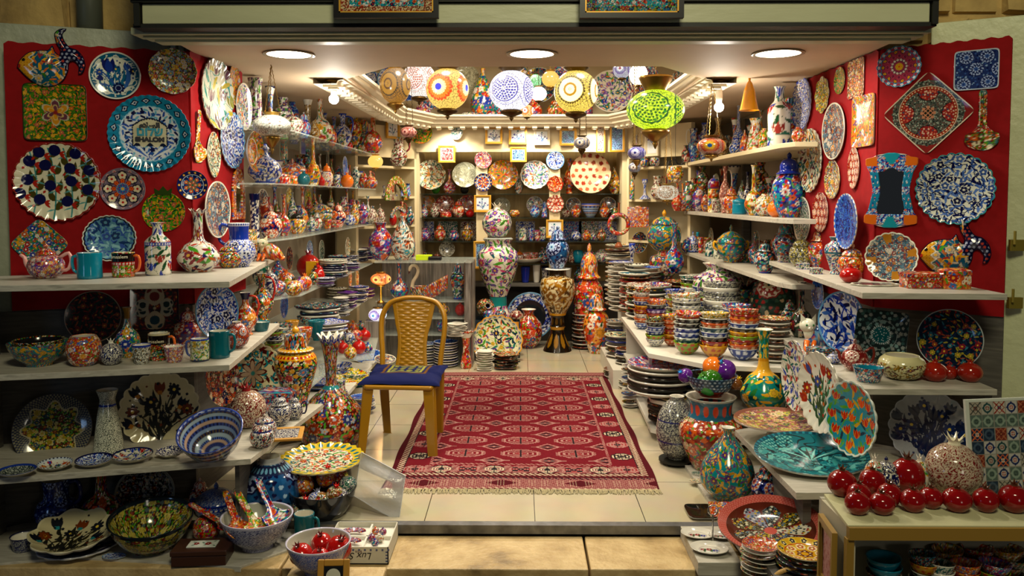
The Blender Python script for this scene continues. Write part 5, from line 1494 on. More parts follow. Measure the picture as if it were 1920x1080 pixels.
Z('pom',551,556,34,36,'yed',.92,'at the front of the fourth glass shelf','yellow-orange dotted pomegranate',crowncol='#3a2418')
Z('pom',518,556,40,36,'pud',.92,'at the front of the fourth glass shelf','lilac floral pomegranate lying over',crowncol='#cfc4b0')
Z('pom',572,546,26,34,'ord',.92,'at the front of the fourth glass shelf','small orange pomegranate with flared mouth',crowncol='#d8661a')
Z('pom',562,548,20,30,'pud',.92,'between the yellow and orange pomegranates','purple dotted pomegranate')
Z('pom',598,532,22,34,'pla_r',.92,'beside the stack of navy plates','glossy plain red pomegranate',crowncol='#b4150f')
Z('pom',588,534,18,30,'blf',.92,'beside the glossy red pomegranate','black floral pomegranate')
Z('squat',541,540,26,22,'grd',.92,'behind the yellow-orange pomegranate','lime green flowered pot')
Z('ovoid',490,536,34,64,'wgn',.92,'behind the jamb on the fourth glass shelf','white and dark green footed jar')
p=online(586,(-1.52,4.4),(-1.52,7),.92); o=MB().box(-.04,.04,-.03,.03,0,34*mpp(p)).build('spice_tin',glz('#d8a010'),None,p,bevel=.003); reg(o,'yellow square canister','behind the pomegranates on the fourth glass shelf','tin',586)
NB=['nvw','nfl','pla_w','nvw']
for i,(px,base,w,n,pi_,h,lk) in enumerate(((625,523,52,8,4.2,8,'before the wine-red pomegranate'),(610,538,34,4,4.2,8,'at the shelf edge'),(638,505,44,6,4.0,7,'under the leaf plate'),(660,508,30,4,3.6,7,'of small dishes'),(672,492,36,7,3.4,6,'far along the shelf'),(690,488,26,8,2.8,6,'furthest along the shelf'),(655,496,30,5,3.2,6,'of squarish dishes'))):
 stack('plate',px,base,w,n,pi_,NB if i % 2 == 0 else ['nvw','pla_p','wbl'],.92,lk+' on the fourth glass shelf','dish',h=h,sq=.4 if i in (5,6) else 0,topst='wgn' if i == 0 else None)
disc(663,462,38,'p_drk',((-1.72,4),(-1.72,8)),'fan-shaped floral clock plate','standing behind the stacks of navy dishes',yaw=-.9)
L62='on the low glass shelf behind the chair'
for i,(px,base,w,n,pi_,sts,u,sq) in enumerate(((598,608,70,6,5,['pla_w','nfl'],'wavy navy-rimmed dish',.35),(615,636,60,5,6.0,['wbl','pla_w'],'white blue-spotted square dish',.5),(640,594,30,8,4.6,['nvw','pla_w','nvw'],'dish',0),(652,578,30,7,4.4,['pla_p','nvw','pla_w'],'square dish',.6),(672,568,30,9,3.4,['nvw','pla_w','bfl'],'square dish',.6),(632,560,36,4,5,['wnv','wst'],'checked dish',0),(605,585,26,3,5,['nfl'],'dish',0),(690,560,22,6,3.2,['pla_w','pla_p'],'square dish',.6))):
 stack('plate',px,base,w,n,pi_,sts,.62,(['by the blue tall dish','of blue-spotted squares','beneath the checked bowls','beside the orange spoon','next to the orange lamp','of checked bowls','of small navy dishes','furthest in'][i]+' ')+L62,u,sq=sq)
for px,base,w,h,st,lk in ((548,620,26,18,'pla_y','yellow bowl'),(575,610,36,16,'nfl','navy bowl with orange inside'),(594,640,32,38,'pla_t','plain teal bowl'),(545,640,40,16,'yed','yellow oval bowl'),(570,652,32,36,'ord','orange floral bowl'),(562,632,40,14,'wfl','white floral bowl')):
 Z('bowl',px,base,w,h,st,.62,'in the jumble on the low glass shelf',lk)
for px,base,w,n,pi_,sts in ((515,658,34,5,7,['q_g','q_k','wnv']),(528,640,36,4,6,['pla_w','nfl'])):
 stack('bowl',px,base,w,n,pi_,sts,.62,'at the near end of the low glass shelf' +(' by the teal star dish' if px == 515 else ''),h=14)
disc(530,572,50,'p_blu',((-1.7,4),(-1.7,8)),'tall deep blue dish','standing at the near end of the low glass shelf',off=.02)
for px,py,st,lk in ((655,522,'ord','orange floral oval plate'),(668,520,'yed','yellow floral oval plate')):
 disc(px,py,30,st,((-1.45,4),(-1.45,8)),lk,'propped on the wall above the purple square dishes')
rng=random.Random(5)
cols=[('pla_r','#b4150f','plain red'),('nfl','#1a2560','navy floral'),('rdd','#b02a18','red floral'),('bud','#2040a0','blue floral'),('yed','#caa020','yellow dotted'),('ord','#c8601a','orange floral'),('wbl','#e8e0d0','white and blue')]
for i,(px,base,w,ci) in enumerate(((643,664,22,0),(657,674,24,4),(673,665,26,0),(690,662,18,3),(640,640,22,1),(655,645,22,6),(668,642,24,2),(684,640,22,0),(648,625,20,2),(662,626,22,5),(676,624,20,1),(690,622,20,3),(634,655,18,3),(664,655,18,1))):
 st,cc,wd=cols[ci]
 lz=.30+(674-base)*.0006 if False else .30
 Z('pom',px,base,w,w*1.15,st,lz,'in the heap behind the chair, %s' % ('front rank' if base>660 else 'middle rank' if base>638 else 'rear rank'),'small %s pomegranate' % wd,crowncol=cc)
tag(MB().prism([(-1.80,4.9),(L2(620,690,.30)[0],4.9),L2(640,676,.295),L2(700,672,.295),(L2(716,606,.29)[0],L2(716,606,.29)[1]),(-1.8,L2(716,606,.29)[1])],.285,.297).build('glass_shelf',GLASS),'small glass shelf holding the heap of pomegranates','shelf')
BS='behind the chair'
for px,py,w,st,z_,lk in ((690,672,62,'p_blu',.17,'blue floral oval dish'),(655,712,70,'p_yel',.17,'yellow floral oval dish'),(722,676,40,'p_gry',.19,'small patterned dish')):
 flat(px,py,w,st,z_,lk,BS,tiltv=(.1,-.25,1),depth_=.2)
for i,(px,base,w,n,pi_,sts,top) in enumerate(((668,746,62,4,7,['pla_w','pla_t'],'wgn'),(630,745,62,6,7,['bfl','pla_w'],'wbl'),(680,772,46,4,7,['bfl','pla_w'],'p_blu'),(602,770,66,7,7.6,['pla_w','q_b'],'bfl'),(585,742,46,4,7,['pla_w','nfl'],'nfl'))):
 stack('bowl' if i in (0,1) else 'plate',px,base,w,n,pi_,sts,.02,BS+['',', behind the great bottle vase',', by the chair leg',', beside the black covered urn',', near the jamb'][i],'dish',topst=top,h=22 if i<2 else None)
Z('jug',640,758,26,44,'wfl',.17,BS,'small white jug with green leaf')
Z('ball',654,780,26,30,'rdd',.1,BS,'small red and white ball pot')
# chair-side wing: top shelf
W1='on the top limed shelf'
def wz(kind,px,base,w,h,st,z,place,look,**kw):
 kw.setdefault('dens',1.0); return Z(kind,px,base,w,h,st,z,place,look,**kw)
wz('teapot',87,523,64,66,dict(STY['pnd'],size=.11),ZL[0],W1,'dotted pink and purple teapot with red lid',lidst='rdd')
wz('mugl',169,523,44,48,'pla_c',ZL[0],W1,'turquoise mug with faint dark flowers')
wz('mug',232,520,40,46,dict(STY['grd'],edge=[(.62,.98,'#1a0f0a',None),(.5,.62,RED,W_)],nd=20),ZL[0],W1,'green and black souvenir mug lettered Jerusalem')
wz('cyl',297,516,46,98,dict(STY['wrt'],edge=[(.56,.62,COB,W_)]),ZL[0],W1,'white cylindrical bottle with tulips and blue collar',k=.8)
wz('long',373,511,76,116,dict(STY['wml'],g=W_,kind='floral',f=['#a83020','#b05a20','#8a2430'],leaf=('#2a2a60',GRN),size=.26),ZL[0],W1,'white bottle vase with red pomegranates and ruffled mouth',ruffle=7)
wz('squat',430,503,48,50,'bld',ZL[0],W1,'small black and orange enamel lidded pot')
wz('jug',449,500,60,82,dict(STY['bfl'],g='#d4d6e0',kind='medal',f=[COB,NAV,'#5a70c0'],size=.28,edge=[(.62,1,COB,None),(.60,.63,'#d4d6e0',COB),(.93,1.01,'#d0d4e4',COB)]),ZL[0],W1,'blue and white jug with looping handle')
def wraptext(txt,parent_p,r,z,size,color,ang,name='lettering',font=None):
 """letters standing round a mug, each facing outwards; one mesh"""
 cu=bpy.data.curves.new(name,'FONT'); cu.body=txt; cu.size=size; cu.align_x='CENTER'; cu.extrude=.0004
 to=bpy.data.objects.new(name,cu); COL.objects.link(to)
 dg=bpy.context.evaluated_depsgraph_get(); me=bpy.data.meshes.new_from_object(to.evaluated_get(dg)); bpy.data.objects.remove(to)
 for v in me.vertices:
  a=ang+v.co.x/r; rr=r+.0012+v.co.z
  v.co=(rr*math.cos(a),rr*math.sin(a),z+v.co.y)
 me.materials.clear()
 return new_obj(name,me,mat('lettering ' +color,color,rough=.4))
def textplane(txt,size,color,parent=None,loc=(0,0,0),rot=(0,0,0),name='lettering',extr=.0006,bold=0.0,sx=1.0,align='CENTER',shear=0.0):
 cu=bpy.data.curves.new(name,'FONT'); cu.body=txt; cu.size=size; cu.align_x=align; cu.extrude=extr; cu.offset=bold; cu.shear=shear
 to=bpy.data.objects.new(name,cu); COL.objects.link(to)
 dg=bpy.context.evaluated_depsgraph_get(); me=bpy.data.meshes.new_from_object(to.evaluated_get(dg)); bpy.data.objects.remove(to)
 me.materials.clear(); o=new_obj(name,me,mat('lettering ' +color,color,rough=.4),parent,loc,rot); o.scale=(sx,1,1); return o
for it,sz,zz,c in ((ITEMS[-5],.40,.78,'#e8e0c8'),):
 r=20*mpp(it['o'].location); H=46*mpp(it['o'].location)
 t=wraptext('Jerusalem',None,r,H*zz,H*.19,c,-PI/2-.0); t.parent=it['o']
tilepanel(471,452,20,44,'yed',0,'yellow enamelled tile','standing between the blue jug and the cat',plane=((-1.6,4.45),(-1.35,4.6)))
def cat(px,base,h,z,bodyst,place,look,headc='#cfc39c',face=1,lie=1.0):
 p=onZ(px,base,z); m=mpp(p); s=h*m; root=empty('cat_figurine',p,(0,0,0)); SEED[0] += 1
 N,M2=26,24; vs=[]
 for i in range(N):
  t=i/(N-1); x=face*(t-.25)*s*.95; r=s*.34*math.sin(PI*min(1,max(0.02,t*.92+.06)))**.55; cz=r*.96+s*.10*math.sin(PI*min(1,t*1.5))*(1-t)
  for j in range(M2):
   a=2*PI*j/M2; vs.append((x,r*.8*math.cos(a),max(0.001,cz+r*math.sin(a))))
 v=np.array(vs); f=[(i*M2+j,i*M2+(j+1) % M2,(i+1)*M2+(j+1) % M2,(i+1)*M2+j) for i in range(N-1) for j in range(M2)]
 C=paint(bodyst,v[:,0]/s,v[:,2]/s,v[:,1]*0+.5,v[:,1]*0,None,SEED[0],1.2)
 new_obj('body',np_mesh('body',v,np.array(f),C),GLAZE,root)
 hx,hz,hr=-face*.16*s,.70*s,.23*s
 MB().tube([(face*.0*s,0,.3*s),(-face*.1*s,0,.48*s),(hx,0,.62*s)],[.2*s,.17*s,.14*s],16).build('neck',glz(headc),root,smooth=True)
 hd=MB().ball((hx,0,hz),hr,22,.88)
 hd.ball((hx-face*.0,-hr*.82,hz-hr*.25),hr*.36,12,.7); hh=hd.build('head',glz(headc),root,smooth=True)
 for sx in (-1,1):
  MB().add([(hx+sx*hr*.95,-.05*s,hz+hr*.35),(hx+sx*hr*.25,-.09*s,hz+hr*.78),(hx+sx*hr*.45,.03*s,hz+hr*.7),(hx+sx*hr*.95,-.04*s,hz+hr*1.5)],[(0,1,3),(1,2,3),(2,0,3),(0,2,1)]).build('ear',glz(headc),root)
  e=MB().ball((hx+sx*hr*.40,-hr*.86,hz+hr*.15),hr*.15,10).build('eye',glz('#2f6a3a'),root,smooth=True)
 MB().ball((hx,-hr*1.14,hz-hr*.12),hr*.08,8).build('nose',glz('#7a2a20'),root,smooth=True)
 MB().tube([(hx-.2*hr,-hr*1.02,hz-hr*.40),(hx,-hr*1.13,hz-hr*.32),(hx+.2*hr,-hr*1.02,hz-hr*.40)],hr*.025,6).build('mouth',glz('#5a1c18'),root)
 for sx in (-1,1):
  MB().tube([(-face*.12*s+sx*.10*s,-.16*s,.3*s),(-face*.18*s+sx*.1*s,-.22*s,.06*s),(-face*.2*s+sx*.1*s,-.30*s,.035*s)],[.08*s,.06*s,.04*s],10).build('paw',glz('#d8641c' if face>0 else headc),root,smooth=True)
 MB().tube([(face*.62*s,0,.1*s),(face*.72*s,-.08*s,.14*s),(face*.66*s,-.2*s,.07*s)],[.07*s,.06*s,.03*s],10).build('tail',glz('#d8641c'),root,smooth=True)
 reg(root,look,place,'figurine',px)
cat(500,489,46,ZL[0],'ord','at the end of the top limed shelf','cream-headed cat figurine with orange floral body')
W2='on the village mug shelf'
flatbowl=lambda px,base,w,h,st,z,look,place,**kw:wz('bowl',px,base,w,h,st,z,place,look,**kw)
flatbowl(74,690,106,44,dict(STY['tqf'],size=.2),ZL[1],'wide teal floral bowl holding a smaller bowl',W2)
p=onZ(74,668,ZL[1]); o=vessel('bowl',Vector((ITEMS[-1]['o'].location.x,ITEMS[-1]['o'].location.y,ZL[1]+.03)),82*mpp(p),34*mpp(p),'blf',st2='blf',dens=1); reg(o,'smaller black floral bowl','nested in the wide teal floral bowl','bowl',74)
wz('pot',158,688,62,56,dict(STY['ord'],g='#b8502a'),ZL[1],W2,'round orange floral pot with pierced rim')
wz('pom',209,686,40,50,'wnv',ZL[1],W2,'small navy and white leaf pomegranate',crowncol='#e0dccc')
wz('bottle',240,672,46,94,dict(STY['tqd'],edge=[(.78,1,'#a87818',None)]),ZL[1],W2,'teal and yellow long-necked bottle')
wz('cup',266,683,34,36,dict(STY['wfl'],g='#e0dccc',f=['#3a3a3a'],leaf=('#8a8a80',),edge=[(.88,1.01,COB,None)]),ZL[1],W2,'little white cup with blue rim and dark emblem')
wz('mug',299,676,38,50,dict(STY['brd'],g='#1a0f0a',edge=[(.6,.97,'#160c08',None),(.95,1.01,'#cfc39c',None)]),ZL[1],W2,'dark brown souvenir mug lettered Jerusalem')
it=ITEMS[-1]; r=19*mpp(it['o'].location); H=50*mpp(it['o'].location)
t=wraptext('Jerusalem',None,r,H*.68,H*.17,'#e0d4b0',-PI/2+.0); t.parent=it['o']
wz('cup',327,680,38,30,'pnd',ZL[1],W2,'small pink-red dotted bowl')
wz('jar',353,652,50,74,dict(STY['nml'],g=PUR),ZL[1],W2,'navy and orange covered jar')
wz('mugl',375,678,34,42,dict(STY['wor'],g='#d8d4b8',f=['#3a4a8a','#c8a83a','#6a8a4a'],edge=[(.93,1.01,COB,None),(.0,.1,'#26304a',None)]),ZL[1],W2,'cream mug painted with a little village')
wz('mug',412,672,38,50,'pla_t',ZL[1],W2,'tall plain teal tumbler mug',name='tumbler',)
wz('ball',444,655,46,50,dict(STY['oml'],g='#8a3a20',out='#d8d8d0',f=['#1a4a6a',ORG,'#c03020']),ZL[1],W2,'ball jar with blue and orange diamonds')
wz('ewer',461,630,44,80,dict(STY['ord'],edge=[(.84,1,NAV,None)]),ZL[1],W2,'orange floral ewer with navy mouth')
wz('ewer',492,604,42,90,'bld',ZL[1],W2,'black and orange floral ewer with dark handle')
wz('cup',490,622,32,18,'pla_t',ZL[1],W2,'low plain teal ashtray')
PA,PB=(LB0,LB1),(LB1,LB2)
disc(175,594,96,dict(STY['p_drk']),PA,'dark red floral round plate','leaning behind the orange pot',off=.10,tilt=.14,dens=1,depth_=.08)
def clover(C,U,V,B,T):
 X,Y=U,V
 def heart(cx,cy,a,s,col,ow,oc):
  ca,sa=math.cos(a),math.sin(a); x,y=((X-cx)*ca+(Y-cy)*sa)/s,(-(X-cx)*sa+(Y-cy)*ca)/s
  f=(x*x+y*y-1)**3-x*x*y*y*y
  C[f<ow]=L3(oc); C[f<-.15]=L3(col)
 heart(0,.52,0,.30,'#7a2a14',.55,'#b8a888'); heart(0,-.52,PI,.30,'#1f4048',.55,'#b8a888')
 for sx in (-1,1):
  for sy in (-1,1):
   heart(sx*.48,sy*.14+.02,-sx*(PI/2+sy*.35),.2,'#16302a',.6,'#b0a890')
 m=(np.hypot(U,V)<.05); C[m]=L3('#c8b890')
disc(290,578,84,dict(STY['p_drk'],g='#4a120c',edge=[(.93,1.2,'#2a0c08',None)]),PA,'dark red square dish with four-heart clover','leaning beside the dark round plate',off=.09,tilt=.12,square=1,name='square_dish',cat='dish',painter=clover,dens=1.1,depth_=.07)
disc(405,584,102,'p_blf',PB,'oval blue and white blossom dish','leaning behind the teal tumbler',off=.14,tilt=.1,oval=(.8,1),dens=1.1,yaw=-.75,name='oval_dish',cat='dish')
W3='on the striped bowl shelf'
for px,py,w,ov,st,lk in ((33,889,68,(1,.62),dict(STY['wst'],kind='scroll',g='#a8aca0',f=['#2a3a3a'],size=.25,edge=[(.88,1.2,'#1c3a90',None)]),'long oval dark-leaf dish with blue rim'),(104,876,62,(1,.7),dict(STY['p_wrf'],edge=[(.85,1.2,'#c8d0d8',NAV)]),'small white oval dish with red and blue buds'),
        (177,869,66,(1,.75),dict(STY['p_blf'],g='#d8dce0',edge=[(.92,1.2,NAV,None)]),'oval blue and white leafy dish'),(249,861,74,(1,.72),dict(STY['wrt'],edge=[(.93,1.2,NAV,None)],size=.34),'oval white dish with red and green tulips'),(321,852,54,(1,.75),dict(STY['wnv'],edge=None,size=.3),'scalloped navy leaf dish')):
 flat(px,py,w,st,ZL[2]+.012,lk,W3,name='oval_dish',cat='dish',oval=ov,roll=.15,depth_=.3,dens=1.2,scallop=7 if 'scalloped' in lk else 0,samp=.12,tiltv=(0,-.18,1),back='#b8b098')
wz('bowl',406,868,118,62,dict(STY['bst']),ZL[2],W3,'large bowl banded in blue and rose rings',st2=None)
it=ITEMS[-1]; bo=it['o']; bo.rotation_euler=(.5,0,0); bo.location.z += .015
wz('bell',204,850,54,116,'swk',ZL[2],W3,'tapering white vase with black scrollwork',k=.6)
disc(300,768,138,'p_tul',PA,'cream scalloped plate with black tulips','leaning on the striped bowl shelf',off=.14,tilt=.22,scallop=22,samp=.05,dens=1.2,depth_=.13)
def star(C,U,V,B,T):
 th=np.arctan2(V,U); r=np.hypot(U,V); e=.70+.10*np.cos(8*th+.3)
 C[(r>e)]=L3('#2c3048'); m=(r>e) & (np.sin(th*70)*np.sin(r*60)>.1); C[m]=L3('#8a8468')
 C[np.abs(r-e)<.022]=L3('#b8ac8c')
disc(100,806,132,dict(STY['yed'],g='#3a3410',f=['#7a2a1c','#a89018','#c0b070','#2a4a5a','#c0a030'],size=.16),PA,'dark yellow floral dish with wavy star outline','leaning at the street end of the striped bowl shelf',off=.14,tilt=.3,painter=star,dens=1.2,depth_=.16)
wz('pom',463,806,72,84,'srd',ZL[2],W3,'large cream pomegranate with wine-red speckles',crowncol='#8a1418',k=1.0)
disc(474,700,112,'p_tls',PB,'cream scalloped plate with red star flower and turquoise fruits','leaning against the side panel',off=.12,tilt=.1,scallop=20,dens=1.1,yaw=-.75,painter=lambda C,U,V,B,T:[C.__setitem__(petals(U,V,.5,8)[0]<petals(U,V,.5,8,0,.62)[1],L3('#5a1a12')),C.__setitem__(petals(U,V,.5,8)[0]<petals(U,V,.42,8,0,.75)[1],L3('#b0987a')),C.__setitem__(np.hypot(U,V)<.08,L3('#3a8a80'))] and None)
disc(413,705,112,dict(STY['oml'],kind='dense',g='#7a3a2a',size=.2),PB,'oval orange and violet painted dish','leaning before the side panel',off=.2,tilt=.1,oval=(.62,1),dens=1,yaw=-.6,name='oval_dish',cat='dish')
def casket(px,base,w,h,d_,z,st,look,place,lid=True,rot=0.0,six=False):
 """a painted box; its faces are finely divided so that the pattern shows"""
 p=onZ(px,base,z); m=mpp(p); W_2,H_,D_2=w*m/2,h*m,d_*m/2
 root=empty('trinket_box',(p.x,p.y+D_2,z),(0,0,rot))
 def skin(nm,W2,D2,z0,z1,st_,dome=0.0):
  V_,F_,UV=[],[],[]
  n=max(10,int(W2*2/m*.8))
  poly=[(-W2,-D2),(W2,-D2),(W2,D2),(-W2,D2)] if not six else [(W2*math.cos(a),D2*math.sin(a)) for a in [PI/6+i*PI/3+PI/6*0 for i in range(6)]]
  k=len(poly); uu=0
  for i in range(k):
   a,b=Vector(poly[i]),Vector(poly[(i+1) % k]); L=(b-a).length; nn=max(6,int(L/m*.8)); nz=max(4,int((z1-z0)/m*.8)); st0=len(V_)
   for iz in range(nz+1):
    for ix in range(nn+1):
     q=a+(b-a)*ix/nn; V_.append((q.x,q.y,z0+(z1-z0)*iz/nz)); UV.append((uu+L*ix/nn,z0+(z1-z0)*iz/nz,iz/nz))
   for iz in range(nz):
    for ix in range(nn):
     s0=st0+iz*(nn+1)+ix; F_.append((s0,s0+1,s0+nn+2,s0+nn+1))
   uu += L
  st0=len(V_); cc=(0,0); nr_=max(6,int(D2/m))
  for ir in range(nr_+1):
   for i in range(k):
    for ix in range(8):
     a,b=Vector(poly[i]),Vector(poly[(i+1) % k]); q=(a+(b-a)*ix/8)*(1-ir/nr_)
     V_.append((q.x,q.y,z1+dome*math.sin(min(1,ir/nr_*2)*PI/2))); UV.append((q.x,q.y+.3,1-ir/nr_*.8))
  kk=k*8
  for ir in range(nr_):
   for i in range(kk):F_.append((st0+ir*kk+i,st0+ir*kk+(i+1) % kk,st0+(ir+1)*kk+(i+1) % kk,st0+(ir+1)*kk+i))
  UV=np.array(UV); SEED[0] += 1
  C=paint(st_,UV[:,0]/H_,UV[:,1]/H_,UV[:,2],UV[:,0],None,SEED[0],1.6)
  new_obj(nm,np_mesh(nm,V_,np.array(F_),C,smooth=False),GLAZE,root)
 skin('body',W_2,D_2,0,H_*.68,st); skin('lid',W_2*1.04,D_2*1.04,H_*.70,H_*.9,st,H_*.12)
 reg(root,look,place,'box',px)
casket(512,775,66,42,40,ZL[2],dict(STY['pud'],f=['#c08a9a',ORG,'#c8d0d8',TUR,RED]),'lilac and pink enamelled casket',W3)
wz('jar',525,800,44,58,dict(STY['wnv']),ZL[2],W3,'navy and white leaf lidded jar')
wz('teapot',553,788,30,48,dict(STY['wnv']),ZL[2],W3,'navy and white leaf teapot')
wz('urn',556,765,78,150,dict(STY['bld'],edge=[(.60,.66,YEL,RED),(.67,.72,YEL,W_)]),ZL[2],'on the striped bowl shelf by the great bottle vase','black floral covered urn with golden collar',k=.7,knobst='pla_y')
wz('squat',492,842,46,50,dict(STY['wfl'],g='#d0ccc0',f=[RED,NAV],leaf=('#26304a',DGR),edge=[(.60,.66,COB,None)]),ZL[2],W3,'little white lidded sugar bowl with blue rim')
wz('squat',496,822,46,44,dict(STY['wfl'],g='#d0ccc0',f=[RED,NAV],leaf=('#26304a',DGR),edge=[(.60,.66,COB,None)]),ZL[2] ,'just behind the first sugar bowl','matching white lidded sugar bowl',k=.9)
pf=onZ(540,812,ZL[2]+.004)
def flatframe(px,py,wpx,dpx,z,look,place,rot=.2,inner='wnv',upright=False):
 p=onZ(px,py,z); m=mpp(p); W2,D2=wpx*m/2,dpx*m/2
 root=empty('wooden_trivet',p,(math.radians(78) if upright else 0,0,rot)); b=W2*.28
 MB().box(-W2,W2,-D2,-D2+b,0,.012).box(-W2,W2,D2-b,D2,0,.012).box(-W2,-W2+b,-D2+b,D2-b,0,.012).box(W2-b,W2,-D2+b,D2-b,0,.012).build('frame',mat('honey beech','#b5812c',rough=.5),root,bevel=.003)
 n=40; X,Y=np.meshgrid(np.linspace(-W2+b,W2-b,n),np.linspace(-D2+b,D2-b,n)); v=np.stack([X,Y,X*0+.008],-1).reshape(-1,3)
 i=np.arange(n-1)[:,None]; j=np.arange(n-1)[None]; f=np.stack([i*n+j,i*n+j+1,(i+1)*n+j+1,(i+1)*n+j],-1).reshape(-1,4)
 C=paint(inner,(X/W2).ravel(),(Y/W2).ravel(),(X*0+.5).ravel(),(X*0).ravel(),None,9,1.5,plate=True)
 new_obj('tile',np_mesh('tile',v,f,C,smooth=False),GLAZE,root)
 reg(root,look,place,'trivet',px)
flatframe(537,816,62,80,ZL[2]+.002,'wooden-framed tile trivet','lying beside the sugar bowls',.2,'wnv')
shape('great','floor_vase','vase','floor vase',[('body',[(0,0),(.7,0),(.76,.02),(.98,.14),(1,.22),(.88,.34),(.6,.44),(.3,.52),(.18,.56),(.15,.6),(.19,.78),(.27,.92),(.36,.985),(.38,1)],[(.3,.99),(.18,.9)])])
wz('great',622,850,124,212,dict(STY['bld'],g='#4a1a10',f=['#c05a28','#a8b0b8','#8a2414','#b84a20','#2a3a7a','#c88a50'],size=.085,edge=[(.53,.56,'#1a7a80',None),(.95,1.01,'#1c2f9a',W_)]),0.0,'standing on the tiles beside the chair','great bottle-shaped floor vase, red-brown with blue ruffled mouth',ruffle=10,dens=1.1)
W4='on the lowest limed shelf'
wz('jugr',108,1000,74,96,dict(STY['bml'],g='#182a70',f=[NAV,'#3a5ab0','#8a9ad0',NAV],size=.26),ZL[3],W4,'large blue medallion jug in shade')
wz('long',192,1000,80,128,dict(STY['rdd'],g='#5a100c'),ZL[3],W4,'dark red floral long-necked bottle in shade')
disc(272,925,104,'p_bwk',PA,'black dish painted with a white urn','leaning at the back of the lowest limed shelf',off=.12,tilt=.1,dens=.9,depth_=.12)
flat(150,1024,144,'p_dkb',ZL[3]+.004,'dark scalloped plate','beneath the cream black-tulip bowl',scallop=14,depth_=.12,dens=.8)
flat(138,1012,144,dict(STY['p_tul'],tip='#2a8a90'),ZL[3]+.05,'cream scalloped bowl with black tulips',W4,scallop=9,samp=.1,depth_=.3,dens=1.2,name='scalloped_bowl',cat='bowl',tiltv=(.05,-.16,1))
wz('bowl',286,1046,150,66,dict(STY['brd'],g='#2a2410',f=['#a89018','#c0b050','#8a2a14','#d0c060','#5a6a6a'],size=.3,edge=[(.9,1.01,'#16222a',None)]),ZL[3],W4,'wide dark bowl enamelled yellow inside',st2=None,k=.5); ITEMS[-1]['o'].rotation_euler=(.14,.05,0)
wz('cup',44,1036,44,28,dict(STY['wnv'],g='#9a9a90'),ZL[3],W4,'small grey-white leafy dish')
flat(214,1044,44,'p_blf',ZL[3]+.004,'small oval blue and white dish','before the wide dark bowl',oval=(1,.6),depth_=.1)
p=onZ(372,1062,ZL[3]); m=mpp(p); wb=empty('wooden_box',(p.x,p.y,ZL[3]),(0,0,.08))
MB().box(-50*m,50*m,0,.13,0,.042).build('base',mat('dark walnut','#3a2016',rough=.35),wb,bevel=.003)
MB().box(-52*m,52*m,-.004,.134,.044,.066).build('lid',mat('dark walnut','#3a2016',rough=.35),wb,bevel=.004)
MB().box(-27*m,27*m,.035,.10,.066,.069).build('inlaid_tile',glz('#cfd4c8'),wb)
dm=MB()
for (x,y,r) in ((-12,.068,.012),(10,.066,.014)):
 for k in range(6):dm.ball((x*m+r*.6*math.cos(k),y+r*.6*math.sin(k),.0695),r*.42,8,.1)
dm.build('painted_roses',glz('#8a1a1c'),wb)
lf=MB()
for (x,y,a) in ((-20,.05,.5),(-3,.08,-.6),(2,.05,.4),(18,.085,.7),(20,.05,-.5),(-20,.085,-.4)):
 lf.tube([(x*m,y,.0695),(x*m+.008*math.cos(a),y+.008*math.sin(a),.0695),(x*m+.016*math.cos(a),y+.016*math.sin(a),.0695)],[.001,.0035,.0008],6,flat=.15)
lf.build('painted_leaves',glz('#1f6a4a'),wb)
reg(wb,'dark wooden box with rose tile inlaid in its lid',W4,'box',372)
wz('pom',388,1020,50,60,dict(STY['rdd'],f=['#8a1010',ORG,'#d8a8a0',GRN,'#6a2a6a']),ZL[3],W4,'red floral enamelled pomegranate',crowncol='#b4150f')
wz('tureen',407,985,80,74,dict(STY['sbl'],g='#aab4d0',size=.1,edge=[(.40,.48,COB,W_),(.5,.56,COB,None)]),ZL[3],W4,'blue and white domed sugar tureen')
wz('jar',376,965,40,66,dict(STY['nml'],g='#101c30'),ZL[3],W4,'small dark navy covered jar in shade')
wz('bowl',483,1042,132,62,dict(STY['sbl'],g='#b8b8cc',f=['#3a4070','#8a8ab0'],size=.1,edge=[(.93,1.02,'#c4c0d4',None)]),ZL[3],W4,'white and blue bowl holding spoon rests',st2='sgy',k=.8)
bw=ITEMS[-1]['o'].location.copy(); mB=mpp(bw)
def spoonrest(p,L,st,tip_dir,lift,look,place,cat='spoon rest',eul=None):
 """a spoon-shaped rest: round hollow bowl running into a waisted handle"""
 N,M2=60,16; vs=[]; UVv=[]
 for i in range(N):
  t=i/(N-1); w_=(.25*math.sqrt(max(0,1-((t-.2)/.2)**2)) if t<.28 else .055+.12*math.exp(-((t-.26)/.10)**2))*L
  if t>.93:w_ *= math.sqrt(max(.02,1-((t-.93)/.075)**2))
  w_=max(w_,.002)
  for j in range(M2):
   s=-1+2*j/(M2-1); z=(.05*s*s*(w_/.19/L)+.10*max(0,t-.35)**1.3)*L
   vs.append((s*w_,t*L,z)); UVv.append((s*w_/L,t))
 f=[(i*M2+j,i*M2+j+1,(i+1)*M2+j+1,(i+1)*M2+j) for i in range(N-1) for j in range(M2-1)]
 UVv=np.array(UVv); SEED[0] += 1
 C=paint(st,UVv[:,0],UVv[:,1],UVv[:,1]*.5,UVv[:,0],None,SEED[0],.55)
 o=new_obj('spoon_rest',np_mesh('spoon_rest',vs,np.array(f),C),GLAZE,None,p,eul); sm=o.modifiers.new('s','SOLIDIFY'); sm.thickness=.005
 return reg(o,look,place,cat,0)
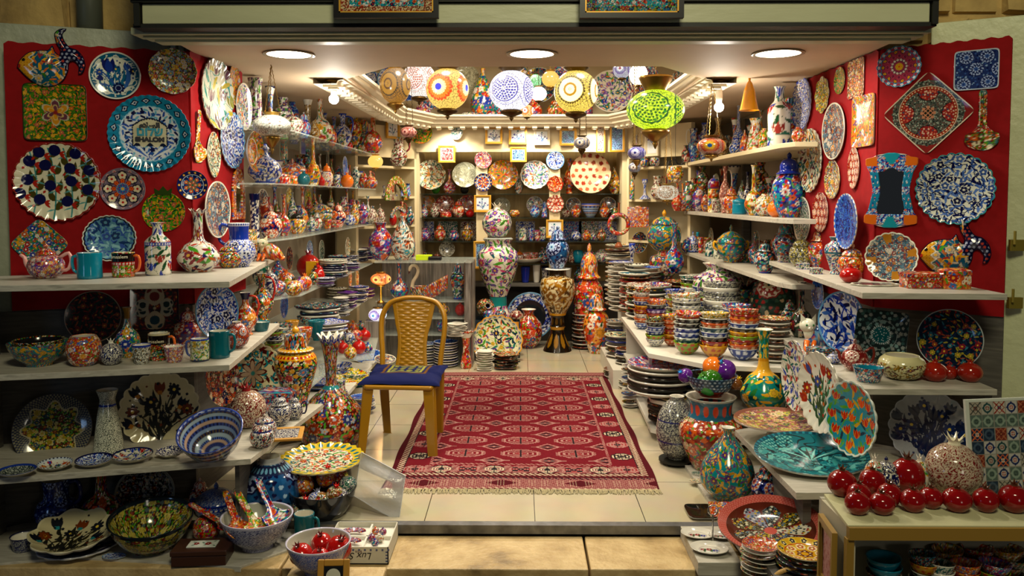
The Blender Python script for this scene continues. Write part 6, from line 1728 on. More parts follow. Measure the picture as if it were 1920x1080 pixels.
for i,(dx,dy,dz,rx,ry,rz,st,lk) in enumerate(((-.02,-.10,.075,.5,.1,.75,'ord','orange dotted spoon rest'),(.06,-.08,.08,.5,0,.85,'grd','green and yellow dotted spoon rest'),(.11,.0,.085,.6,0,.8,'bud','blue dotted spoon rest'),(-.07,-.02,.08,.3,0,1.3,'rdd','red dotted spoon rest'))):
 spoonrest(bw+Vector((dx,dy,dz)),.28,st,0,0,lk,'lying in the white and blue bowl',eul=(rx,ry,rz))
wz('mug',571,1018,38,52,'pla_t',ZL[3],W4,'plain dark teal mug',rot=-.2)
wz('ball',508,990,110,124,dict(STY['bml'],size=.5,edge=[(.92,1.01,'#b8bcc0',None),(.80,.91,'#22305a',LT)]),ZL[3],W4,'big blue ball vase with lace medallions',k=.8)
wz('bowl',606,994,124,66,dict(STY['pla_k'],g='#1c1c20'),ZL[3],'near the plastic-lidded box','black bowl heaped with little pomegranates',st2='pla_k')
bb=ITEMS[-1]['o'].location.copy(); m=mpp(bb)
for i,(dx,dz,dy,w_,st,cc,lk,lean) in enumerate(((-38,42,-.05,36,'wor','#b4150f','buff town-painted',.4),(6,44,-.06,40,'brd','#9a9ab0','brown and lilac',-.3),(40,46,-.04,44,'wnv','#1a2a70','navy and white leaf',-.5),(-18,58,-.02,34,'wbl','#b4150f','white and blue',.9),(22,58,-.02,34,'brd','#b4150f','brown floral',.2),(46,66,.05,34,'wgn','#c8b84a','white and green',-.2),(-42,64,.05,38,'ord','#b4150f','orange floral',.1),(-4,76,.08,38,'ord','#b4150f','deep orange',.2),(24,80,.1,30,'rdd','#b4150f','red floral',0))):
 q=bb+Vector((dx*m,dy,(dz-18)*m)); o=vessel('pom',q,w_*m,w_*1.2*m,st,crowncol=cc,dens=1.2,tilt=(lean*.8,lean)); reg(o,'small %s pomegranate' % lk,'heaped in the black bowl','ornament',600+dx)
flat(603,866,156,dict(STY['p_yel'],kind='floral',g='#dcd8c0',f=[RED,ORG,'#b02a20',TEAL],leaf=(DGR,GRN),edge=[(.74,.98,'#d4ba1e',TEAL),(.98,1.3,'#c8b010',None)],size=.22),.215,'yellow rimmed oval plate with red pomegranates','at the end of the lowest limed shelf',oval=(1,.72),scallop=26,samp=.04,dens=1.3,roll=.1,depth_=.12,tiltv=(0,-.22,1),name='oval_dish',cat='dish')
tag(MB().box(-.12,.12,-.09,.09,0,.215).build('dish_riser',SHELFD,None,(onZ(600,870,.2).x,onZ(600,866,.2).y+.04,-.04)),'grey block carrying the yellow rimmed oval plate','block')
wz('bowl',598,1088,120,60,dict(STY['sbl'],g='#b0b0c4',size=.09,edge=[(.93,1.02,'#c8c4d8',None)]),-.03,'on the stone by the white cardboard tray','lilac-rimmed speckled bowl of red pomegranates',st2='sgy')
bb=ITEMS[-1]['o'].location.copy(); m=mpp(bb)
for dx,dy,w_,lk in ((-26,-.01,42,'nearest'),(30,.04,48,'largest'),(6,-.03,36,'half hidden'),(-4,.1,40,'hindmost')):
 q=bb+Vector((dx*m,dy,22*m)); o=vessel('pom',q,w_*m,w_*1.05*m,'pla_r',crowncol='#5a1414',dens=1,tilt=(.35,dx*.01)); reg(o,'shiny red pomegranate, %s' % lk,'in the lilac-rimmed speckled bowl','ornament',603+dx)
tag(MB().box(-.96,-.56,3.0,3.29,-.42,-.032).build('stone_block',STEPST,bevel=.01),'rough block under the lilac-rimmed speckled bowl','block')
pp=onZ(624,1112,-.03); m=mpp(pp)
root=empty('wooden_trivet',(pp.x,pp.y,-.03),(math.radians(75),0,.05)); W2=30*m
MB().box(-W2,-W2*.6,0,W2*2,-.006,.006).box(W2*.6,W2,0,W2*2,-.006,.006).box(-W2*.6,W2*.6,0,W2*.4,-.006,.006).box(-W2*.6,W2*.6,W2*1.6,W2*2,-.006,.006).build('frame',mat('honey beech','#b5812c',rough=.5),root,bevel=.004)
MB().box(-W2*.62,W2*.62,W2*.38,W2*1.62,-.004,.002).build('tile',glz('#1c1c1c'),root)
MB().lathe([(.0001,0),(W2*.45,0),(W2*.45,.002),(W2*.3,.003),(.0001,.003)],30,(0,W2,.002)).build('medallion',glz('#c8c4b0'),root)
reg(root,'honey wood framed tile with white medallion','leaning on the speckled bowl at the lower edge','trivet',624)
# bowl-side wall shelves
XR=1.62
R0,R1=(XR,4.3),(XR,7.9)
p=online(1288,R0,R1,1.835); ringvase(p,34*mpp(p),70*mpp(p),'rdd','pink-red ring-shaped ewer','at the far end of the top bowl-side shelf',1288)
row('on the top shelf of the bowl-side wall',R0,R1,1.835,'''
jug 1300 22 64 bfl
ovoid 1321 26 74 wbl b.1
bottle 1346 42 76 sgl | brown woven-textured bottle vase
trumpet 1377 16 74 rdd b.1
long 1384 26 106 sbl b.1
ovoid 1380 26 32 wbl
tear 1396 18 44 ord
bell 1416 34 62 wor
ball 1433 26 40 grd
cyl 1460 42 112 wrt | tall white bottle vase painted with red tulips
tube 1482 24 92 nfl b.1
ball 1496 24 30 rdd
bottle 1426 22 82 brd b.15
ovoid 1364 20 44 wfl b.1
trumpet 1406 16 60 wfl b.2
vase 1312 20 52 pud b.15
''')
row('on the middle shelf of the bowl-side wall',R0,R1,1.395,'''
long 1270 22 66 rdd
bottle 1280 18 52 ord b.05
ovoid 1289 22 56 tqd
vase 1299 18 62 brd b.1
bottle 1309 30 76 pud | lilac and blue bottle vase
ball 1323 18 32 ord
canister 1338 22 70 yed l=pud | yellow canister with purple lid
cup 1343 20 26 wrd
ewer 1359 22 88 spk | tall pink speckled ewer
jar 1371 32 52 ord
canister 1386 26 32 pla_c | plain turquoise square-shouldered canister
bottle 1401 20 78 wnv b.15
long 1413 34 94 yed | ochre bottle vase with brown blotches
ball 1434 38 42 wor
vase 1424 32 96 bld b.2
jar 1478 62 122 bud b.05 l=pla_b | large blue and gold covered jar
ball 1456 34 34 pla_o | plain orange handleless pot
trumpet 1443 22 70 nfl b.25
ewer 1352 18 80 rdd b.15
vase 1316 24 84 brd b.25
trumpet 1375 26 86 bfl b.25
jug 1444 20 64 rdd b.3
squat 1420 16 18 wfl
''')
row('on the lower shelf of the bowl-side wall',R0,R1,1.02,'''
squat 1289 26 30 bud
dome 1299 30 40 wbl | blue and white covered sauce dish
cup 1304 12 30 ord
cup 1314 12 30 rdd
candle 1308 12 38 pla_c
canister 1333 22 30 wgn
cup 1324 26 28 grd b.1
mug 1347 18 20 swk
tureen 1370 54 72 tqf | turquoise covered tureen with gilt flowers
casketx 0 0 0 wfl
jar 1416 28 46 bud b.15
jar 1434 40 62 nfl
pot 1356 22 26 wfl b.15
jar 1452 30 60 rdd b.2
'''.replace('casketx 0 0 0 wfl\n',''))
casket(1398,492,42,34,26,1.02,'tqd','turquoise enamelled casket','on the lower shelf of the bowl-side wall')
Z('bowl',1436,503,50,22,'pla_n',1.02,'on the lower shelf of the bowl-side wall','cream shell-edged bowl',ruffle=9)
PR=((1.76,4.3),(1.76,8))
for px,py,h,st,lk in ((1335,445,36,'p_gwf','cream floral plate'),(1420,452,40,'p_dbl','dark floral plate'),(1345,350,50,'p_silver','grey plate'),(1465,345,50,'wgn','yellow-green oval plate')):
 disc(px,py,h,st,PR,lk,'propped against the bowl-side wall',off=.03)
V1='on the shelf below the blue framed mirror'
wz('jar',1471,489,44,76,dict(STY['bud'],g='#6a78a0'),ZR[0],V1,'lilac-blue medallion covered jar')
wz('squat',1502,500,44,62,dict(STY['sgy'],f=['#3a3a2a','#c8b83a','#d0ccb8'],g='#5a5a50'),ZR[0],V1,'grey pot with black and yellow lid')
wz('jar',1536,503,44,76,dict(STY['rdd'],g='#b0402a'),ZR[0],V1,'orange and red floral covered jar')
wz('vase',1567,515,42,70,dict(STY['wtq'],leaf=('#1a7a90',COB),f=['#1f5a90',RED],edge=[(.92,1.01,'#1a6a80',None),(.55,.6,'#1a6a80',None)]),ZR[0],V1,'white and turquoise flared vase')
wz('squat',1598,521,54,64,dict(STY['ord'],g='#c86a20'),ZR[0],V1,'orange and yellow floral lidded pot')
wz('pom',1595,531,40,34,'pla_r',ZR[0],V1,'glossy round red pomegranate',crowncol='#b4150f')
for px,b_,lk in ((1473,492,'behind the others'),(1508,505,'middle one'),(1533,514,'foremost')):
 casket(px,b_,20,12,16,ZR[0],'wfl','tiny white and green tealight box, %s' % lk,V1)
disc(1672,482,92,'p_gry',(RB0,RB1),'white-edged grey-blue floral scalloped plate','leaning on the red board behind the yellow bird',off=.07,tilt=.2,scallop=20,dens=1.2,painter=lambda C,U,V,B,T:C.__setitem__((B>.6) & (B<.95) & (np.sin(T*4+.6)>.75),L3('#b07a28')))
flat(1642,534,90,dict(STY['sgy'],g='#7a7060',edge=[(.9,1.3,'#c8c4b0',None)]),ZR[0]+.002,'grey-brown scalloped coaster tray',V1,scallop=10,samp=.14,depth_=.05,dens=1.1,oval=(1,.62))
def bird(px,base,h,st,z,look,place):
 p=onZ(px,base,z); s=h*mpp(p); root=empty('bird_figurine',p,(0,0,0)); N,M2=24,20; vs=[]
 for i in range(N):
  t=i/(N-1); x=(-.3+1.2*t)*s; r=s*.30*(math.sin(PI*min(1,t*1.05+.04))**.7)*(1-.35*t)
  for j in range(M2):a=2*PI*j/M2; vs.append((x,r*.8*math.cos(a),max(.001,s*.32-t*s*.2+r*math.sin(a))))
 v=np.array(vs); f=[(i*M2+j,i*M2+(j+1) % M2,(i+1)*M2+(j+1) % M2,(i+1)*M2+j) for i in range(N-1) for j in range(M2)]
 new_obj('body',np_mesh('body',v,np.array(f),paint(st,v[:,0]/s,v[:,2]/s,v[:,1]*0,v[:,1]*0,None,3,1)),GLAZE,root)
 MB().tube([(-.1*s,0,.4*s),(-.16*s,0,.62*s),(-.15*s,0,.8*s)],[.2*s,.13*s,.1*s],12).ball((-.15*s,0,.84*s),.14*s,14).build('head',glz('#cdb88a'),root,smooth=True)
 MB().tube([(-.27*s,0,.84*s),(-.42*s,0,.78*s)],[.05*s,.005],8).build('beak',glz('#c88a20'),root)
 reg(root,look,place,'figurine',px)
bird(1672,530,46,'yed',ZR[0],'speckled yellow bird figurine with pale head',V1)
casket(1735,541,66,30,34,ZR[0],'rdd','red enamelled casket with flat lid',V1)
casket(1801,543,60,38,44,ZR[0],dict(STY['ord'],size=.3),'orange hexagonal casket with white-petalled lid',V1,six=True)
V2='on the cat and teapot shelf'
p=onZ(1505,641,ZR[1])
wz('long',1502,634,44,104,dict(STY['wrd'],g='#2a2c28',f=['#8a2028','#c8b8a0'],leaf=(DGR,)),ZR[1],V2,'dark green and red slim-necked vase behind the cat')
wz('jar',1480,618,30,56,'nfl',ZR[1],V2,'small navy covered jar')
cat(1524,656,66,ZR[1],'bfl',V2,'white-faced cat figurine with cobalt body',headc='#d0cdb8')
wz('trumpet',1573,664,22,56,'wnv',ZR[1],V2,'narrow black and white dotted vase')
casket(1540,674,40,22,24,ZR[1],'nfl','small navy floral box',V2)
wz('squat',1562,683,26,22,'wbl',ZR[1],V2,'tiny blue and white jar')
wz('teapot',1602,697,48,60,dict(STY['spk'],kind='medal',g='#7a1f1c',f=['#8a2424','#d8a8a0','#a83a34','#c89088'],size=.34,hc='#7a241c'),ZR[1],V2,'red teapot with pink lace medallion')
wz('cup',1628,718,56,28,dict(STY['bud'],g='#1a5a90'),ZR[1],V2,'low blue enamelled ashtray with turquoise inside',st2='pla_c')
wz('pot',1690,714,84,44,dict(STY['wgn'],g='#d0c898',kind='floral',f=['#8a6a20','#6a3a3a'],leaf=('#4a5a20','#5a4a20'),size=.3,edge=[(.7,1.01,'#d0c898',None)]),ZR[1],V2,'round cream bowl with olive leaves',k=.8)
for px,base,w,lk in ((1752,717,44,'front one of the trio beside the cream bowl'),(1733,700,32,'rear one of the trio beside the cream bowl'),(1779,712,30,'smallest of the trio beside the cream bowl'),(1818,718,44,'standing alone at the street end')):
 wz('pom',px,base,w,w*.98,dict(STY['pla_r'],g='#9c2410'),ZR[1],'','orange-red pomegranate, %s' % lk,crowncol='#9c2410')
disc(1580,602,112,dict(STY['p_blf'],size=.5,leaf=(LB,)),(RB1,RB2),'blue streaked white oval dish','leaning at the bend of the cat and teapot shelf',off=.12,tilt=.06,oval=(.8,1),dens=1,yaw=.75,name='oval_dish',cat='dish')
disc(1536,550,60,'p_blu',(RB1,RB2),'blue and violet oval plate','hung beneath the wing shelf bend',off=.03,tilt=.0,dens=.9)
def greensq(C,U,V,B,T):
 r=np.hypot(U,V); C[:]=L3('#23312e'); P=centers(np.random.default_rng(2),-1,1,-1,1,.2); flowers(C,U,V,P,.075,['#7a9a94','#8a9088','#3a5a54'],np.random.default_rng(3),5,extra=False)
 C[r<.36]=L3('#0e5a5c'); P=centers(np.random.default_rng(4),-.4,.4,-.4,.4,.13); m=r<.33; k,x,y=nearest(U,V,P); C[m & (np.hypot(x,y)<.02)]=L3('#c8d8d0')
 C[(np.abs(r-.36)<.03) & (np.sin(T*30)>-.3)]=L3('#c0ccc4'); C[(np.abs(r-.6)<.012)]=L3('#8a9a94')
disc(1652,628,92,'p_gry',(RB0,RB1),'dark green square dish with teal dotted centre','leaning behind the red teapot',off=.12,tilt=.16,square=.9,name='square_dish',cat='dish',painter=greensq,dens=1.2,depth_=.08,roll=-.05)
disc(1781,636,112,'p_dbl',(RB0,RB1),'big navy plate with starfish and flowers','leaning behind the orange-red pomegranates',off=.12,tilt=.16,dens=1.2,depth_=.1)
V3='on the teal platter shelf'
wz('long',1430,778,82,156,dict(STY['tql'],edge=[(.46,.62,'#d8a430',None),(.62,.66,'#c88a18',None)],size=.2),ZR[2]-.0,'behind the oval dish of yellow and pink fishes','turquoise long-necked vase with yellow blooms and ochre shoulders')
wz('cyl',1487,772,34,70,'wrt',ZR[2],V3,'small white bottle with blue and red flowers',k=.8)
PS=((1.50,3.6),(1.28,4.7))
disc(1497,704,132,dict(STY['wrt'],edge=None),PS,'white oval plate with dark red tulips','standing third from the shelf corner',off=.0,oval=(.85,1),dens=1,yaw=-.1)
disc(1543,735,150,dict(STY['p_wrf'],stems=9,f=['#b04a18','#a02a18','#c0601a','#2a4a90']),PS,'white scalloped plate with orange poppies','standing behind the turquoise red-flowered plate',off=.06,scallop=22,dens=1.2,yaw=-.05)
disc(1601,784,138,'p_brf',PS,'turquoise oval plate with red flowers','standing beneath the shelf corner',off=.12,tilt=.05,oval=(1,1),scallop=20,dens=1.2,yaw=.1)
flat(1458,797,162,dict(STY['p_pnk'],size=.24),ZR[2]+.075,'yellow and pink oval dish','resting on a foot above the teal fish platter',oval=(1,.8),depth_=.16,dens=1.3,scallop=0,tiltv=(0,-.08,1),name='oval_dish',cat='dish')
tag(MB().lathe([(.0001,0),(.07,0),(.05,.05),(.06,.08),(.0001,.08)],24).build('dish_stand',glz('#a8a48c'),None,(ITEMS[-1]['o'].location.x,ITEMS[-1]['o'].location.y,ZR[2]-.012),smooth=True),'pale footed stand under the yellow and pink oval dish','stand')
def fishp(C,U,V,B,T):
 C[:]=L3('#14707a'); sc=(np.sin(U*60)*np.sin(V*60+np.sin(U*30))>.2) & (U<-.2) & (V>-.1); C[sc]=L3('#7ac0b8')
 n=wob(U,V,9,np.random.default_rng(5)); C[np.abs(n)<.25]=L3('#0a3038'); n=wob(U,V,16,np.random.default_rng(6)); C[(np.abs(n)<.2) & (V<.2)]=L3('#5ab0ac')
 leaves(C,U,V,centers(np.random.default_rng(7),-1,1,-1,.5,.3),.17,.05,['#3a9a9a','#6ab8b0','#0c4a54'],np.random.default_rng(8))
 ellipse(C,U,V,0,.45,.14,.12,0,'#0c3a44'); ellipse(C,U,V,0,.45,.10,.085,0,'#4aa8a4')
 for a in range(-4,5):stroke(C,U,V,bez((0,-.05),(a*.08,.25),(a*.17,.55-abs(a)*.06)),.02,'#88ccc4' if a % 2 else '#0a2a34',True)
 C[B>.93]=L3('#0e5468'); C[(B>.94) & (np.sin(T*50)>.3)]=L3('#2a8a9a')
flat(1520,862,206,'pla_t',ZR[2]+.03,'big teal oval platter with fish relief','on the limed shelf above the navy covered jar',oval=(1,.78),dens=1.5,painter=fishp,depth_=.16,tiltv=(-.03,-.2,1),name='oval_platter',cat='platter',roll=-.12)
tag(MB().lathe([(.0001,0),(.045,0),(.045,.018),(.0001,.018)],24).build('dish_stand',glz('#0e4a54'),None,(ITEMS[-1]['o'].location.x,ITEMS[-1]['o'].location.y,ZR[2]+.001)),'teal foot under the fish platter','stand')
V4='on the lowest limed shelf'
wz('tear',1363,944,102,134,dict(STY['tqf'],size=.17,c='#c8a020'),ZR[3],V4+' before the orange floor vase','plump turquoise teardrop vase with yellow mouth',k=.8)
wz('jar',1441,960,66,92,dict(STY['nfl'],kind='medal',g=NAV,f=['#26389a','#c0503a','#d0d0e0',ORG],size=.3),ZR[3],V4+' under the teal platter','navy covered jar with white diamonds',lidst='nfl')
wz('ball',1500,940,40,70,'nfl',ZR[3],'in the shadow beneath the teal platter shelf','blue floral ball vase')
def mand(C,U,V,B,T):
 C[B>.8]=L3('#b8544a'); m=B<.84; C[m]=L3('#5a2414')
 n=9; st_=2*PI/n; t=(T+st_/2) % st_-st_/2; k=np.floor((T+st_/2)/st_).astype(int) % n; r=np.hypot(U,V)
 lim=np.sin(np.clip((r-.10)/.66,0,1)**.9*PI)**.6*.26; inp=(np.abs(t*r)<np.minimum(lim,r*.30)) & (r>.12) & (r<.76)
 pal=['#b8b4a0','#a8982a','#7a8a8a','#8a8a9a','#b0a868']
 cc=np.array([L3(c) for c in pal])[k % 5]; C[inp]=cc[inp]
 P=centers(np.random.default_rng(3),-1,1,-1,1,.07); kk,x,y=nearest(U,V,P); d=np.hypot(x,y); rc=np.array([L3(c) for c in ['#c8c4b0','#26303a','#8a2420','#b09a20','#2a5a7a','#1c1c1c']])[kk % 6]
 q=inp & (d<.024); C[q]=rc[q]; q=inp & (d>.03) & (k % 3 != 0); C[q]=L3('#2a2620')
 C[r<.12]=L3('#b8544a'); q=(B>.84) & (np.sin(T*90)*np.sin(r*80)>.2); C[q]=L3('#c8786a')
flat(1445,996,192,'pla_r',ZR[3]+.085,'pink-rimmed platter with a mosaic flower','leaning low beneath the navy covered jar',oval=(1,.86),dens=1.6,painter=mand,depth_=.2,tiltv=(-.1,-.3,1),name='platter',cat='platter',back='#8a8478',roll=-.15)
tag(MB().box(-.05,.05,.0,.06,-.0,.06).build('dish_riser',SHELFD,None,(ITEMS[-1]['o'].location.x,ITEMS[-1]['o'].location.y-.02,ZR[3])),'small block behind the pink-rimmed platter','block')
tilepanel(1362,957,64,30,'ord',0,'orange and blue flowered tile','lying tilted beside the pink-rimmed platter',plane=((.9,3.75),(1.4,3.75)),tilt=1.2)
flat(1307,902,30,'p_gwf',ZR[3]+.002,'small cream dotted coaster','at the inner edge of the lowest limed shelf',depth_=.06,oval=(1,.8)); flat(1309,888,26,'wgn',ZR[3]+.002,'small green heart coaster','at the inner edge of the lowest limed shelf',depth_=.06)
stack('plate',1425,1082,68,7,8,['wor','pla_w'],ZR[3],'at the lower edge beside the wicker handle','plate',topst='rdd')
stack('plate',1508,1078,100,4,9,['blf','nfl'],ZR[3]+.06,'below the pink-rimmed platter','plate',topst='p_yrm')
tag(MB().box(-.12,.12,-.1,.1,0,.06).build('dish_riser',SHELFD,None,(onZ(1508,1078,.08).x,onZ(1508,1078,.08).y+.05,ZR[3])),'small block beneath the yellow medallion plates','block')
p=onZ(1490,1100,ZR[3]); m=mpp(p)
ts=[i/40*PI for i in range(41)]; hb=MB()
for k in range(3):hb.tube([(62*m*math.cos(t)+.004*math.cos(t*22+k*2.1),.004*math.sin(t*22+k*2.1),.0+42*m*math.sin(t)) for t in ts],.0075,7)
o=hb.build('basket_handle',mat('pale wicker','#b08a48',rough=.6),None,(p.x+.02,p.y-.02,ZR[3]),smooth=True); reg(o,'twisted wicker hoop handle','rising at the lower edge before the yellow medallion plates','basket handle',1490)
def trio(C,U,V,B,T):
 C[:]=L3('#d8d4c8'); C[(B>.5) & (B<.56)]=L3('#b8b4aa')
 for x,y,c in ((-.32,-.02,'#7a1a24'),(0,.1,'#8a2430'),(.32,0,'#26408a')):
  stroke(C,U,V,[(x,y-.1),(x+.1,y-.3)],.035,'#1f5a34'); d,p_=petals(U-x,V-y,.19,6); C[d<p_]=L3(c); C[d<.05]=L3('#d0b0a0')
 for x in (-.18,.17):stroke(C,U,V,bez((x,-.3),(x-.1,0),(x,.2)),.05,'#1f5a34',True)
for px,py,w,lk in ((1308,1004,62,'rear'),(1330,1032,70,'front'),(1352,1006,46,'inner')):
 flat(px,py,w,'pla_w',.012,'small oval white dish with tulips, the %s one' % lk,'of the wire-handled trio on the step',name='dish',cat='dish',oval=(1,.8),depth_=.2,dens=1.6,painter=trio,back='#d0ccc0',roll=-.2)
p=onZ(1336,1015,.01); tag(MB().tube([(0,0,0),(0,0,.13)],.004,8).tube([(.022*math.cos(a*PI/10),0,.15+.022*math.sin(a*PI/10)) for a in range(21)],.003,8).build('wire_handle',STEEL,None,(p.x,p.y,.0)),'steel ring handle standing between the three white oval dishes','handle')
tag(MB().box(.74,.92,3.25,3.62,-.05,.008).build('low_plinth',SHELFW,bevel=.003),'low slab under the three white oval dishes','slab')
flat(1315,962,70,'pla_k',.004,'dark brown shallow tray','on the tiles beside the lowest limed shelf',oval=(.8,1),depth_=.12,square=.3,name='tray',cat='tray')
wz('ball',1268,866,76,118,dict(STY['sgy'],edge=[(.3,.33,'#2a2a6a',None),(.62,.64,'#2a2a6a',None)]),.03,'on a wheeled base beside the great orange vase','grey speckled ball vase with navy bands')
wb=tag(MB().lathe([(.0001,.018),(.10,.018),(.10,.03),(.0001,.03)],24).ball((-.05,-.05,.01),.012,10).ball((.05,-.05,.01),.012,10).ball((0,.06,.01),.012,10).build('wheeled_base',DARKM,None,(ITEMS[-1]['o'].location.x,ITEMS[-1]['o'].location.y,-.001)),'black wheeled base under the grey speckled ball vase','base')
shape('bigor','floor_vase','vase','floor vase',[('body',[(0,0),(.5,0),(.55,.02),(.78,.2),(1,.46),(.98,.6),(.74,.7),(.66,.78),(.68,.9),(.8,1)],[(.72,.99),(.6,.9)])])
wz('bigor',1331,888,116,136,dict(STY['rdd'],g='#8a2c1c',f=['#c05a30','#d8c0a0','#2a4a7a','#a83020',ORG],size=.15,edge=[(.72,.97,'#2a6a86','#c8482a'),(.97,1.01,'#b8b8b0',None)],nd=14),ZR[3],'at the inner end of the lowest limed shelf','great orange-red floor vase with turquoise neck',k=.9)
vb=ITEMS[-1]['o'].location; mv=mpp(vb); top=136*mv+ZR[3]
wz_p=Vector((vb.x,vb.y,top+.001)); o=vessel('bowl',wz_p,96*mv,40*mv,dict(STY['wst'],g='#20405a',f=['#6a8ab0','#a0b0c0'],size=.22,edge=[(0,.35,'#8a3a2a',None)]),st2='pla_k',dens=1.2,k=.6); reg(o,'navy dotted bowl','resting in the mouth of the great orange-red floor vase','bowl',1342)
for dx,dy,dz,w_,c,cc,lk,tl in ((-26,-.03,20,46,'pla_g','#4a9a2a','pale green',1.2),(8,-.04,22,42,'pla_g','#3a6a14','dark green',-.9),(-2,.03,36,44,'pla_o','#3a1a10','orange',.5),(32,.01,32,44,'pla_p','#2a80c0','purple',-.5),(-38,.02,30,28,'pla_p','#2a80d0','small purple',-.9),(36,-.05,18,26,'pla_o','#d8b020','small yellow-crowned brown',.4)):
 g_=dict(STY[c]); g_['g']={'pale green':'#3f9a4a','dark green':'#2c6a12','small yellow-crowned brown':'#7a4a18'}.get(lk,g_['g'])
 o=vessel('pom',wz_p+Vector((dx*mv,dy,dz*mv)),w_*mv,w_*mv*1.05,g_,crowncol=cc,dens=1.2,tilt=(.3,tl)); reg(o,'%s plain pomegranate' % lk,'in the navy dotted bowl','ornament',1340+dx)
wz('tube',1300,745,28,70,dict(STY['sgy'],g='#20344a',edge=[(0,.45,'#a8a898',None)]),.27,'behind the bowl of purple and green pomegranates','dark blue and grey speckled straight vase')
# stacks on the white stand
ST='on the white stand'
M1=['bfl','pla_w','tqd','bud','blf','brd']
def bs(px,base,w,n,pt,sts,lk,top=None,h=None,**kw):stack('bowl',px,base,w,n,pt,sts,IZ,lk+' ' +ST,'bowl',topst=top,h=h or w*.42,**kw)
def ps(px,base,w,n,pt,sts,lk,top=None,z=IZ,**kw):stack('plate',px,base,w,n,pt,sts,z,lk,'plate',topst=top,**kw)
bs(1229,651,36,6,8,['q_w','q_g','q_b','q_b','q_k'],'nearest the inner corner','blf')
bs(1258,650,34,6,9,['q_o','q_y','q_r','q_o'],'of orange and yellow bowls','yed')
bs(1289,666,52,7,9,['q_g','q_t','q_b','q_b','q_k','q_k'],'on the lime green bowl','rdd',h=24)
bs(1339,672,54,8,8.5,['q_y','q_r','q_k','q_b','q_t','q_o','q_k'],'on the yellow bowl','p_yrm',h=24)
bs(1394,678,56,10,8,['q_b','q_o','q_r','q_g','q_y','q_k'],'on the navy bowl by the turquoise vase','rdd',h=24)
bs(1203,618,32,9,8,['q_b','q_o','q_w','q_r','q_y'],'along the inner edge with orange rims','brd')
bs(1229,620,40,6,8,['q_p','q_k','q_r'],'topped by an orange-rimmed bowl','ord')
bs(1270,610,42,6,8,['q_y','q_g','q_k'],'topped by a lime bowl','grd')
bs(1238,-6.4,38,8,7,['pla_w','sbl'],'of blue-rimmed white bowls','pud')
bs(1266,-6.1,38,8,7,['wbl','pla_w','q_w'],'of white bowls with blue lattice','wbl')
bs(1287,-5.9,54,7,7,['q_k','q_w'],'topped by a cream floral bowl','wor')
bs(1352,-5.9,70,9,8,['sgy','pla_w','sgy'],'of large grey speckled bowls','sgy',h=22)
bs(1381,-5.5,54,6,8,['q_b','q_w'],'topped by a violet blue floral bowl','bud')
bs(1320,-6.3,44,8,9,['q_g','q_t','q_b'],'topped by a violet-rimmed bowl','pud')
bs(1295,-6.5,40,9,7.6,['q_g','q_k','pla_w'],'of lime and black bowls far in','wgn')
ps(1450,680,62,12,6.8,['pla_w','brd'],'of white plates behind the turquoise vase ' +ST,seed=2)
ps(1190,590,60,11,7,['brd','pla_w','q_r'],'with red rims ' +ST,'p_tel')
ps(1215,-6.35,84,9,7,['pla_w','blf','brd'],'of large platters ' +ST,'wrd')
ps(1255,-6.2,56,7,6,['pla_w','sbl'],'of middle-sized plates ' +ST,'wgn')
ps(1300,-6.4,74,7,6,['pla_w','tqd'],'with black leafy top plate ' +ST,'wnv')
ps(1163,-6.95,46,12,8,['pla_w','wst','q_w'],'of white ribbed plates on the low table','sbl',z=.53)
ps(1194,-6.8,46,12,8,['pla_w','q_t'],'beside the ribbed plates on the low table','wst',z=.53)
ps(1160,-7.3,52,14,8.4,['brd','pla_w','q_k'],'tallest on the low table','p_gwf',z=.53)
ps(1208,-7.1,60,10,8,['pla_w','q_k'],'under the blue platter on the low table','p_blu',z=.53)
ps(1238,-7.55,36,8,6,['pla_w','bfl'],'of small scalloped plates on the low table','p_gwf',z=.53)
ps(1275,-7.0,62,8,7,['brd','pla_k'],'of brown leaf dishes on the low table','brd',z=.53)
lp=ITEMS[-1]
def onstk(kind,px,basepx,w,h,st,y,look,place,**kw):
 z=onY(px,basepx,y).z; p=online(px,(0,y),(1,y),z); o=vessel(kind,p,w*mpp(p),h*mpp(p),st,**kw); reg(o,look,place,K[kind]['cat'],px); return p
onstk('candle',1185,520,26,64,'wbl',6.9,'white and blue candlestick','standing on the blue platter')
pq=online(1244,(0,7.3),(1,7.3),.53); m=mpp(pq)
o=vessel('hour',pq,54*m,104*m,dict(STY['rdd'],g='#5a4a5a'),dens=.9); reg(o,'brown-violet pedestal vase','behind the candlestick on the low table','vase',1244)
z_=.53+104*m; o=vessel('squat',Vector((pq.x,pq.y,z_)),64*m,76*m,'tqf',dens=1,knobst='pla_y'); reg(o,'round turquoise covered jar with gold band','standing on the brown-violet pedestal vase','jar',1240)
p=onY(1160,464,6.95); ringvase(Vector((p.x,6.95,p.z)),42*mpp(p),84*mpp(p),'rdd','red ring-shaped vase with curling top','standing on the tallest stack of plates',1160)
onstk('long',1264,512,36,94,'bud',6.6,'cobalt and violet long-necked vase','behind the black leafy plates')
wz('vase',1346,603,92,106,dict(STY['wpu'],hc='#d8d2c0'),IZ,ST+' behind the grey speckled bowls','white vase with teal bands and blue tulips')
ITEMS[-1]['o'].location.z=IZ
wz('bowl',1384,604,92,62,'tqf',IZ,ST+' behind the violet bowl stack','dark turquoise and yellow bowl')
wz('ball',1448,618,84,104,dict(STY['gml'],size=.42),IZ,ST+' beneath the wing shelf','large dark green ball vase with red lace medallions',k=.9)
wz('ovoid',1424,600,52,112,'gml',IZ,ST+' behind the medallion ball vase','tall green-grey vase with red medallions')
stack('plate',1240,748,126,6,9.5,['pla_w','pla_k'],.262,'of big platters under the white stand','platter',h=16,topst='pud')
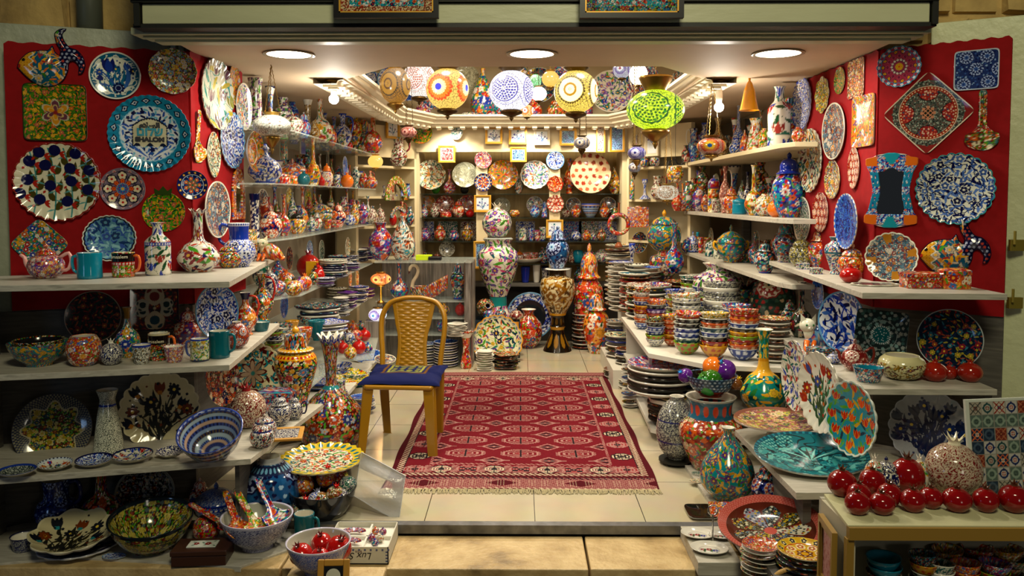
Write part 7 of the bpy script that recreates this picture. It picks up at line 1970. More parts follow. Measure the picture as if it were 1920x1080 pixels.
flat(1262,747,50,'p_yrm',.27,'small black and cream scalloped dish','in the middle compartment of the white stand',scallop=12,depth_=.08)
stack('plate',1262,800,96,4,10,['pla_k','blf'],.078,'of black scalloped platters at the bottom of the stand','platter',h=16)
stack('plate',1297,748,34,8,7,['pla_w','bfl'],.262,'of blue-rimmed bowls beside the speckled straight vase','dish',h=12)
for px,base,w,n,pt,top,lk in ((1163,672,58,5,9,'p_tls','with red zigzag top'),(1176,684,44,5,6,'p_drk','with maroon top'),(1158,642,42,6,7,'p_gry','with grey top'),(1181,765,30,11,7.6,'p_gry','tall and narrow, by the rug'),(1160,712,56,3,6,'p_drk','with brown top'),(1185,730,58,3,6,'p_gry','with green patterned top')):
 stack('plate',px,base,w,n,pt,['pla_w','blf','pla_w','bfl'],.0 if base>690 else .15,'on the tiles by the stand, %s' % lk,'plate',topst=top)
tag(MB().box(.74,.925,6.3,7.3,0,.148).build('low_plinth',WHITEL),'white plinth carrying stacks at the inner end of the white stand','plinth')
# foreground cabinet
CP='on the white cabinet'
PG=dict(STY['pla_r'],g='#8a0a0c')
for px,base,w,h,lk in ((1578,934,52,58,'at the inner rear corner, beside the teal platter'),(1610,950,44,48,'behind the two foremost ones'),(1635,930,48,56,'rear row, between the corner one and the largest'),(1700,928,62,76,'largest of the rear row'),(1607,968,46,50,'foremost, nearest the cabinet corner'),(1653,968,46,48,'foremost, second from the corner'),(1667,952,44,50,'second rank, below the largest one'),(1711,963,46,50,'front row, before the largest one'),(1745,956,42,46,'tucked beside the big speckled one'),(1793,963,52,52,'front row, crownless-looking, under the big speckled one'),(1847,963,46,52,'front row, below the tile panel corner'),(1900,964,54,60,'at the picture edge below the tile panel')):
 wz('pom',px,base,w,h,PG,CZ,'','glossy red pomegranate ' +lk,crowncol='#4a2a18')
wz('pom',1786,936,98,116,dict(STY['srd'],g='#7a1c1c',f=['#c8b8a0','#b8a890'],size=.09),CZ,CP,'huge red pomegranate mottled with cream',crowncol='#d8ceb0')
wz('squat',1660,926,56,66,dict(STY['wnv'],size=.22),CZ,CP+' behind the glossy red ones','navy and white covered pot')
for px in (1638,1722):wz('pom',px,925,36,72,'wor',CZ,CP+(' beside the mottled one' if px>1700 else ' beside the navy covered pot'),'small yellow-green pomegranate with white crown',crowncol='#d8d0c0')
disc(1745,805,142,'p_dkb',(RB0,RB1),'large navy-on-grey tulip plate','leaning beneath the cat and teapot shelf',off=.16,tilt=.12,scallop=20,dens=1.3)
root=empty('tile_panel',(onZ(1888,926,CZ).x,2.83,CZ+.001),(-.10,-.045,0)); W_P,H_P=.275,.345
MB().box(-W_P/2,W_P/2,-.006,.008,0,H_P).build('board',mat('white panel board','#b8bcb0',rough=.4),root)
n=150; X,Zq=np.meshgrid(np.linspace(0,1,n),np.linspace(0,1,n)); nc,nrw=6,7; ux,uz=X*nc,Zq*nrw; ix,iz=np.floor(ux).astype(int),np.floor(uz).astype(int); fx,fz=ux-ix-.5,uz-iz-.5
C=np.empty((n*n,3),np.float32); C[:]=L3('#b0aca0'); hsh=((ix*7+iz*13+ix*iz*5) % 8).ravel(); F1,F2=fx.ravel(),fz.ravel(); r=np.hypot(F1,F2)
pal=[('#b8b0a0','#8a2c1c',NAV),('#5a6a60','#8a9a8a','#3a4a40'),('#7a3424','#a86a4a','#5a2418'),('#a8a498','#2a4a4a','#7a2a20'),('#20304a','#c86a3a','#c8c0b0'),('#b4b0a8','#26305a','#a03a2a'),('#a09888','#4a4a44','#6a3a30'),('#2a3a4a','#4a5a6a','#1c2438')]
for i,(a,b,c) in enumerate(pal):
 q=hsh == i; C[q]=L3(a); d=np.abs(np.abs(F1)-np.abs(F2)) if i % 2 == 0 else np.abs(r-.3); C[q & (d<.07)]=L3(b); C[q & (r<.16) & (np.abs(F1*F2)>.002)]=L3(c); C[q & (np.abs(np.abs(F1)+np.abs(F2)-.42)<.04)]=L3(b)
e=(np.maximum(np.abs(F1),np.abs(F2))>.47); C[e]=L3('#8a877c')
v=np.stack([(X*.93+.045-.5)*W_P,X*0-.0075,(Zq*.95+.025)*H_P],-1).reshape(-1,3); i=np.arange(n-1)[:,None]; j=np.arange(n-1)[None]
new_obj('patchwork_tiles',np_mesh('patchwork_tiles',v,np.stack([i*n+j,i*n+j+1,(i+1)*n+j+1,(i+1)*n+j],-1).reshape(-1,4),C,smooth=False),GLAZE,root)
reg(root,'white-edged panel of patchwork tiles','leaning at the picture edge above the red pomegranates','tile panel',1880)
root=empty('framed_tile',(cf[0]-.003,(cf[1]+cbk[1])/2+.0,CZ-.17),(PI/2,0,-PI/2-math.atan2(cbk[0]-cf[0],cbk[1]-cf[1]))); W2,H2=.085,.12
for k,(a,b,zz) in enumerate(((1,.82,.018),(.82,.70,.012))):
 MB().box(-W2*a,W2*a,-H2*a,-H2*b,0,zz).box(-W2*a,W2*a,H2*b,H2*a,0,zz).box(-W2*a,-W2*b,-H2*b,H2*b,0,zz).box(W2*b,W2*a,-H2*b,H2*b,0,zz).build('frame',mat('worn gilt wood','#8a6a28',rough=.45),root)
MB().box(-W2*.7,W2*.7,-H2*.7,H2*.7,0,.006).build('tile',noise_mat('red flowered tile',['#7a1c1c','#b08078','#8a2a24'],60),root); reg(root,'gilt framed red tile','hung on the side of the white cabinet','picture',1567)
for px,base,w,n_,sts,top,lk in ((1655,1138,62,5,['brd','pla_c'],'pla_c','of turquoise ashtrays'),(1730,1146,52,6,['q_k','q_y','q_k'],'nfl','by the turquoise ones'),(1777,1122,54,5,['q_r','q_k'],'yed','with yellow top bowl'),(1832,1120,56,5,['q_k','q_r'],'rdd','with rust-red top bowl'),(1888,1120,56,5,['brd','blf'],'yed','with yellow top at the picture edge'),(1760,1146,52,5,['pla_w'],'wgn','of green leaf bowls in front'),(1808,1146,52,5,['q_k','q_r'],'ord','with orange zigzag bowl in front'),(1862,1146,56,5,['q_k','q_g'],'pud','with violet floral bowl in front')):
 stack('bowl',px,base,w,n_,15,sts,.12,'inside the cabinet, %s' % lk,'bowl',topst=top,h=28)
KK=['bottle','long','vase','ovoid','trumpet','jar','tear','ewer']; SS=['brd','nfl','rdd','blf','tqd','ord','bud','wfl','oml','pud','wbl','grd','gml']
for q_,(z_,a,b,x0,x1,hh,pl_) in enumerate(((1.92,(-1.70,4.6),(-1.70,7.6),512,694,74,'in the rear rank of the top glass shelf'),(1.60,(-1.72,4.6),(-1.72,7.6),505,694,66,'in the rear rank of the second glass shelf'),(1.28,(-1.70,4.6),(-1.70,7.6),500,700,74,'in the rear rank of the third glass shelf'),
  (1.835,(1.84,5.0),(1.84,7.4),1286,1480,72,'in the rear rank of the top bowl-side shelf'),(1.395,(1.84,5.0),(1.84,7.4),1272,1490,76,'in the rear rank of the middle bowl-side shelf'),(1.02,(1.84,5.1),(1.84,7.4),1300,1500,52,'in the rear rank of the lower bowl-side shelf'))):
 n_=int((x1-x0)/17); t_=[]
 for i in range(n_):
  px=x0+(x1-x0)*i/(n_-1); near=abs(px-975)/500; k_=KK[(i*3+q_) % 8]; sc=near*(.8+.25*((i*5+q_*3) % 4)/3)
  t_.append('%s %.0f %.0f %.0f %s' % (k_,px,(20 if k_ in ('bottle','long','trumpet') else 26)*near*1.05,hh*sc*(.8 if k_ in ('jar','ovoid') else 1),SS[(i*5+q_*4) % 13]))
 row(pl_,a,b,z_,'\n'.join(t_),dens=.5)
# dishes hung on the red boards
Q1,Q2,Q3,Q4=(LB0,LB1),(LB1,LB2),(RB0,RB1),(RB1,RB2)
HB='hung on the red board'
def pomplate(C,U,V,B,T):
 C[:]=L3('#d8d2b6'); rg=np.random.default_rng(4); stems=[(-.55,-.8,-.6,.75),(-.1,-.95,-.2,.85),(.3,-.9,.15,.85),(.6,-.7,.62,.6)]
 for x0,y0,x1,y1 in stems:
  pts=bez((x0,y0),(x0*.2+x1*.8+.2,0),(x1,y1)); stroke(C,U,V,pts,.018,'#3a8a88')
  for j in range(1,8):
   q=pts[j]; s=1 if j % 2 else -1; stroke(C,U,V,bez(q,(q[0]+s*.1,q[1]+.02),(q[0]+s*.14,q[1]+.32)),.075,'#4a4410',True)
   stroke(C,U,V,bez(q,(q[0]-s*.08,q[1]+.0),(q[0]-s*.20,q[1]-.06)),.02,'#5a9a98',True)
 for x,y in ((-.62,.52),(-.28,.42),(.28,.35),(.72,.3),(-.68,.05),(-.18,-.1),(.3,.02),(.68,-.2),(-.42,-.45),(.2,-.5),(-.05,.8),(.42,.72),(-.85,-.3),(.0,-.85) if False else (-.4,.75)):
  for a in (-.5,0,.5):stroke(C,U,V,[(x+.1,y-.08),(x+.24,y-.12+a*.2)],.03,'#a82a16',True)
  stroke(C,U,V,[(x-.1,y-.12),(x-.17,y-.2)],.03,'#a82a16',True); ellipse(C,U,V,x,y,.135,.14,0,'#15164a')
 C[B>.965]=L3('#8a2a1c')
def rimcart(C,U,V,B,T):
 C[B>.72]=L3('#1a7898'); n=19; st_=2*PI/n; t=(T+st_/2) % st_-st_/2; x,y=t*B,B-.86
 for s,c in ((1,'#0f1c3c'),(.62,'#b8c4cc'),(.34,'#1a3a6a')):C[(np.abs(x)/.12+np.abs(y)/.085<s)]=L3(c)
 C[(B>.70) & (B<.73)]=L3('#8ab8cc'); rg=np.random.default_rng(1); m=B<.70; C[m]=L3('#c8ccd0')
 leaves(C,U,V,centers(rg,-.7,.7,-.7,.7,.12),.10,.03,[NAV,'#3a6ab0','#6aa8c0','#2a4a9a'],rg,None,m); flowers(C,U,V,centers(rg,-.7,.7,-.7,.7,.26),.06,[NAV,'#2a5a9a'],rg,5,mask=m)
 for a in (-1,1):
  for k in range(3):stroke(C,U,V,bez((0,-.66),(a*(.15+k*.1),-.5),(a*(.5+k*.06),-.05-k*.12)),.028,'#3a62b0' if k % 2 else '#d0d4d8',True)
 q=(np.abs(U)<.40) & (V<.16+.22*np.cos(U*3.6)) & (V>-.30+.06*np.cos(U*20)); C[(np.abs(U)<.43) & (V<.20+.22*np.cos(U*3.5)) & (V>-.33)]=L3('#16203a'); C[q]=L3('#c9c2a4')
def bluetul(C,U,V,B,T):
 C[B>.78]=L3('#136080'); n=wob(U,V,11,np.random.default_rng(8)); C[(B>.74) & (B<.9) & (np.abs(n)<.5)]=L3('#d0d4c8')
 for pts,w_,c in ((bez((.1,-.7),(-.1,-.1),(-.6,.2)),.05,'#2a5aa0'),(bez((.1,-.7),(.2,0),(.15,.6)),.03,'#1a5a90'),(bez((.2,-.7),(.75,-.1),(.35,.5)),.09,'#3a6ab4'),(bez((0,-.6),(.5,0),(.3,.3)),.06,'#1a6a90'),(bez((-.1,-.5),(-.5,-.3),(-.7,-.45)),.05,'#2a5aa0')):stroke(C,U,V,pts,w_,c,True)
 tulip(C,U,V,-.2,.1,.62,1.7,'#15206a','#1c3a90'); tulip(C,U,V,-.45,-.2,.3,2.6,'#1a2a70'); d,pr=petals(U-.12,V+.52,.25,10); C[d<pr]=L3('#12184e'); C[(d>.1) & (d<.13)]=L3('#8aa0c8'); C[B>.945]=L3('#d8d8cc')
def sixflower(C,U,V,B,T):
 th=T; r=np.hypot(U,V); d,pr=petals(U,V,.42,6,.5,.45)
 rg=np.random.default_rng(3); C[d<pr*1.12]=L3('#b8b498'); k=np.floor(((th+.5/3)/(2*PI)*6)) % 2; C[(d<pr) & (k == 0)]=L3('#c88a1c'); C[(d<pr) & (k == 1)]=L3('#6a3a48')
 d2,p2=petals(U,V,.26,6,.5,.5); C[(np.abs(d2-p2)<.02)]=L3('#c8b070'); C[r<.07]=L3('#8a2a24'); C[B>.97]=L3('#2a3a10')
for a in ((216,142,88,'p_tel',Q1,'white plate with blue tulips and teal border',dict(painter=bluetul)),(324,134,84,'p_mul',Q1,'purple plate crowded with golden flowers',dict(scallop=12,samp=.03)),
    (109,341,146,'p_pom',Q1,'large white plate with blue pomegranates and olive leaves',dict(painter=pomplate,scallop=30,samp=.03)),(230,354,78,'p_str',Q1,'lilac star-patterned plate',{}),(361,347,54,'p_nvm',Q1,'small navy floral plate',{}),
    (281,251,142,'pla_c',Q1,'large turquoise-rimmed plate lettered shalom',dict(painter=rimcart,scallop=36,samp=.02)),
    (403,176,132,dict(STY['wrt'],f=['#5a2a4a','#8a8a3a'],leaf=('#2a8a80','#b0a030'),g='#c8c6b4',size=.5,edge=None),Q2,'white scalloped plate with big purple tulip',dict(scallop=24)),(437,158,70,'p_org',Q2,'orange pointed oval dish',dict(oval=(.7,1),pointed=.12)),
    (454,200,88,'p_whf',Q2,'white and yellow oval floral plate',dict(oval=(.8,1))),(432,263,104,'p_blf',Q2,'blue and white scalloped plate',dict(scallop=22)),(398,290,74,'p_gwf',Q2,'grey-green pointed oval dish',dict(oval=(.75,1),pointed=.15)),
    (470,284,76,dict(STY['p_org'],edge=[(.6,.64,W_,None)]),Q2,'orange-bordered deep dish',dict(off=.10,depth_=.3)),(404,393,106,'p_gry',Q2,'grey oval plate with orange tulips',dict(off=.05)),
    (1686,125,76,'p_tlm',Q3,'turquoise plate with rings of little flowers',dict(scallop=18,samp=.05)),(1791,354,132,'p_blt',Q3,'large white plate with blue tulip bouquet',dict(scallop=26,samp=.05)),
    (1576,151,50,'p_grn',Q4,'small green-yellow oval plate',{}),(1544,178,66,'p_yel',Q4,'yellow-green ruffled dish',dict(scallop=8,samp=.12)),(1507,195,98,'wbl',Q4,'white oval plate with blue flowers',dict(scallop=24)),
    (1567,246,106,'p_gry',Q4,'slate-blue round plate with pink flowers',{}),(1523,301,118,'p_gwf',Q4,'long white scalloped plate with pale fish',dict(scallop=22)),(1563,337,72,'p_mul',Q4,'small dark floral scalloped plate',dict(scallop=10)),
    (1603,315,68,'oml',Q4,'orange-pink pointed oval dish',dict(oval=(.75,1),pointed=.15)),(1507,412,86,'wgn',Q4,'white plate with green leaves',{}),(1541,398,74,'oml',Q4,'maroon-edged floral plate',dict(scallop=14)),(1590,415,104,'p_blu',Q4,'cobalt blue oval plate',dict(off=.06))):
 kw=dict(dens=1.25,depth_=.12); kw.update(a[6]); off=kw.pop('off',.014); disc(a[0],a[1],a[2],a[3],a[4],a[5],HB,off=off,**kw)
shal=[it for it in ITEMS if 'shalom' in it['look']][0]['o']; R_=71*mpp(shal.location)
for txt,sz,y,c,sx in (('SHALOM',.155,-.20,'#10101c',1.15),('\u05dd\u05d5\u05dc\u05e9',.30,-.045,'#157a90',1.0),('\ufee1\ufefc\ufeb4\ufedf\ufe8d',.17,.17,'#14141c',1.2)):
 textplane(txt,sz*R_,c,shal,(0,y*R_,.016*R_+.002),bold=.012*R_,sx=sx)
for px,py,hpx,st,pl,lk,kw in ((104,211,106,dict(STY['p_grn'],g='#4a7a10',size=.2),Q1,'green square dish with a six-petalled flower',dict(painter=sixflower,square=1)),(307,397,74,dict(STY['p_grn'],g='#4a8414',size=.3),Q1,'green pomegranate-shaped trivet',dict(pointed=.0)),
        (75,458,76,dict(STY['tqd'],size=.28),Q1,'teal curved-edge tile with orange teardrops',dict(square=.45,roll=.785)),(1831,131,74,dict(STY['bml'],g='#26366a',f=[NAV,'#3a5a9a','#8aa8d0','#26366a'],size=.5),Q3,'blue and white square dish',dict(square=1,painter=lambda C,U,V,B,T:C.__setitem__(B>.95,L3('#b8c0cc')))),
        (1607,147,72,dict(STY['grd'],g='#3a4038'),Q4,'grey-green square dish with curved sides',dict(square=.8)),(1621,227,96,'p_org',Q4,'orange square dish with a vase of flowers',dict(square=1))):
 kw.update(dens=1.2,depth_=.09); disc(px,py,hpx*(1.0 if kw.get('square',0) != .45 else .95),st,pl,lk,HB,off=.012,name='square_dish' if kw.get('square') else 'trivet',cat='dish' if kw.get('square') else 'trivet',**kw)
tr=[it for it in ITEMS if 'pomegranate-shaped' in it['look']][0]['o']; rr=37*mpp(tr.location)
MB().add([(x*rr,y*rr,.005) for x,y in ((-.38,.85),(-.42,1.2),(-.2,1.05),(0,1.3),(.2,1.05),(.42,1.2),(.38,.85))]+[(x*rr,y*rr,.012) for x,y in ((-.38,.85),(-.42,1.2),(-.2,1.05),(0,1.3),(.2,1.05),(.42,1.2),(.38,.85))],[tuple(range(7)),tuple(range(13,6,-1))]+[(i,(i+1) % 7,7+(i+1) % 7,7+i) for i in range(7)]).build('crown',glz('#24380c'),tr)
def diam(C,U,V,B,T):
 C[:]=L3('#4a5048'); rg=np.random.default_rng(4); flowers(C,U,V,centers(rg,-1.1,1.1,-1.1,1.1,.06),.022,['#9aa090','#20261f','#6a4a40'],rg,4,extra=False)
 r=np.hypot(U,V)
 for cx,cy in ((.52,.52),(-.52,.52),(.52,-.52),(-.52,-.52)):
  q=(np.hypot(U-cx,V-cy)<.32) & (r<.78); C[q]=L3('#8a2420'); k=np.random.default_rng(6); flowers(C,U,V,centers(k,-1,1,-1,1,.09),.03,['#c8a890','#3a4a5a','#b86a50'],k,4,mask=q,extra=False); C[(np.abs(np.hypot(U-cx,V-cy)-.32)<.012) & (r<.78)]=L3('#1c1412')
 d,pr=petals(U,V,.24,8); C[d<pr]=L3('#b0785a'); C[(d<.17) & (np.abs(np.sin(U*30)*np.sin(V*30))>.35)]=L3('#1c2418'); C[(r>.78) & (r<.88)]=L3('#8a2a18'); C[(np.abs(r-.83)<.02) & (np.sin(T*50)>0)]=L3('#c8b088'); C[np.abs(r-.89)<.012]=L3('#c0a890')
 m=np.maximum(np.abs(U),np.abs(V)); C[(m>.80) & (r>1.08)]=L3('#7a2420'); C[m>.965]=L3('#c8b8a0')
disc(1740,212,112,'pla_k',Q3,'diamond-hung square platter with red and grey lace medallions',HB,off=.014,square=1,roll=PI/4,dens=1.9,painter=diam,depth_=.07,name='square_platter',cat='platter')
def fish(px,py,wpx,pl,look,flip=False):
 p,n=onwall(px,py,pl[0],pl[1],.014); s=wpx*mpp(p); SEED[0] += 1; root=empty('fish_ornament',p,basis_rot(n))
 OUT=[(-.50,.02),(-.46,.13),(-.34,.26),(-.18,.31),(-.04,.32),(.02,.40),(.05,.31),(.12,.24),(.14,.34),(.08,.46),(.06,.60),(.14,.68),(.24,.69),(.17,.60),(.20,.48),(.28,.38),(.38,.35),(.47,.24),(.50,.10),(.46,-.02),(.40,-.05),(.41,.08),(.34,.17),(.26,.14),(.24,0),(.18,-.14),(.08,-.24),(-.04,-.28),(-.2,-.26),(-.36,-.14)]
 c=spline([(x+5,y) for x,y in OUT+[OUT[0]]],110); P=[(a-5,b-.12) for a,b in c[:-1]]
 N=130; xs=np.linspace(-.52,.52,N); X,Y=np.meshgrid(xs,np.linspace(-.42,.60,N)); ins=np.zeros(X.shape,bool); A=np.array(P)
 for i in range(len(A)):
  x1,y1=A[i]; x2,y2=A[(i+1) % len(A)]; cc=((y1>Y) != (y2>Y)) & (X<(x2-x1)*(Y-y1)/(y2-y1+1e-12)+x1); ins ^= cc
 dist,_=seg_d(X.ravel(),Y.ravel(),P+[P[0]]); dist=dist.reshape(X.shape); h=.10*np.sqrt(np.clip(dist/.22,0,1))+.02
 v=np.stack([X*s,Y*s,h*s],-1).reshape(-1,3); q=ins[:-1,:-1] & ins[1:,:-1] & ins[:-1,1:] & ins[1:,1:]; ii,jj=np.nonzero(q); f=np.stack([ii*N+jj,ii*N+jj+1,(ii+1)*N+jj+1,(ii+1)*N+jj],-1)
 U,V=X.ravel().astype(np.float32),Y.ravel().astype(np.float32); C=paint(dict(STY['tqf'],g='#155a78',f=['#c8661a','#a83024','#c8b8a0'],size=.2),U,V,V*0+.5,V*0,None,SEED[0],.9); tail=(U>.12) & ((V>-.05) | (U>.2)); C2=paint(dict(STY['q_k'],g='#0c1038',f=['#9aa0b8','#b04030'],size=.07),U,V,V*0+.5,V*0,None,5,1); C[tail]=C2[tail]
 hd=U<-.30+.03*np.cos(V*50); C[hd]=L3('#d09a20'); C[hd & (np.hypot((U*22) % 1-.5,(V*22) % 1-.5)<.16)]=L3('#9a4018'); C[np.hypot(U+.40,V-.02)<.028]=L3('#1a1a10'); C[(np.hypot(U+.48,V+.08)<.04)]=L3('#a82a18'); C[np.abs(U+.285-.03*np.cos(V*50))<.012]=L3('#d8d0b8')
 used=np.unique(f); mp_=-np.ones(len(v),int); mp_[used]=np.arange(len(used)); o=new_obj('body',np_mesh('body',v[used],mp_[f],C[used]),GLAZE,root)
 eb=MB(); n_=len(P); eb.add([(x*s,y*s,0) for x,y in P]+[(x*s*1.0,y*s,.03*s) for x,y in P],[(i,(i+1) % n_,n_+(i+1) % n_,n_+i) for i in range(n_)]+[tuple(range(n_))[::-1]]).build('edge',glz('#0a0c20'),root)
 eb=MB().tube([(x*s,y*s,.03*s) for x,y in P],.008*s,6,close=True).build('outline',glz('#0a0c20'),root)
 reg(root,look,HB,'ornament',px)
fish(97,118,112,Q1,'blue ceramic fish with yellow head, above the green square dish'); fish(1790,472,118,Q3,'blue ceramic fish with yellow head, below the blue tulip bouquet plate')
disc(206,447,86,dict(STY['p_gry'],g='#5a8aa0',f=['#3a5aa0','#8ab8c0','#1f3a6a'],kind='scroll',size=.4,edge=[(.9,.95,'#10181c',None),(.95,1.3,'#c0c0b4',None)]),Q1,'pale blue fishy-patterned oval plate with white scalloped edge','leaning on the board above the turquoise mug',off=.05,tilt=.15,oval=(1.06,1),scallop=26,samp=.03,dens=1.2)
for px,py,h,pl,st,lk in ((371,305,98,(LB1,LB2),'yed','orange-yellow spoon rest'),(1841,282,112,Q3,'brd','dark spoon rest with flower oval')):
 p,n=onwall(px,py,pl[0],pl[1],.014); o=spoonrest(p,h*mpp(p),dict(STY[st],g='#d08a1a') if st == 'yed' else st,0,0,lk,HB,eul=basis_rot(n)); 
def shapedmirror(px,py,wpx,hpx,pl,prof,inner,st,look,corner=None):
 p,n=onwall(px,py,pl[0],pl[1],.014); m=mpp(p); H=hpx*m/2; W2=wpx*m/2; root=empty('ceramic_mirror',p,basis_rot(n)); SEED[0] += 1
 ys=np.linspace(-1,1,90); po=np.interp(ys,*zip(*prof)); pi_=np.interp(ys,*zip(*inner)); nn=30; vs=[]; ok=[]
 xs=np.linspace(-1,1,2*nn); X=xs[None,:]*po[:,None]; Y=np.broadcast_to(ys[:,None],X.shape)
 v=np.stack([X*W2,Y*H,.012+0*X],-1).reshape(-1,3); hole=np.abs(X)<pi_[:,None]
 q=~(hole[:-1,:-1] & hole[1:,:-1] & hole[:-1,1:] & hole[1:,1:]); ii,jj=np.nonzero(q); N=2*nn; f=np.stack([ii*N+jj,ii*N+jj+1,(ii+1)*N+jj+1,(ii+1)*N+jj],-1)
 U,V=X.ravel(),(Y*H/W2).ravel(); C=paint(st,U,V,np.abs(Y).ravel(),V,None,SEED[0],1,plate=True)
 if corner:
  q=(np.abs(U)>.52) & (np.abs(Y.ravel())>.66) & (np.abs(Y.ravel())<.92); C[q]=L3(corner); e=(np.abs(Y.ravel())<.5) & (np.abs(Y.ravel())>.1); C[e & (np.sin(U*40)*np.sin(V*14)<.5)]=L3('#1f7a98'); q=(np.abs(U)<.34-(.98-np.abs(Y.ravel()))*.9) & (np.abs(Y.ravel())>.7); C[q]=L3('#1f8a98')
 o=new_obj('frame',np_mesh('frame',v,f,C),GLAZE,root); sm=o.modifiers.new('s','SOLIDIFY'); sm.thickness=.012
 k=[i for i in range(90) if pi_[i]>.01]; vs=[(-pi_[i]*1.03*W2,ys[i]*H,.006) for i in k]+[(pi_[i]*1.03*W2,ys[i]*H,.006) for i in k]; L=len(k)
 MB().add(vs,[(i,L+i,L+i+1,i+1) for i in range(L-1)]).build('mirror_glass',mat('mirror glass','#c8c8c0',rough=.02,metal=1),root); reg(root,look,HB,'mirror',px)
shapedmirror(1671,357,92,140,Q3,[(-1,.2),(-.93,.6),(-.88,1),(-.7,1),(-.55,.85),(-.1,.70),(.1,.70),(.5,.82),(.7,.98),(.86,.98),(.88,.72),(.95,.55),(1,.12)],[(-.66,0),(-.65,.5),(-.5,.55),(-.1,.42),(.2,.44),(.5,.5),(.52,.3),(.6,.12),(.62,0)],dict(STY['bfl'],g='#14257a',size=.14),'blue waisted mirror with orange corner tiles','#c8681a')
shapedmirror(445,362,60,98,Q2,[(-1,.9),(-.3,.92),(.3,.86),(.7,.62),(.95,.25),(1,.1)],[(-.8,0),(-.79,.5),(0,.52),(.3,.4),(.5,.1),(.52,0)],dict(STY['ord'],size=.16),'orange arched mirror')
for px,w_,x,lk in ((725,196,-.60,'chair side'),(1184,194,.52,'bowl side')):
 p=onY(px,0,3.44); m=mpp(p); W2=w_*m/2; root=empty('framed_tile_picture',(p.x,3.44,onY(px,35,3.44).z),(PI/2,0,0)); Hh=.26
 MB().box(-W2,W2,0,.022,-.01,.02).box(-W2,-W2+.022,.022,Hh,-.01,.02).box(W2-.022,W2,.022,Hh,-.01,.02).box(-W2,W2,Hh,Hh+.02,-.01,.02).build('frame',BLACK,root)
 MB().box(-W2+.022,W2-.022,.022,.028,0,.018).box(-W2+.022,-W2+.028,.022,Hh,0,.018).box(W2-.028,W2-.022,.022,Hh,0,.018).build('gilt_slip',GOLD,root)
 nx,ny=170,90; X,Y=np.meshgrid(np.linspace(-W2+.026,W2-.026,nx),np.linspace(.026,Hh,ny)); U,V=X.ravel()*9,Y.ravel()*9; C=paint(dict(STY['brd'],g='#c8b890' if px<900 else '#1c2430',f=['#8a2a18','#6a3a20'] if px<900 else ['#a02a1c','#b08a20','#3a8a9a','#2a5a8a'],kind='scroll' if px<900 else 'dense',size=.2),U,V,V*0+.5,V*0,None,8); C2=paint(dict(STY['bud'],g='#0f8aa0'),U,V,V*0+.5,V*0,None,9); q=(np.abs(X.ravel())<W2-.065) & (Y.ravel()>.052); C[q]=C2[q]
 i=np.arange(ny-1)[:,None]; j=np.arange(nx-1)[None]; new_obj('tiles',np_mesh('tiles',np.stack([X,Y,X*0+.006],-1).reshape(-1,3),np.stack([i*nx+j,i*nx+j+1,(i+1)*nx+j+1,(i+1)*nx+j],-1).reshape(-1,4),C,smooth=False),GLAZE,root)
 reg(root,'black framed turquoise tile picture','hung on the steel beam above the %s of the shop' % lk,'picture',px)
# lamps
LAMPG=mat('lit lamp glass','#fffaf0',emit=14,emit_color='#fff2d8')
for px,lk in ((545,'above the chair side'),(997,'over the rug'),(1452,'above the amber bell')):
 x=(px-975)/1500*4.05; root=empty('ceiling_downlight',(x,4.05,2.24)); MB().lathe([(.112,0),(.13,-.004),(.128,-.008),(.108,-.006)],48).build('trim_ring',mat('downlight ring','#a89878',rough=.4),root,smooth=True)
 MB().lathe([(.0001,-.004),(.11,-.004),(.11,-.001),(.0001,-.001)],48).build('lens',LAMPG,root); tag(root,'round recessed ceiling light ' +lk,'ceiling light')
BULBG=mat('lit bulb glass','#ffffff',emit=30,emit_color='#fff4e0')
for px,py,lk,cx in ((626,186,'above the blue bottles on the chair-side shelf',640),(1348,201,'above the brown woven bottle',1340)):
 p=onY(px,py,4.95 if px<900 else 5.0); root=empty('bare_bulb',p); m=mpp(p)
 MB().ball((0,0,0),.03,20).lathe([(.018,.02),(.016,.045)],16).build('bulb',BULBG,root,smooth=True)
 MB().lathe([(.0001,.042),(.02,.042),(.022,.06),(.020,.10),(.012,.115),(.0001,.118)],20).build('socket',WHITEC,root,smooth=True); MB().tube([(0,0,.115),(0,0,2.24-p.z)],.003,6).build('cord',WHITEC,root)
 tag(root,'bare glowing bulb in a white socket ' +lk,'light bulb'); light('bulb_light','POINT',(p.x,p.y-.0,p.z-.045),11,NEUT,.03)
 MB().lathe([(.0001,0),(.05,0),(.06,-.006),(.0001,-.02)],20).build('ceiling_rose',BRASS,root,(0,0,2.238-p.z),smooth=True)
def lampmat(e):
 return mat('mosaic lamp glass %g' % e,attr=True,rough=.2,emit=e)
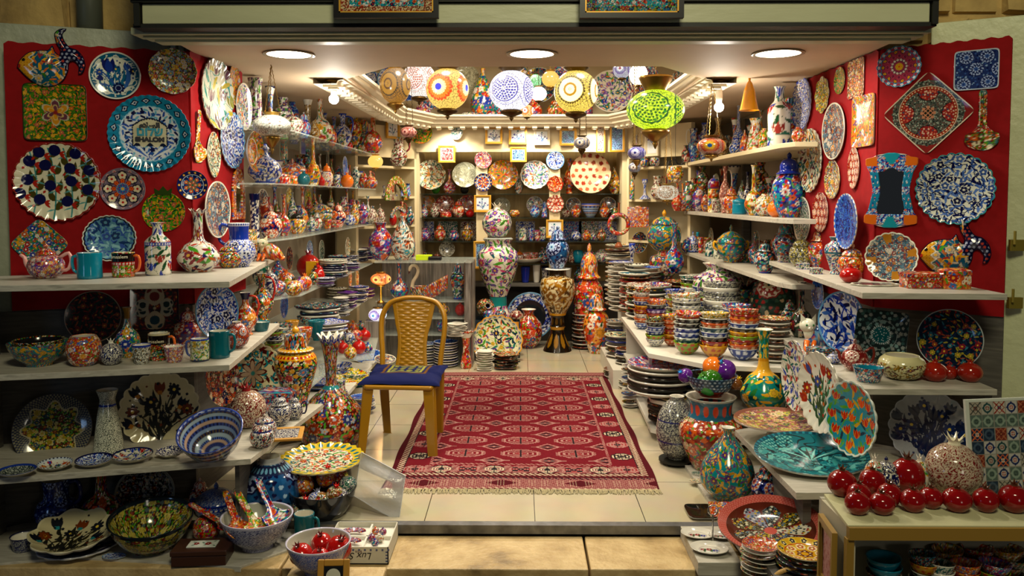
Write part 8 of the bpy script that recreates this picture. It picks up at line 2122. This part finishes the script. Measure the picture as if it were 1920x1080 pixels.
def mosaic(kind,cols,dark='#241a10'):
 def f(U,V,T,Bz):
  n=len(U); C=np.empty((n,3),np.float32); rg=np.random.default_rng(len(cols)*7+ord(kind[0])); P=centers(rg,-6,6,-3,3,.10); k,x,y=nearest(U,V,P); C[:]=L3(cols[0]); sp=np.hypot(x,y)>.043; C[sp]=L3(cols[0])*.45
  P2=np.array([(a*2*PI/4*1.0-.35,0) for a in range(-4,6)],np.float32); kk,x,y=nearest(U,V,P2,2*PI); r=np.hypot(x,y); a=np.arctan2(y,x)
  if kind == 'sun':
   rr=r*(1-.12*np.abs(np.cos(a*9)))
   for lim,c in ((.62,cols[1]),(.50,cols[2]),(.34,cols[3]),(.15,cols[4])):C[rr<lim]=L3(c)
   C[(r>.3) & (r<.6) & (np.sin(a*26+(r>.45)*1.5)>.8)]=L3(cols[0])*.5
  else:
   for i,rad in enumerate((.16,.28,.40,.52)):C[(np.abs(r-rad)<.042) & (np.sin(a*(8+5*i))>-.1)]=L3(cols[1])
   C[np.abs(r-.64)<.022]=L3(cols[1]); C[(np.abs(r-.85)<.02) & (np.sin(a*40)>-.2)]=L3(cols[1])
   if kind == 'rings':
    C[(r<.58)]=L3(cols[2]); C[np.abs(r-.26)<.05]=L3(cols[3]); C[(np.abs(r-.66)<.05) & (np.sin(a*30)>0)]=L3(cols[1]); C[(np.abs(r-.05)<.01)]=L3(cols[3])
   if kind == 'flower':d=np.abs(r-.62-.07*np.abs(np.cos(a*6))); C[d<.03]=L3(cols[1]); C[(r<.6) & (r>.48) & (np.sin(a*14)>.5)]=L3(cols[2])
  return C
 return f
def lantern(px,py,wpx,hpx,y,pat,e,look,place,ztop=None,capw=.5,fin=.4,top=.12,chains=1,brass=DBRASS,cat='lantern',Yrot=0.0):
 p=onY(px,py,y); m=mpp(p); R,Hh=wpx*m/2,hpx*m/2; root=empty('mosaic_lantern',p,(0,0,Yrot)); nt,nv=int(max(48,min(260,wpx*3))),int(max(24,min(140,hpx*1.5)))
 ph=np.linspace(.32,PI-.32,nv); th=np.linspace(0,2*PI,nt,endpoint=False); T,Pp=np.meshgrid(th,ph); v=np.stack([R*np.sin(Pp)*np.cos(T),R*np.sin(Pp)*np.sin(T),-Hh*np.cos(Pp)],-1).reshape(-1,3)
 U=((T+PI/2+PI) % (2*PI)-PI).ravel().astype(np.float32); V=((Pp-PI/2)).ravel().astype(np.float32)*min(1,Hh/R*1.15); C=pat(U,V,T.ravel(),V)
 i=np.arange(nv-1)[:,None]; j=np.arange(nt)[None]; j2=(j+1) % nt; new_obj('globe',np_mesh('globe',v,np.stack([i*nt+j,i*nt+j2,(i+1)*nt+j2,(i+1)*nt+j],-1).reshape(-1,4),C,raw=True),lampmat(e) if e >= .5 else GLAZE,root)
 r0=R*.34/.95; z0=Hh*math.cos(.32); k=capw*R
 MB().lathe([(r0*1.05,-z0+.01*R),(k,-z0-.06*R),(k*.95,-z0-.16*R),(k*.35,-z0-fin*R*.7),(k*.14,-z0-fin*R*.8),(k*.22,-z0-fin*R*.9),(.002,-z0-fin*R*1.25)],24).build('finial',brass,root,smooth=True)
 MB().lathe([(r0,z0-.03*R),(k*1.15,z0+top*R),(k*1.2,z0+top*R*1.25),(k*.2,z0+top*R*1.4),(.0001,z0+top*R*1.5)],24).build('cap',brass,root,smooth=True)
 zt=(ztop or 3.05)-p.z
 for c in range(chains):
  a=2*PI*c/max(1,chains); x0,y0=(k*1.1*math.cos(a),k*1.1*math.sin(a)) if chains>1 else (0,0); n_=max(2,int((zt-z0)/.012)); cm=MB()
  cm.tube([(x0*(1-i/n_)+(.002 if i % 2 else -.002),y0*(1-i/n_),z0+top*R*1.3+(zt-z0-top*R*1.3)*i/n_) for i in range(n_+1)],.0022,5).build('chain',brass,root)
 return reg(root,look,place,cat,px)
UC='hanging under the raised ceiling'
Cc=['#e8a030','#e8f0ff','#d8e8b0']
lantern(741,160,58,70,5.6,mosaic('rings',['#a8701c','#1c0e04','#b8801c','#5a3008']),1.0,'amber and black striped globe lantern',UC,brass=BRASS,capw=.55,fin=.55)
lantern(786,150,64,66,6.1,mosaic('mandala',['#fff4e8','#c04018','#1818b0']),1.25,'bright white lantern with blue star',UC)
lantern(839,167,80,78,5.4,mosaic('sun',['#d8b050','#c83a0a','#f07010','#ffe8a0','#2030c8']),1.8,'round orange lantern with sunburst medallions',UC)
lantern(959,170,84,76,5.4,mosaic('mandala',['#f4f0f8','#12089a','#5a50c0']),1.5,'white globe lantern with violet-blue rings',UC)
lantern(1080,172,82,80,5.4,mosaic('rings',['#d8b848','#3a2604','#fff0b8','#b07a10']),1.7,'gold and amber ringed globe lantern',UC)
lantern(1229,206,108,76,4.75,mosaic('flower',['#b8d820','#0a4a10','#2a7a14']),1.7,'large flat green and yellow mosaic lantern','hanging before the raised ceiling',3.05,brass=BRASS,capw=.50,fin=.55,top=.38)
lantern(1197,140,34,40,6.2,(lambda U,V,T,B:np.tile(L3('#fff2cc'),(len(U),1))),9,'small blazing warm white lantern',UC)
lantern(1032,148,32,30,6.3,lambda U,V,T,B:np.tile(L3('#f0b850'),(len(U),1)),1.3,'small honey-coloured lantern',UC,brass=BRASS)
lantern(1010,176,30,26,6.0,lambda U,V,T,B:np.tile(L3('#f8f0e0'),(len(U),1)),7,'small plain white lit lantern',UC)
lantern(988,208,24,24,6.2,mosaic('sun',['#f0c880','#e06010','#f09030','#fff','#c03010']),1.5,'tiny orange-speckled lit lantern',UC)
lantern(1004,152,22,26,6.9,mosaic('flower',['#80c888','#107a30','#fff']),2,'small green and white lantern',UC)
lantern(1166,130,34,34,6.6,mosaic('sun',['#c8c8d8','#6a3a9a','#8a8ab8','#fff','#a02050']),.8,'small lilac speckled lantern',UC)
lantern(766,248,30,22,6.0,mosaic('sun',['#c08078','#6a1c24','#b06a60','#c89088','#5a1018']),.25,'small pink mosaic hanging lantern','over the counter by the framed bird tile',chains=3,fin=.9)
lantern(1091,268,31,24,6.0,mosaic('sun',['#a8a098','#3a4a7a','#8a8478','#c0b8b0','#1c2c5a']),.25,'small grey-white hanging lantern','before the large red-circled dish',chains=3,fin=.9)
lantern(1194,287,34,26,5.6,mosaic('sun',['#7a78b0','#2a2a90','#a8a8d0','#c8c8e8','#2a2a80']),.3,'violet-blue hanging lantern','below the large green lantern',chains=3,fin=.9,brass=BRASS)
lantern(1190,314,24,20,5.9,mosaic('sun',['#8a90a0','#3a3a6a','#a8a098','#c8c0b8','#5a3a3a']),.15,'small grey floral hanging lantern','beneath the violet-blue one',chains=3,fin=.9)
lantern(1334,274,54,33,4.9,mosaic('sun',['#b08070','#a02414','#c86a14','#c8a020','#1c4a8a']),.3,'orange and red sunburst hanging lantern','before the top bowl-side shelf',2.24,chains=3,brass=BRASS)
lantern(1251,361,42,28,6.3,mosaic('flower',['#f0e4c8','#8a5a20','#a04a20']),.9,'cream lit lantern with eye-shaped panels','near the second niche board',2.24,chains=3,brass=BRASS)
lantern(510,236,70,42,4.35,mosaic('flower',['#c4c2b2','#8a9088','#6a5a50']),.12,'white crackled mosaic hanging lantern','before the grape-leaf vases',2.235,chains=3,brass=BRASS,fin=.75,capw=.42)
lantern(704,303,28,24,6.9,lambda U,V,T,B:np.tile(L3('#f0b050'),(len(U),1)),1.6,'small amber lit lamp','over the chair-side second glass shelf end',2.24,brass=BRASS)
for px,py,w_,h_,cols,e,lk in ((714,523,38,22,['#e88030','#a83008','#e89040','#f8c060','#802008'],1.6,'orange lit mosaic table lamp'),(708,590,34,24,['#f0e8f0','#6a3ab0','#b0a0e0','#ffffff','#3a9ac0'],1.3,'white and violet lit mosaic lamp')):
 z0=.588 if py<560 else .436; p=online(px,(-1,7.0),(1,7.0),z0); q=onY(px,py,7.0)
 o=lantern(px,py,w_,h_,7.0,mosaic('sun',cols),e,lk,'standing inside the grey counter',q.z+.14,brass=BRASS,capw=.45,fin=.3,cat='lamp'); hz=z0-q.z if py<560 else -.10
 MB().lathe([(.0001,hz),(.035,hz),(.03,hz+.015),(.008,hz+.03),(.012,hz*.6),(.007,hz*.5),(.014,-h_*mpp(q)*.45)],16).build('stem',BRASS,o,smooth=True)
light('counter_lamp_light','POINT',onY(714,545,6.9),1.6,(1,.55,.2),.05)
tag(MB().box(-1.36,-1.2,6.92,7.08,0,.436).build('lamp_plinth',GREYW),'small plinth under the violet lamp','plinth')
p=onY(1405,178,4.9); m=mpp(p); root=empty('glass_bell',p); h=58*m
MB().lathe([(19*m,-h/2),(17*m,-h/2+.006),(13*m,-h*.15),(10*m,h*.15),(5*m,h*.38),(2*m,h*.45),(2.5*m,h*.55)],32).build('bell',mat('amber glass','#c07a08',rough=.08,emit=.12,coat=.3),root,smooth=True)
MB().tube([(0,0,h*.5),(0,0,2.24-p.z)],.003,6).build('hook',BRASS,root); reg(root,'amber glass bell','hanging from the ceiling over the white tulip cone vase','bell',1405)
p=onY(1266,325,6.9); m=mpp(p); o=vessel('pot',Vector((p.x,p.y,p.z-18*m)),32*m,32*m,'yed',name='hanging_pot'); reg(o,'yellow marbled round pot','hanging on a dark hook near the blue lantern','bowl',1266); MB().tube([(-16*m,0,28*m),(-12*m,0,40*m),(0,0,44*m),(4*m,0,36*m),(12*m,0,34*m),(15*m,0,42*m)],.006,8).tube([(0,0,44*m),(0,0,2.24-p.z+18*m)],.002,6).build('hook',BLACK,o)
# rug
XA,XB,YA,YB=-.72,.73,4.08,6.86; nx,ny=280,470; gx=(np.arange(nx)+.5)/nx*(XB-XA); gy=(np.arange(ny)+.5)/ny*(YB-YA); X,Y=np.meshgrid(gx,gy); W0,H0=XB-XA,YB-YA
pal=['#600f1a','#440b14','#936a64','#1c161a','#b09e86','#7c2a2e','#b8a88c']; A=np.zeros(X.shape,int); D=np.minimum(X,W0-X); EY=np.minimum(Y-.17,H0-.12-Y); E=np.minimum(D,EY)
A[(np.sin(X*330)*np.sin(Y*90)>.93)]=1
def octo(cx,cy,a,b,c0,c1,c2,mask=None):
 dx,dy=np.abs(X-cx)/a,np.abs(Y-cy)/b; o=np.maximum(np.maximum(dx,dy),(dx+dy)*.72)
 A[(o<1.12) & (o>1.0) & ((np.floor(X*80)+np.floor(Y*80)) % 2 == 0)]=c1; A[o<1.0]=c1; A[o<.90]=c0; A[(o<.72) & (o>.62)]=c1; A[(o<.45) & (o>.36)]=c1; A[(o<.3)]=c2; A[o<.12]=c1; A[(o<.95) & (dx<.04)]=3
fx0,fy0,fy1=.235,.45,H0-.28; cw=(W0-2*fx0)/3
for i in range(3):
 for j in range(8):octo(fx0+cw*(i+.5),fy0+(fy1-fy0)*(j+.5)/8,.105,.068,0,2,5)
for i in range(4):
 for j in range(9):
  cx,cy=fx0+cw*i,fy0+(fy1-fy0)*j/8; d=np.abs(X-cx)/.07+np.abs(Y-cy)/.06; q=(X>fx0-.02) & (X<W0-fx0+.02)
  A[q & (np.abs(d-1)<.12)]=2; A[q & (np.abs(d-.5)<.15)]=3; A[q & (d<.2)]=2; A[q & (np.abs(Y-cy)<.004) & (np.abs(X-cx)<.1)]=2
bm=(E<.225); A[bm]=0; ms=bm & (E>.205) & (np.floor(X*70+Y*70) % 2 == 0); A[ms]=2; ms=bm & (E<.03) ; A[ms]=1; A[bm & (E>.03) & (E<.065) & (((X+Y)*34) % 1<.45)]=4; A[bm & (E>.03) & (E<.065) & (((X+Y)*34) % 1>.8)]=3; A[bm & (E>.066) & (E<.072)]=3
k=0
for j in range(11):
 for cx in (.135,W0-.135):
  cy=.30+(H0-.12-.13-.30)*j/10; octo(cx,cy,.062,.055,4 if j % 2 else 5,3 if j % 2 else 2,3); d=(np.abs(np.abs(X-cx)-.03)<.014) & (np.abs(np.abs(Y-cy)-.025)<.010); A[d]=3 if j % 2 else 2
for i in range(1,8):
 for cy in (.30,H0-.25):
  cx=.135+(W0-.27)*i/8; octo(cx,cy,.06,.055,4 if i % 2 else 5,3 if i % 2 else 2,3); d=(np.abs(np.abs(X-cx)-.03)<.016) & (np.abs(np.abs(Y-cy)-.022)<.010); A[d]=2 if i % 2 else 3
for i in range(8):
 cx=.135+(W0-.27)*(i+.5)/8
 for cy in (.30,H0-.25):q=(np.abs(X-cx)<.022) & (np.abs(Y-cy)<.06) & (((X+Y)*60) % 1<.5); A[q]=2
q=Y<.17; A[q]=0; A[q & ((np.abs(((X*2.4) % 1)-.5)*.5+np.abs(Y-.085)*2.2)*26 % 1<.5)]=2; A[q & ((np.abs(((X*2.4) % 1)-.5)*.5+np.abs(Y-.085)*2.2)<.10)]=1; A[q & (np.abs(Y-.085)<.05) & ((X*60) % 1<.2) & ((Y*60) % 1<.3)]=4
A[(Y<.02) & (((X+Y)*30) % 1<.4)]=4; A[(Y>.15) & (Y<.17) & (((X+Y)*30) % 1<.5)]=3; q=Y>H0-.12; A[q]=0; A[q & (((X*40) % 1<.5) ^ ((Y*40) % 1<.5))]=2; A[D<.012]=1
vx,vy=np.meshgrid(np.linspace(XA,XB,nx+1),np.linspace(YA,YB,ny+1)); edge=.006*np.sin(vy*9)*(np.abs(vx-.005)>.71); vz=.008+.0025*np.sin(vx*5+vy*2.1); v=np.stack([vx+edge,vy,vz],-1).reshape(-1,3); i=np.arange(ny)[:,None]; j=np.arange(nx)[None]; N=nx+1
me=np_mesh('rug',v,np.stack([i*N+j,i*N+j+1,(i+1)*N+j+1,(i+1)*N+j],-1).reshape(-1,4),None,False,A.ravel())
for c in pal:me.materials.append(mat('wool ' +c,c,rough=.95,spec=.1))
rug=new_obj('rug',me); sm=rug.modifiers.new('s','SOLIDIFY'); sm.thickness=.007; tag(rug,'dark red knotted rug with rows of octagonal medallions in the aisle','rug')
fr=MB(); rg=random.Random(3)
for i in range(520):
 x=XA+(XB-XA)*i/520; dx=rg.uniform(-.012,.012); L=rg.uniform(.035,.06); fr.tube([(x,YA+.003,.006),(x+dx*.5,YA-L*.5,.008+rg.uniform(0,.004)),(x+dx,YA-L,.003)],.0019,4)
o=fr.build('fringe',mat('raw cotton fringe','#a89c78',rough=.9),rug); o['kind']='stuff'; o['label']='cream cotton fringe along the rug edge'
# plastic chair
ch=empty('plastic_chair',(-.705,4.86,0),(0,0,-.07)); tag(ch,'ochre-yellow plastic chair with woven-look backrest standing beside the rug','chair'); YC=mat('ochre plastic','#906508',rough=.3,spec=.5,coat=.15)
for sx in (-1,1):
 for (xt,yt,zt,xb,yb,nm) in ((.185,-.17,.40,.215,-.235,'leg'),(.18,.17,.42,.17,.235,'leg')):
  n_=8; vs=[]; fs=[]
  for i in range(n_+1):
   t=i/n_; cx,cy,cz=sx*(xt+(xb-xt)*t),yt+(yb-yt)*t,zt*(1-t); w1,w2=.040-.010*t,.026-.004*t
   vs += [(cx-sx*w1,cy-w2,cz),(cx+sx*w1*.6,cy-w2,cz),(cx+sx*w1*.9,cy,cz),(cx+sx*w1*.6,cy+w2,cz),(cx-sx*w1*.3,cy+w2,cz),(cx-sx*w1*.2,cy,cz)]
  for i in range(n_):
   for j in range(6):a,b=i*6+j,i*6+(j+1) % 6; fs.append((a,b,b+6,a+6))
  fs += [tuple(range(6)),tuple(range(n_*6+5,n_*6-1,-1))]; MB().add(vs,fs).build('leg',YC,ch,bevel=.004)
MB().prism([(-.20,-.215),(.20,-.215),(.225,-.15),(.20,.19),(-.20,.19),(-.225,-.15)],.385,.41).build('seat',YC,ch,bevel=.01)
HP=[(-.185,.17,.40),(-.19,.20,.52),(-.205,.235,.66),(-.20,.26,.76),(-.155,.28,.835),(-.07,.287,.865),(0,.288,.87)]; HP=HP+[(-x,y,z) for x,y,z in HP[-2::-1]]
q=spline([(a+1,c) for a,b,c in HP],50); q2=spline([(b+1,c) for a,b,c in HP],50); d_=np.linspace(0,1,50)
pts=[]
for i in range(len(HP)-1):
 for t in np.linspace(0,1,6,endpoint=False):a,b=HP[i],HP[i+1]; a0,b1=HP[max(0,i-1)],HP[min(len(HP)-1,i+2)]; pts.append(tuple(.5*(2*a[k]+(b[k]-a0[k])*t+(2*a0[k]-5*a[k]+4*b[k]-b1[k])*t*t+(3*a[k]-a0[k]-3*b[k]+b1[k])*t**3) for k in range(3)))
pts.append(HP[-1]); MB().tube(pts,.027,12,flat=.62).build('back_frame',YC,ch,smooth=True)
nu,nv=56,120; vs=[]
for i in range(nv):
 t=i/(nv-1); z=.42+.425*t; y=.185+.10*t**.9; wd=.106-.014*math.sin(min(1,t*1.5)*PI)+.10*max(0,t-.5)**1.4
 for j in range(nu):
  s=-1+2*j/(nu-1); row_=int(t*26); h=.0045*abs(math.sin(t*26*PI))**.6*(.55+.45*math.cos((s*3.2+(row_ % 2))*PI)) if abs(s)<.8 else .005
  vs.append((s*wd,y-.006-h+.012*s*s,z))
v=np.array(vs); f=[(i*nu+j,i*nu+j+1,(i+1)*nu+j+1,(i+1)*nu+j) for i in range(nv-1) for j in range(nu-1)]
o=new_obj('backrest',np_mesh('backrest',v,np.array(f)),YC,ch); sm=o.modifiers.new('s','SOLIDIFY'); sm.thickness=-.008
nu=60; X,Y=np.meshgrid(np.linspace(-1,1,nu),np.linspace(-1,1,nu)); edge=np.clip(1-np.maximum(np.abs(X),np.abs(Y))**6,0,1)**.5; rg=np.random.default_rng(2); wr=.003*np.sin(X*9+Y*4)*np.sin(Y*7)
cu_=lambda sgn:np.stack([X*(.225+.012*np.abs(Y)**3)*(1+.05*(Y<0)*-Y),Y*.195+.0,.432+sgn*edge*(.026 if sgn>0 else .012)+wr-.045*np.clip(-Y-.55,0,1)**1.3-.02*np.abs(X)**3*(Y<0)+.012*np.abs(X*Y)**2],-1).reshape(-1,3)
v=np.vstack([cu_(1),cu_(-1)]); i=np.arange(nu-1)[:,None]; j=np.arange(nu-1)[None]; f=np.stack([i*nu+j,i*nu+j+1,(i+1)*nu+j+1,(i+1)*nu+j],-1).reshape(-1,4); f=np.vstack([f,f[:,::-1]+nu*nu])
C=np.tile(L3('#1c2250'),(len(v),1)); U,V=np.tile(X.ravel(),2),np.tile(Y.ravel(),2); top=np.arange(len(v))<nu*nu; e=np.maximum(np.abs(U)/.62,np.abs(V-.25)/.6); q=top & (e<1); C[q & (np.abs(e-.92)<.06)]=L3('#6a4a20'); C[q & (np.abs(e-.72)<.05)]=L3('#8a8a40'); C[q & (e<.6) & (np.abs(np.sin(U*14)*np.cos(V*12))>.45)]=L3('#7a7a3a')
cs=new_obj('cushion',np_mesh('cushion',v,f,C),CLOTH,None,ch.location,ch.rotation_euler); cs.location.z=.0; tag(cs,'navy blue cushion with embroidered olive panel lying on the yellow chair','cushion')
# cardboard tray and its clear lid
p=onZ(690,1000,0); bx=empty('gift_box',(-.70,3.475,-.048),(0,0,.0)); CB=mat('white cardboard','#c4c0b0',rough=.6); w2,d2,hh=.138,.135,.075
MB().box(-w2,w2,-d2,d2,0,.004).box(-w2,w2,-d2,-d2+.004,0,hh).box(-w2,w2,d2-.004,d2,0,hh).box(-w2,-w2+.004,-d2,d2,0,hh).box(w2-.004,w2,-d2,d2,0,hh).build('tray',CB,bx)
MB().box(-w2+.004,w2-.004,-d2+.004,d2-.004,.045,.05).box(-w2+.004,w2-.004,-.004,.004,.05,.066).box(.018,.026,-d2+.004,d2-.004,.05,.066).build('insert',WHITEC,bx)
cb=MB()
for x in np.linspace(-w2,w2,12):cb.box(x-.004,x+.004,-d2-.0012,-d2,.058,.066)
for z in np.linspace(.01,.05,4):cb.box(w2-.012,w2-.004,-d2-.0012,-d2,z,z+.006)
cb.build('printed_border',glz('#3a4a7a'),bx); textplane('Lux So',.042,'#1c1c24',bx,(.01,-d2-.001,.050),(PI/2,PI,0),shear=.3); textplane('BTVR',.012,'#6a4a4a',bx,(.01,-d2-.001,.060),(PI/2,PI,0))
tag(bx,'open white printed cardboard tray on the stone step','box')
for x,y,r_,lk in ((-.045,.055,.05,'rear'),(-.045,-.05,.05,'front')):
 a0=np.linspace(.15,PI-.15,40); vs=[]; uv=[]
 for rr in np.linspace(.42,1,12):
  for t in a0:vs.append((rr*r_*1.1*math.cos(t),rr*r_*.8*math.sin(t),.012*rr)); uv.append((rr*math.cos(t),rr*math.sin(t)))
 uv=np.array(uv); C=paint(dict(STY['pud'],g='#5a1f48'),uv[:,0],uv[:,1],uv[:,0]*0+.5,uv[:,0],None,4); f=[(i*40+j,i*40+j+1,(i+1)*40+j+1,(i+1)*40+j) for i in range(11) for j in range(39)]
 o=new_obj('fan_dish',np_mesh('fan_dish',vs,np.array(f),C),GLAZE,None,bx.location+Vector((x,y-.02,.056))); sm=o.modifiers.new('s','SOLIDIFY'); sm.thickness=.006; tag(o,'purple fan-shaped dish, the %s one in the white cardboard tray' % lk,'dish')
for x,y,st,lk in ((.05,.05,'ord','orange'),(.085,.04,'pud','purple'),(.045,-.02,'pud','violet and gold'),(.085,-.03,'wor','white and orange'),(.07,-.075,'bud','blue')):
 o=vessel('pom',bx.location+Vector((x,y,.052)),.034,.036,st,dens=1); tag(o,'tiny %s trinket in the white cardboard tray' % lk,'ornament')
ld=empty('plastic_cover',(0,0,0)); CL=mat('crinkled clear plastic','#c8ccd4',rough=.12,alpha=.42,spec=.9,bump=.3); cor=[onY(678,848,3.86),onY(760,892,3.80),onY(748,978,3.72),onY(664,930,3.80)]; bk=[onY(652,868,4.05),onY(735,905,4.0),onY(738,975,3.9),onY(640,965,4.0)]
n=14; vs=[]; 
for i in range(n+1):
 for j in range(n+1):
  s,t=i/n,j/n; q=(cor[0]*(1-s)+cor[1]*s)*(1-t)+(cor[3]*(1-s)+cor[2]*s)*t; q.y += .012*math.sin(t*16+s*2)*math.sin(s*PI)-.03*math.sin(s*PI)*math.sin(t*PI); vs.append(tuple(q))
MB().add(vs,[(i*(n+1)+j,(i+1)*(n+1)+j,(i+1)*(n+1)+j+1,i*(n+1)+j+1) for i in range(n) for j in range(n)]).build('window',CL,ld,smooth=True)
MB().add([tuple(a) for a in cor+bk],[(0,1,5,4),(1,2,6,5),(2,3,7,6),(3,0,4,7)]).build('sides',mat('frosted plastic side','#c0bcb0',rough=.35,alpha=.8),ld); MB().tube([tuple(a) for a in cor],.0022,6,close=True).build('rim',mat('plastic rim','#d8d8d8',rough=.3),ld)
tag(ld,'clear crinkled plastic box lid propped up beside the yellow plate','cover')
finish_labels()
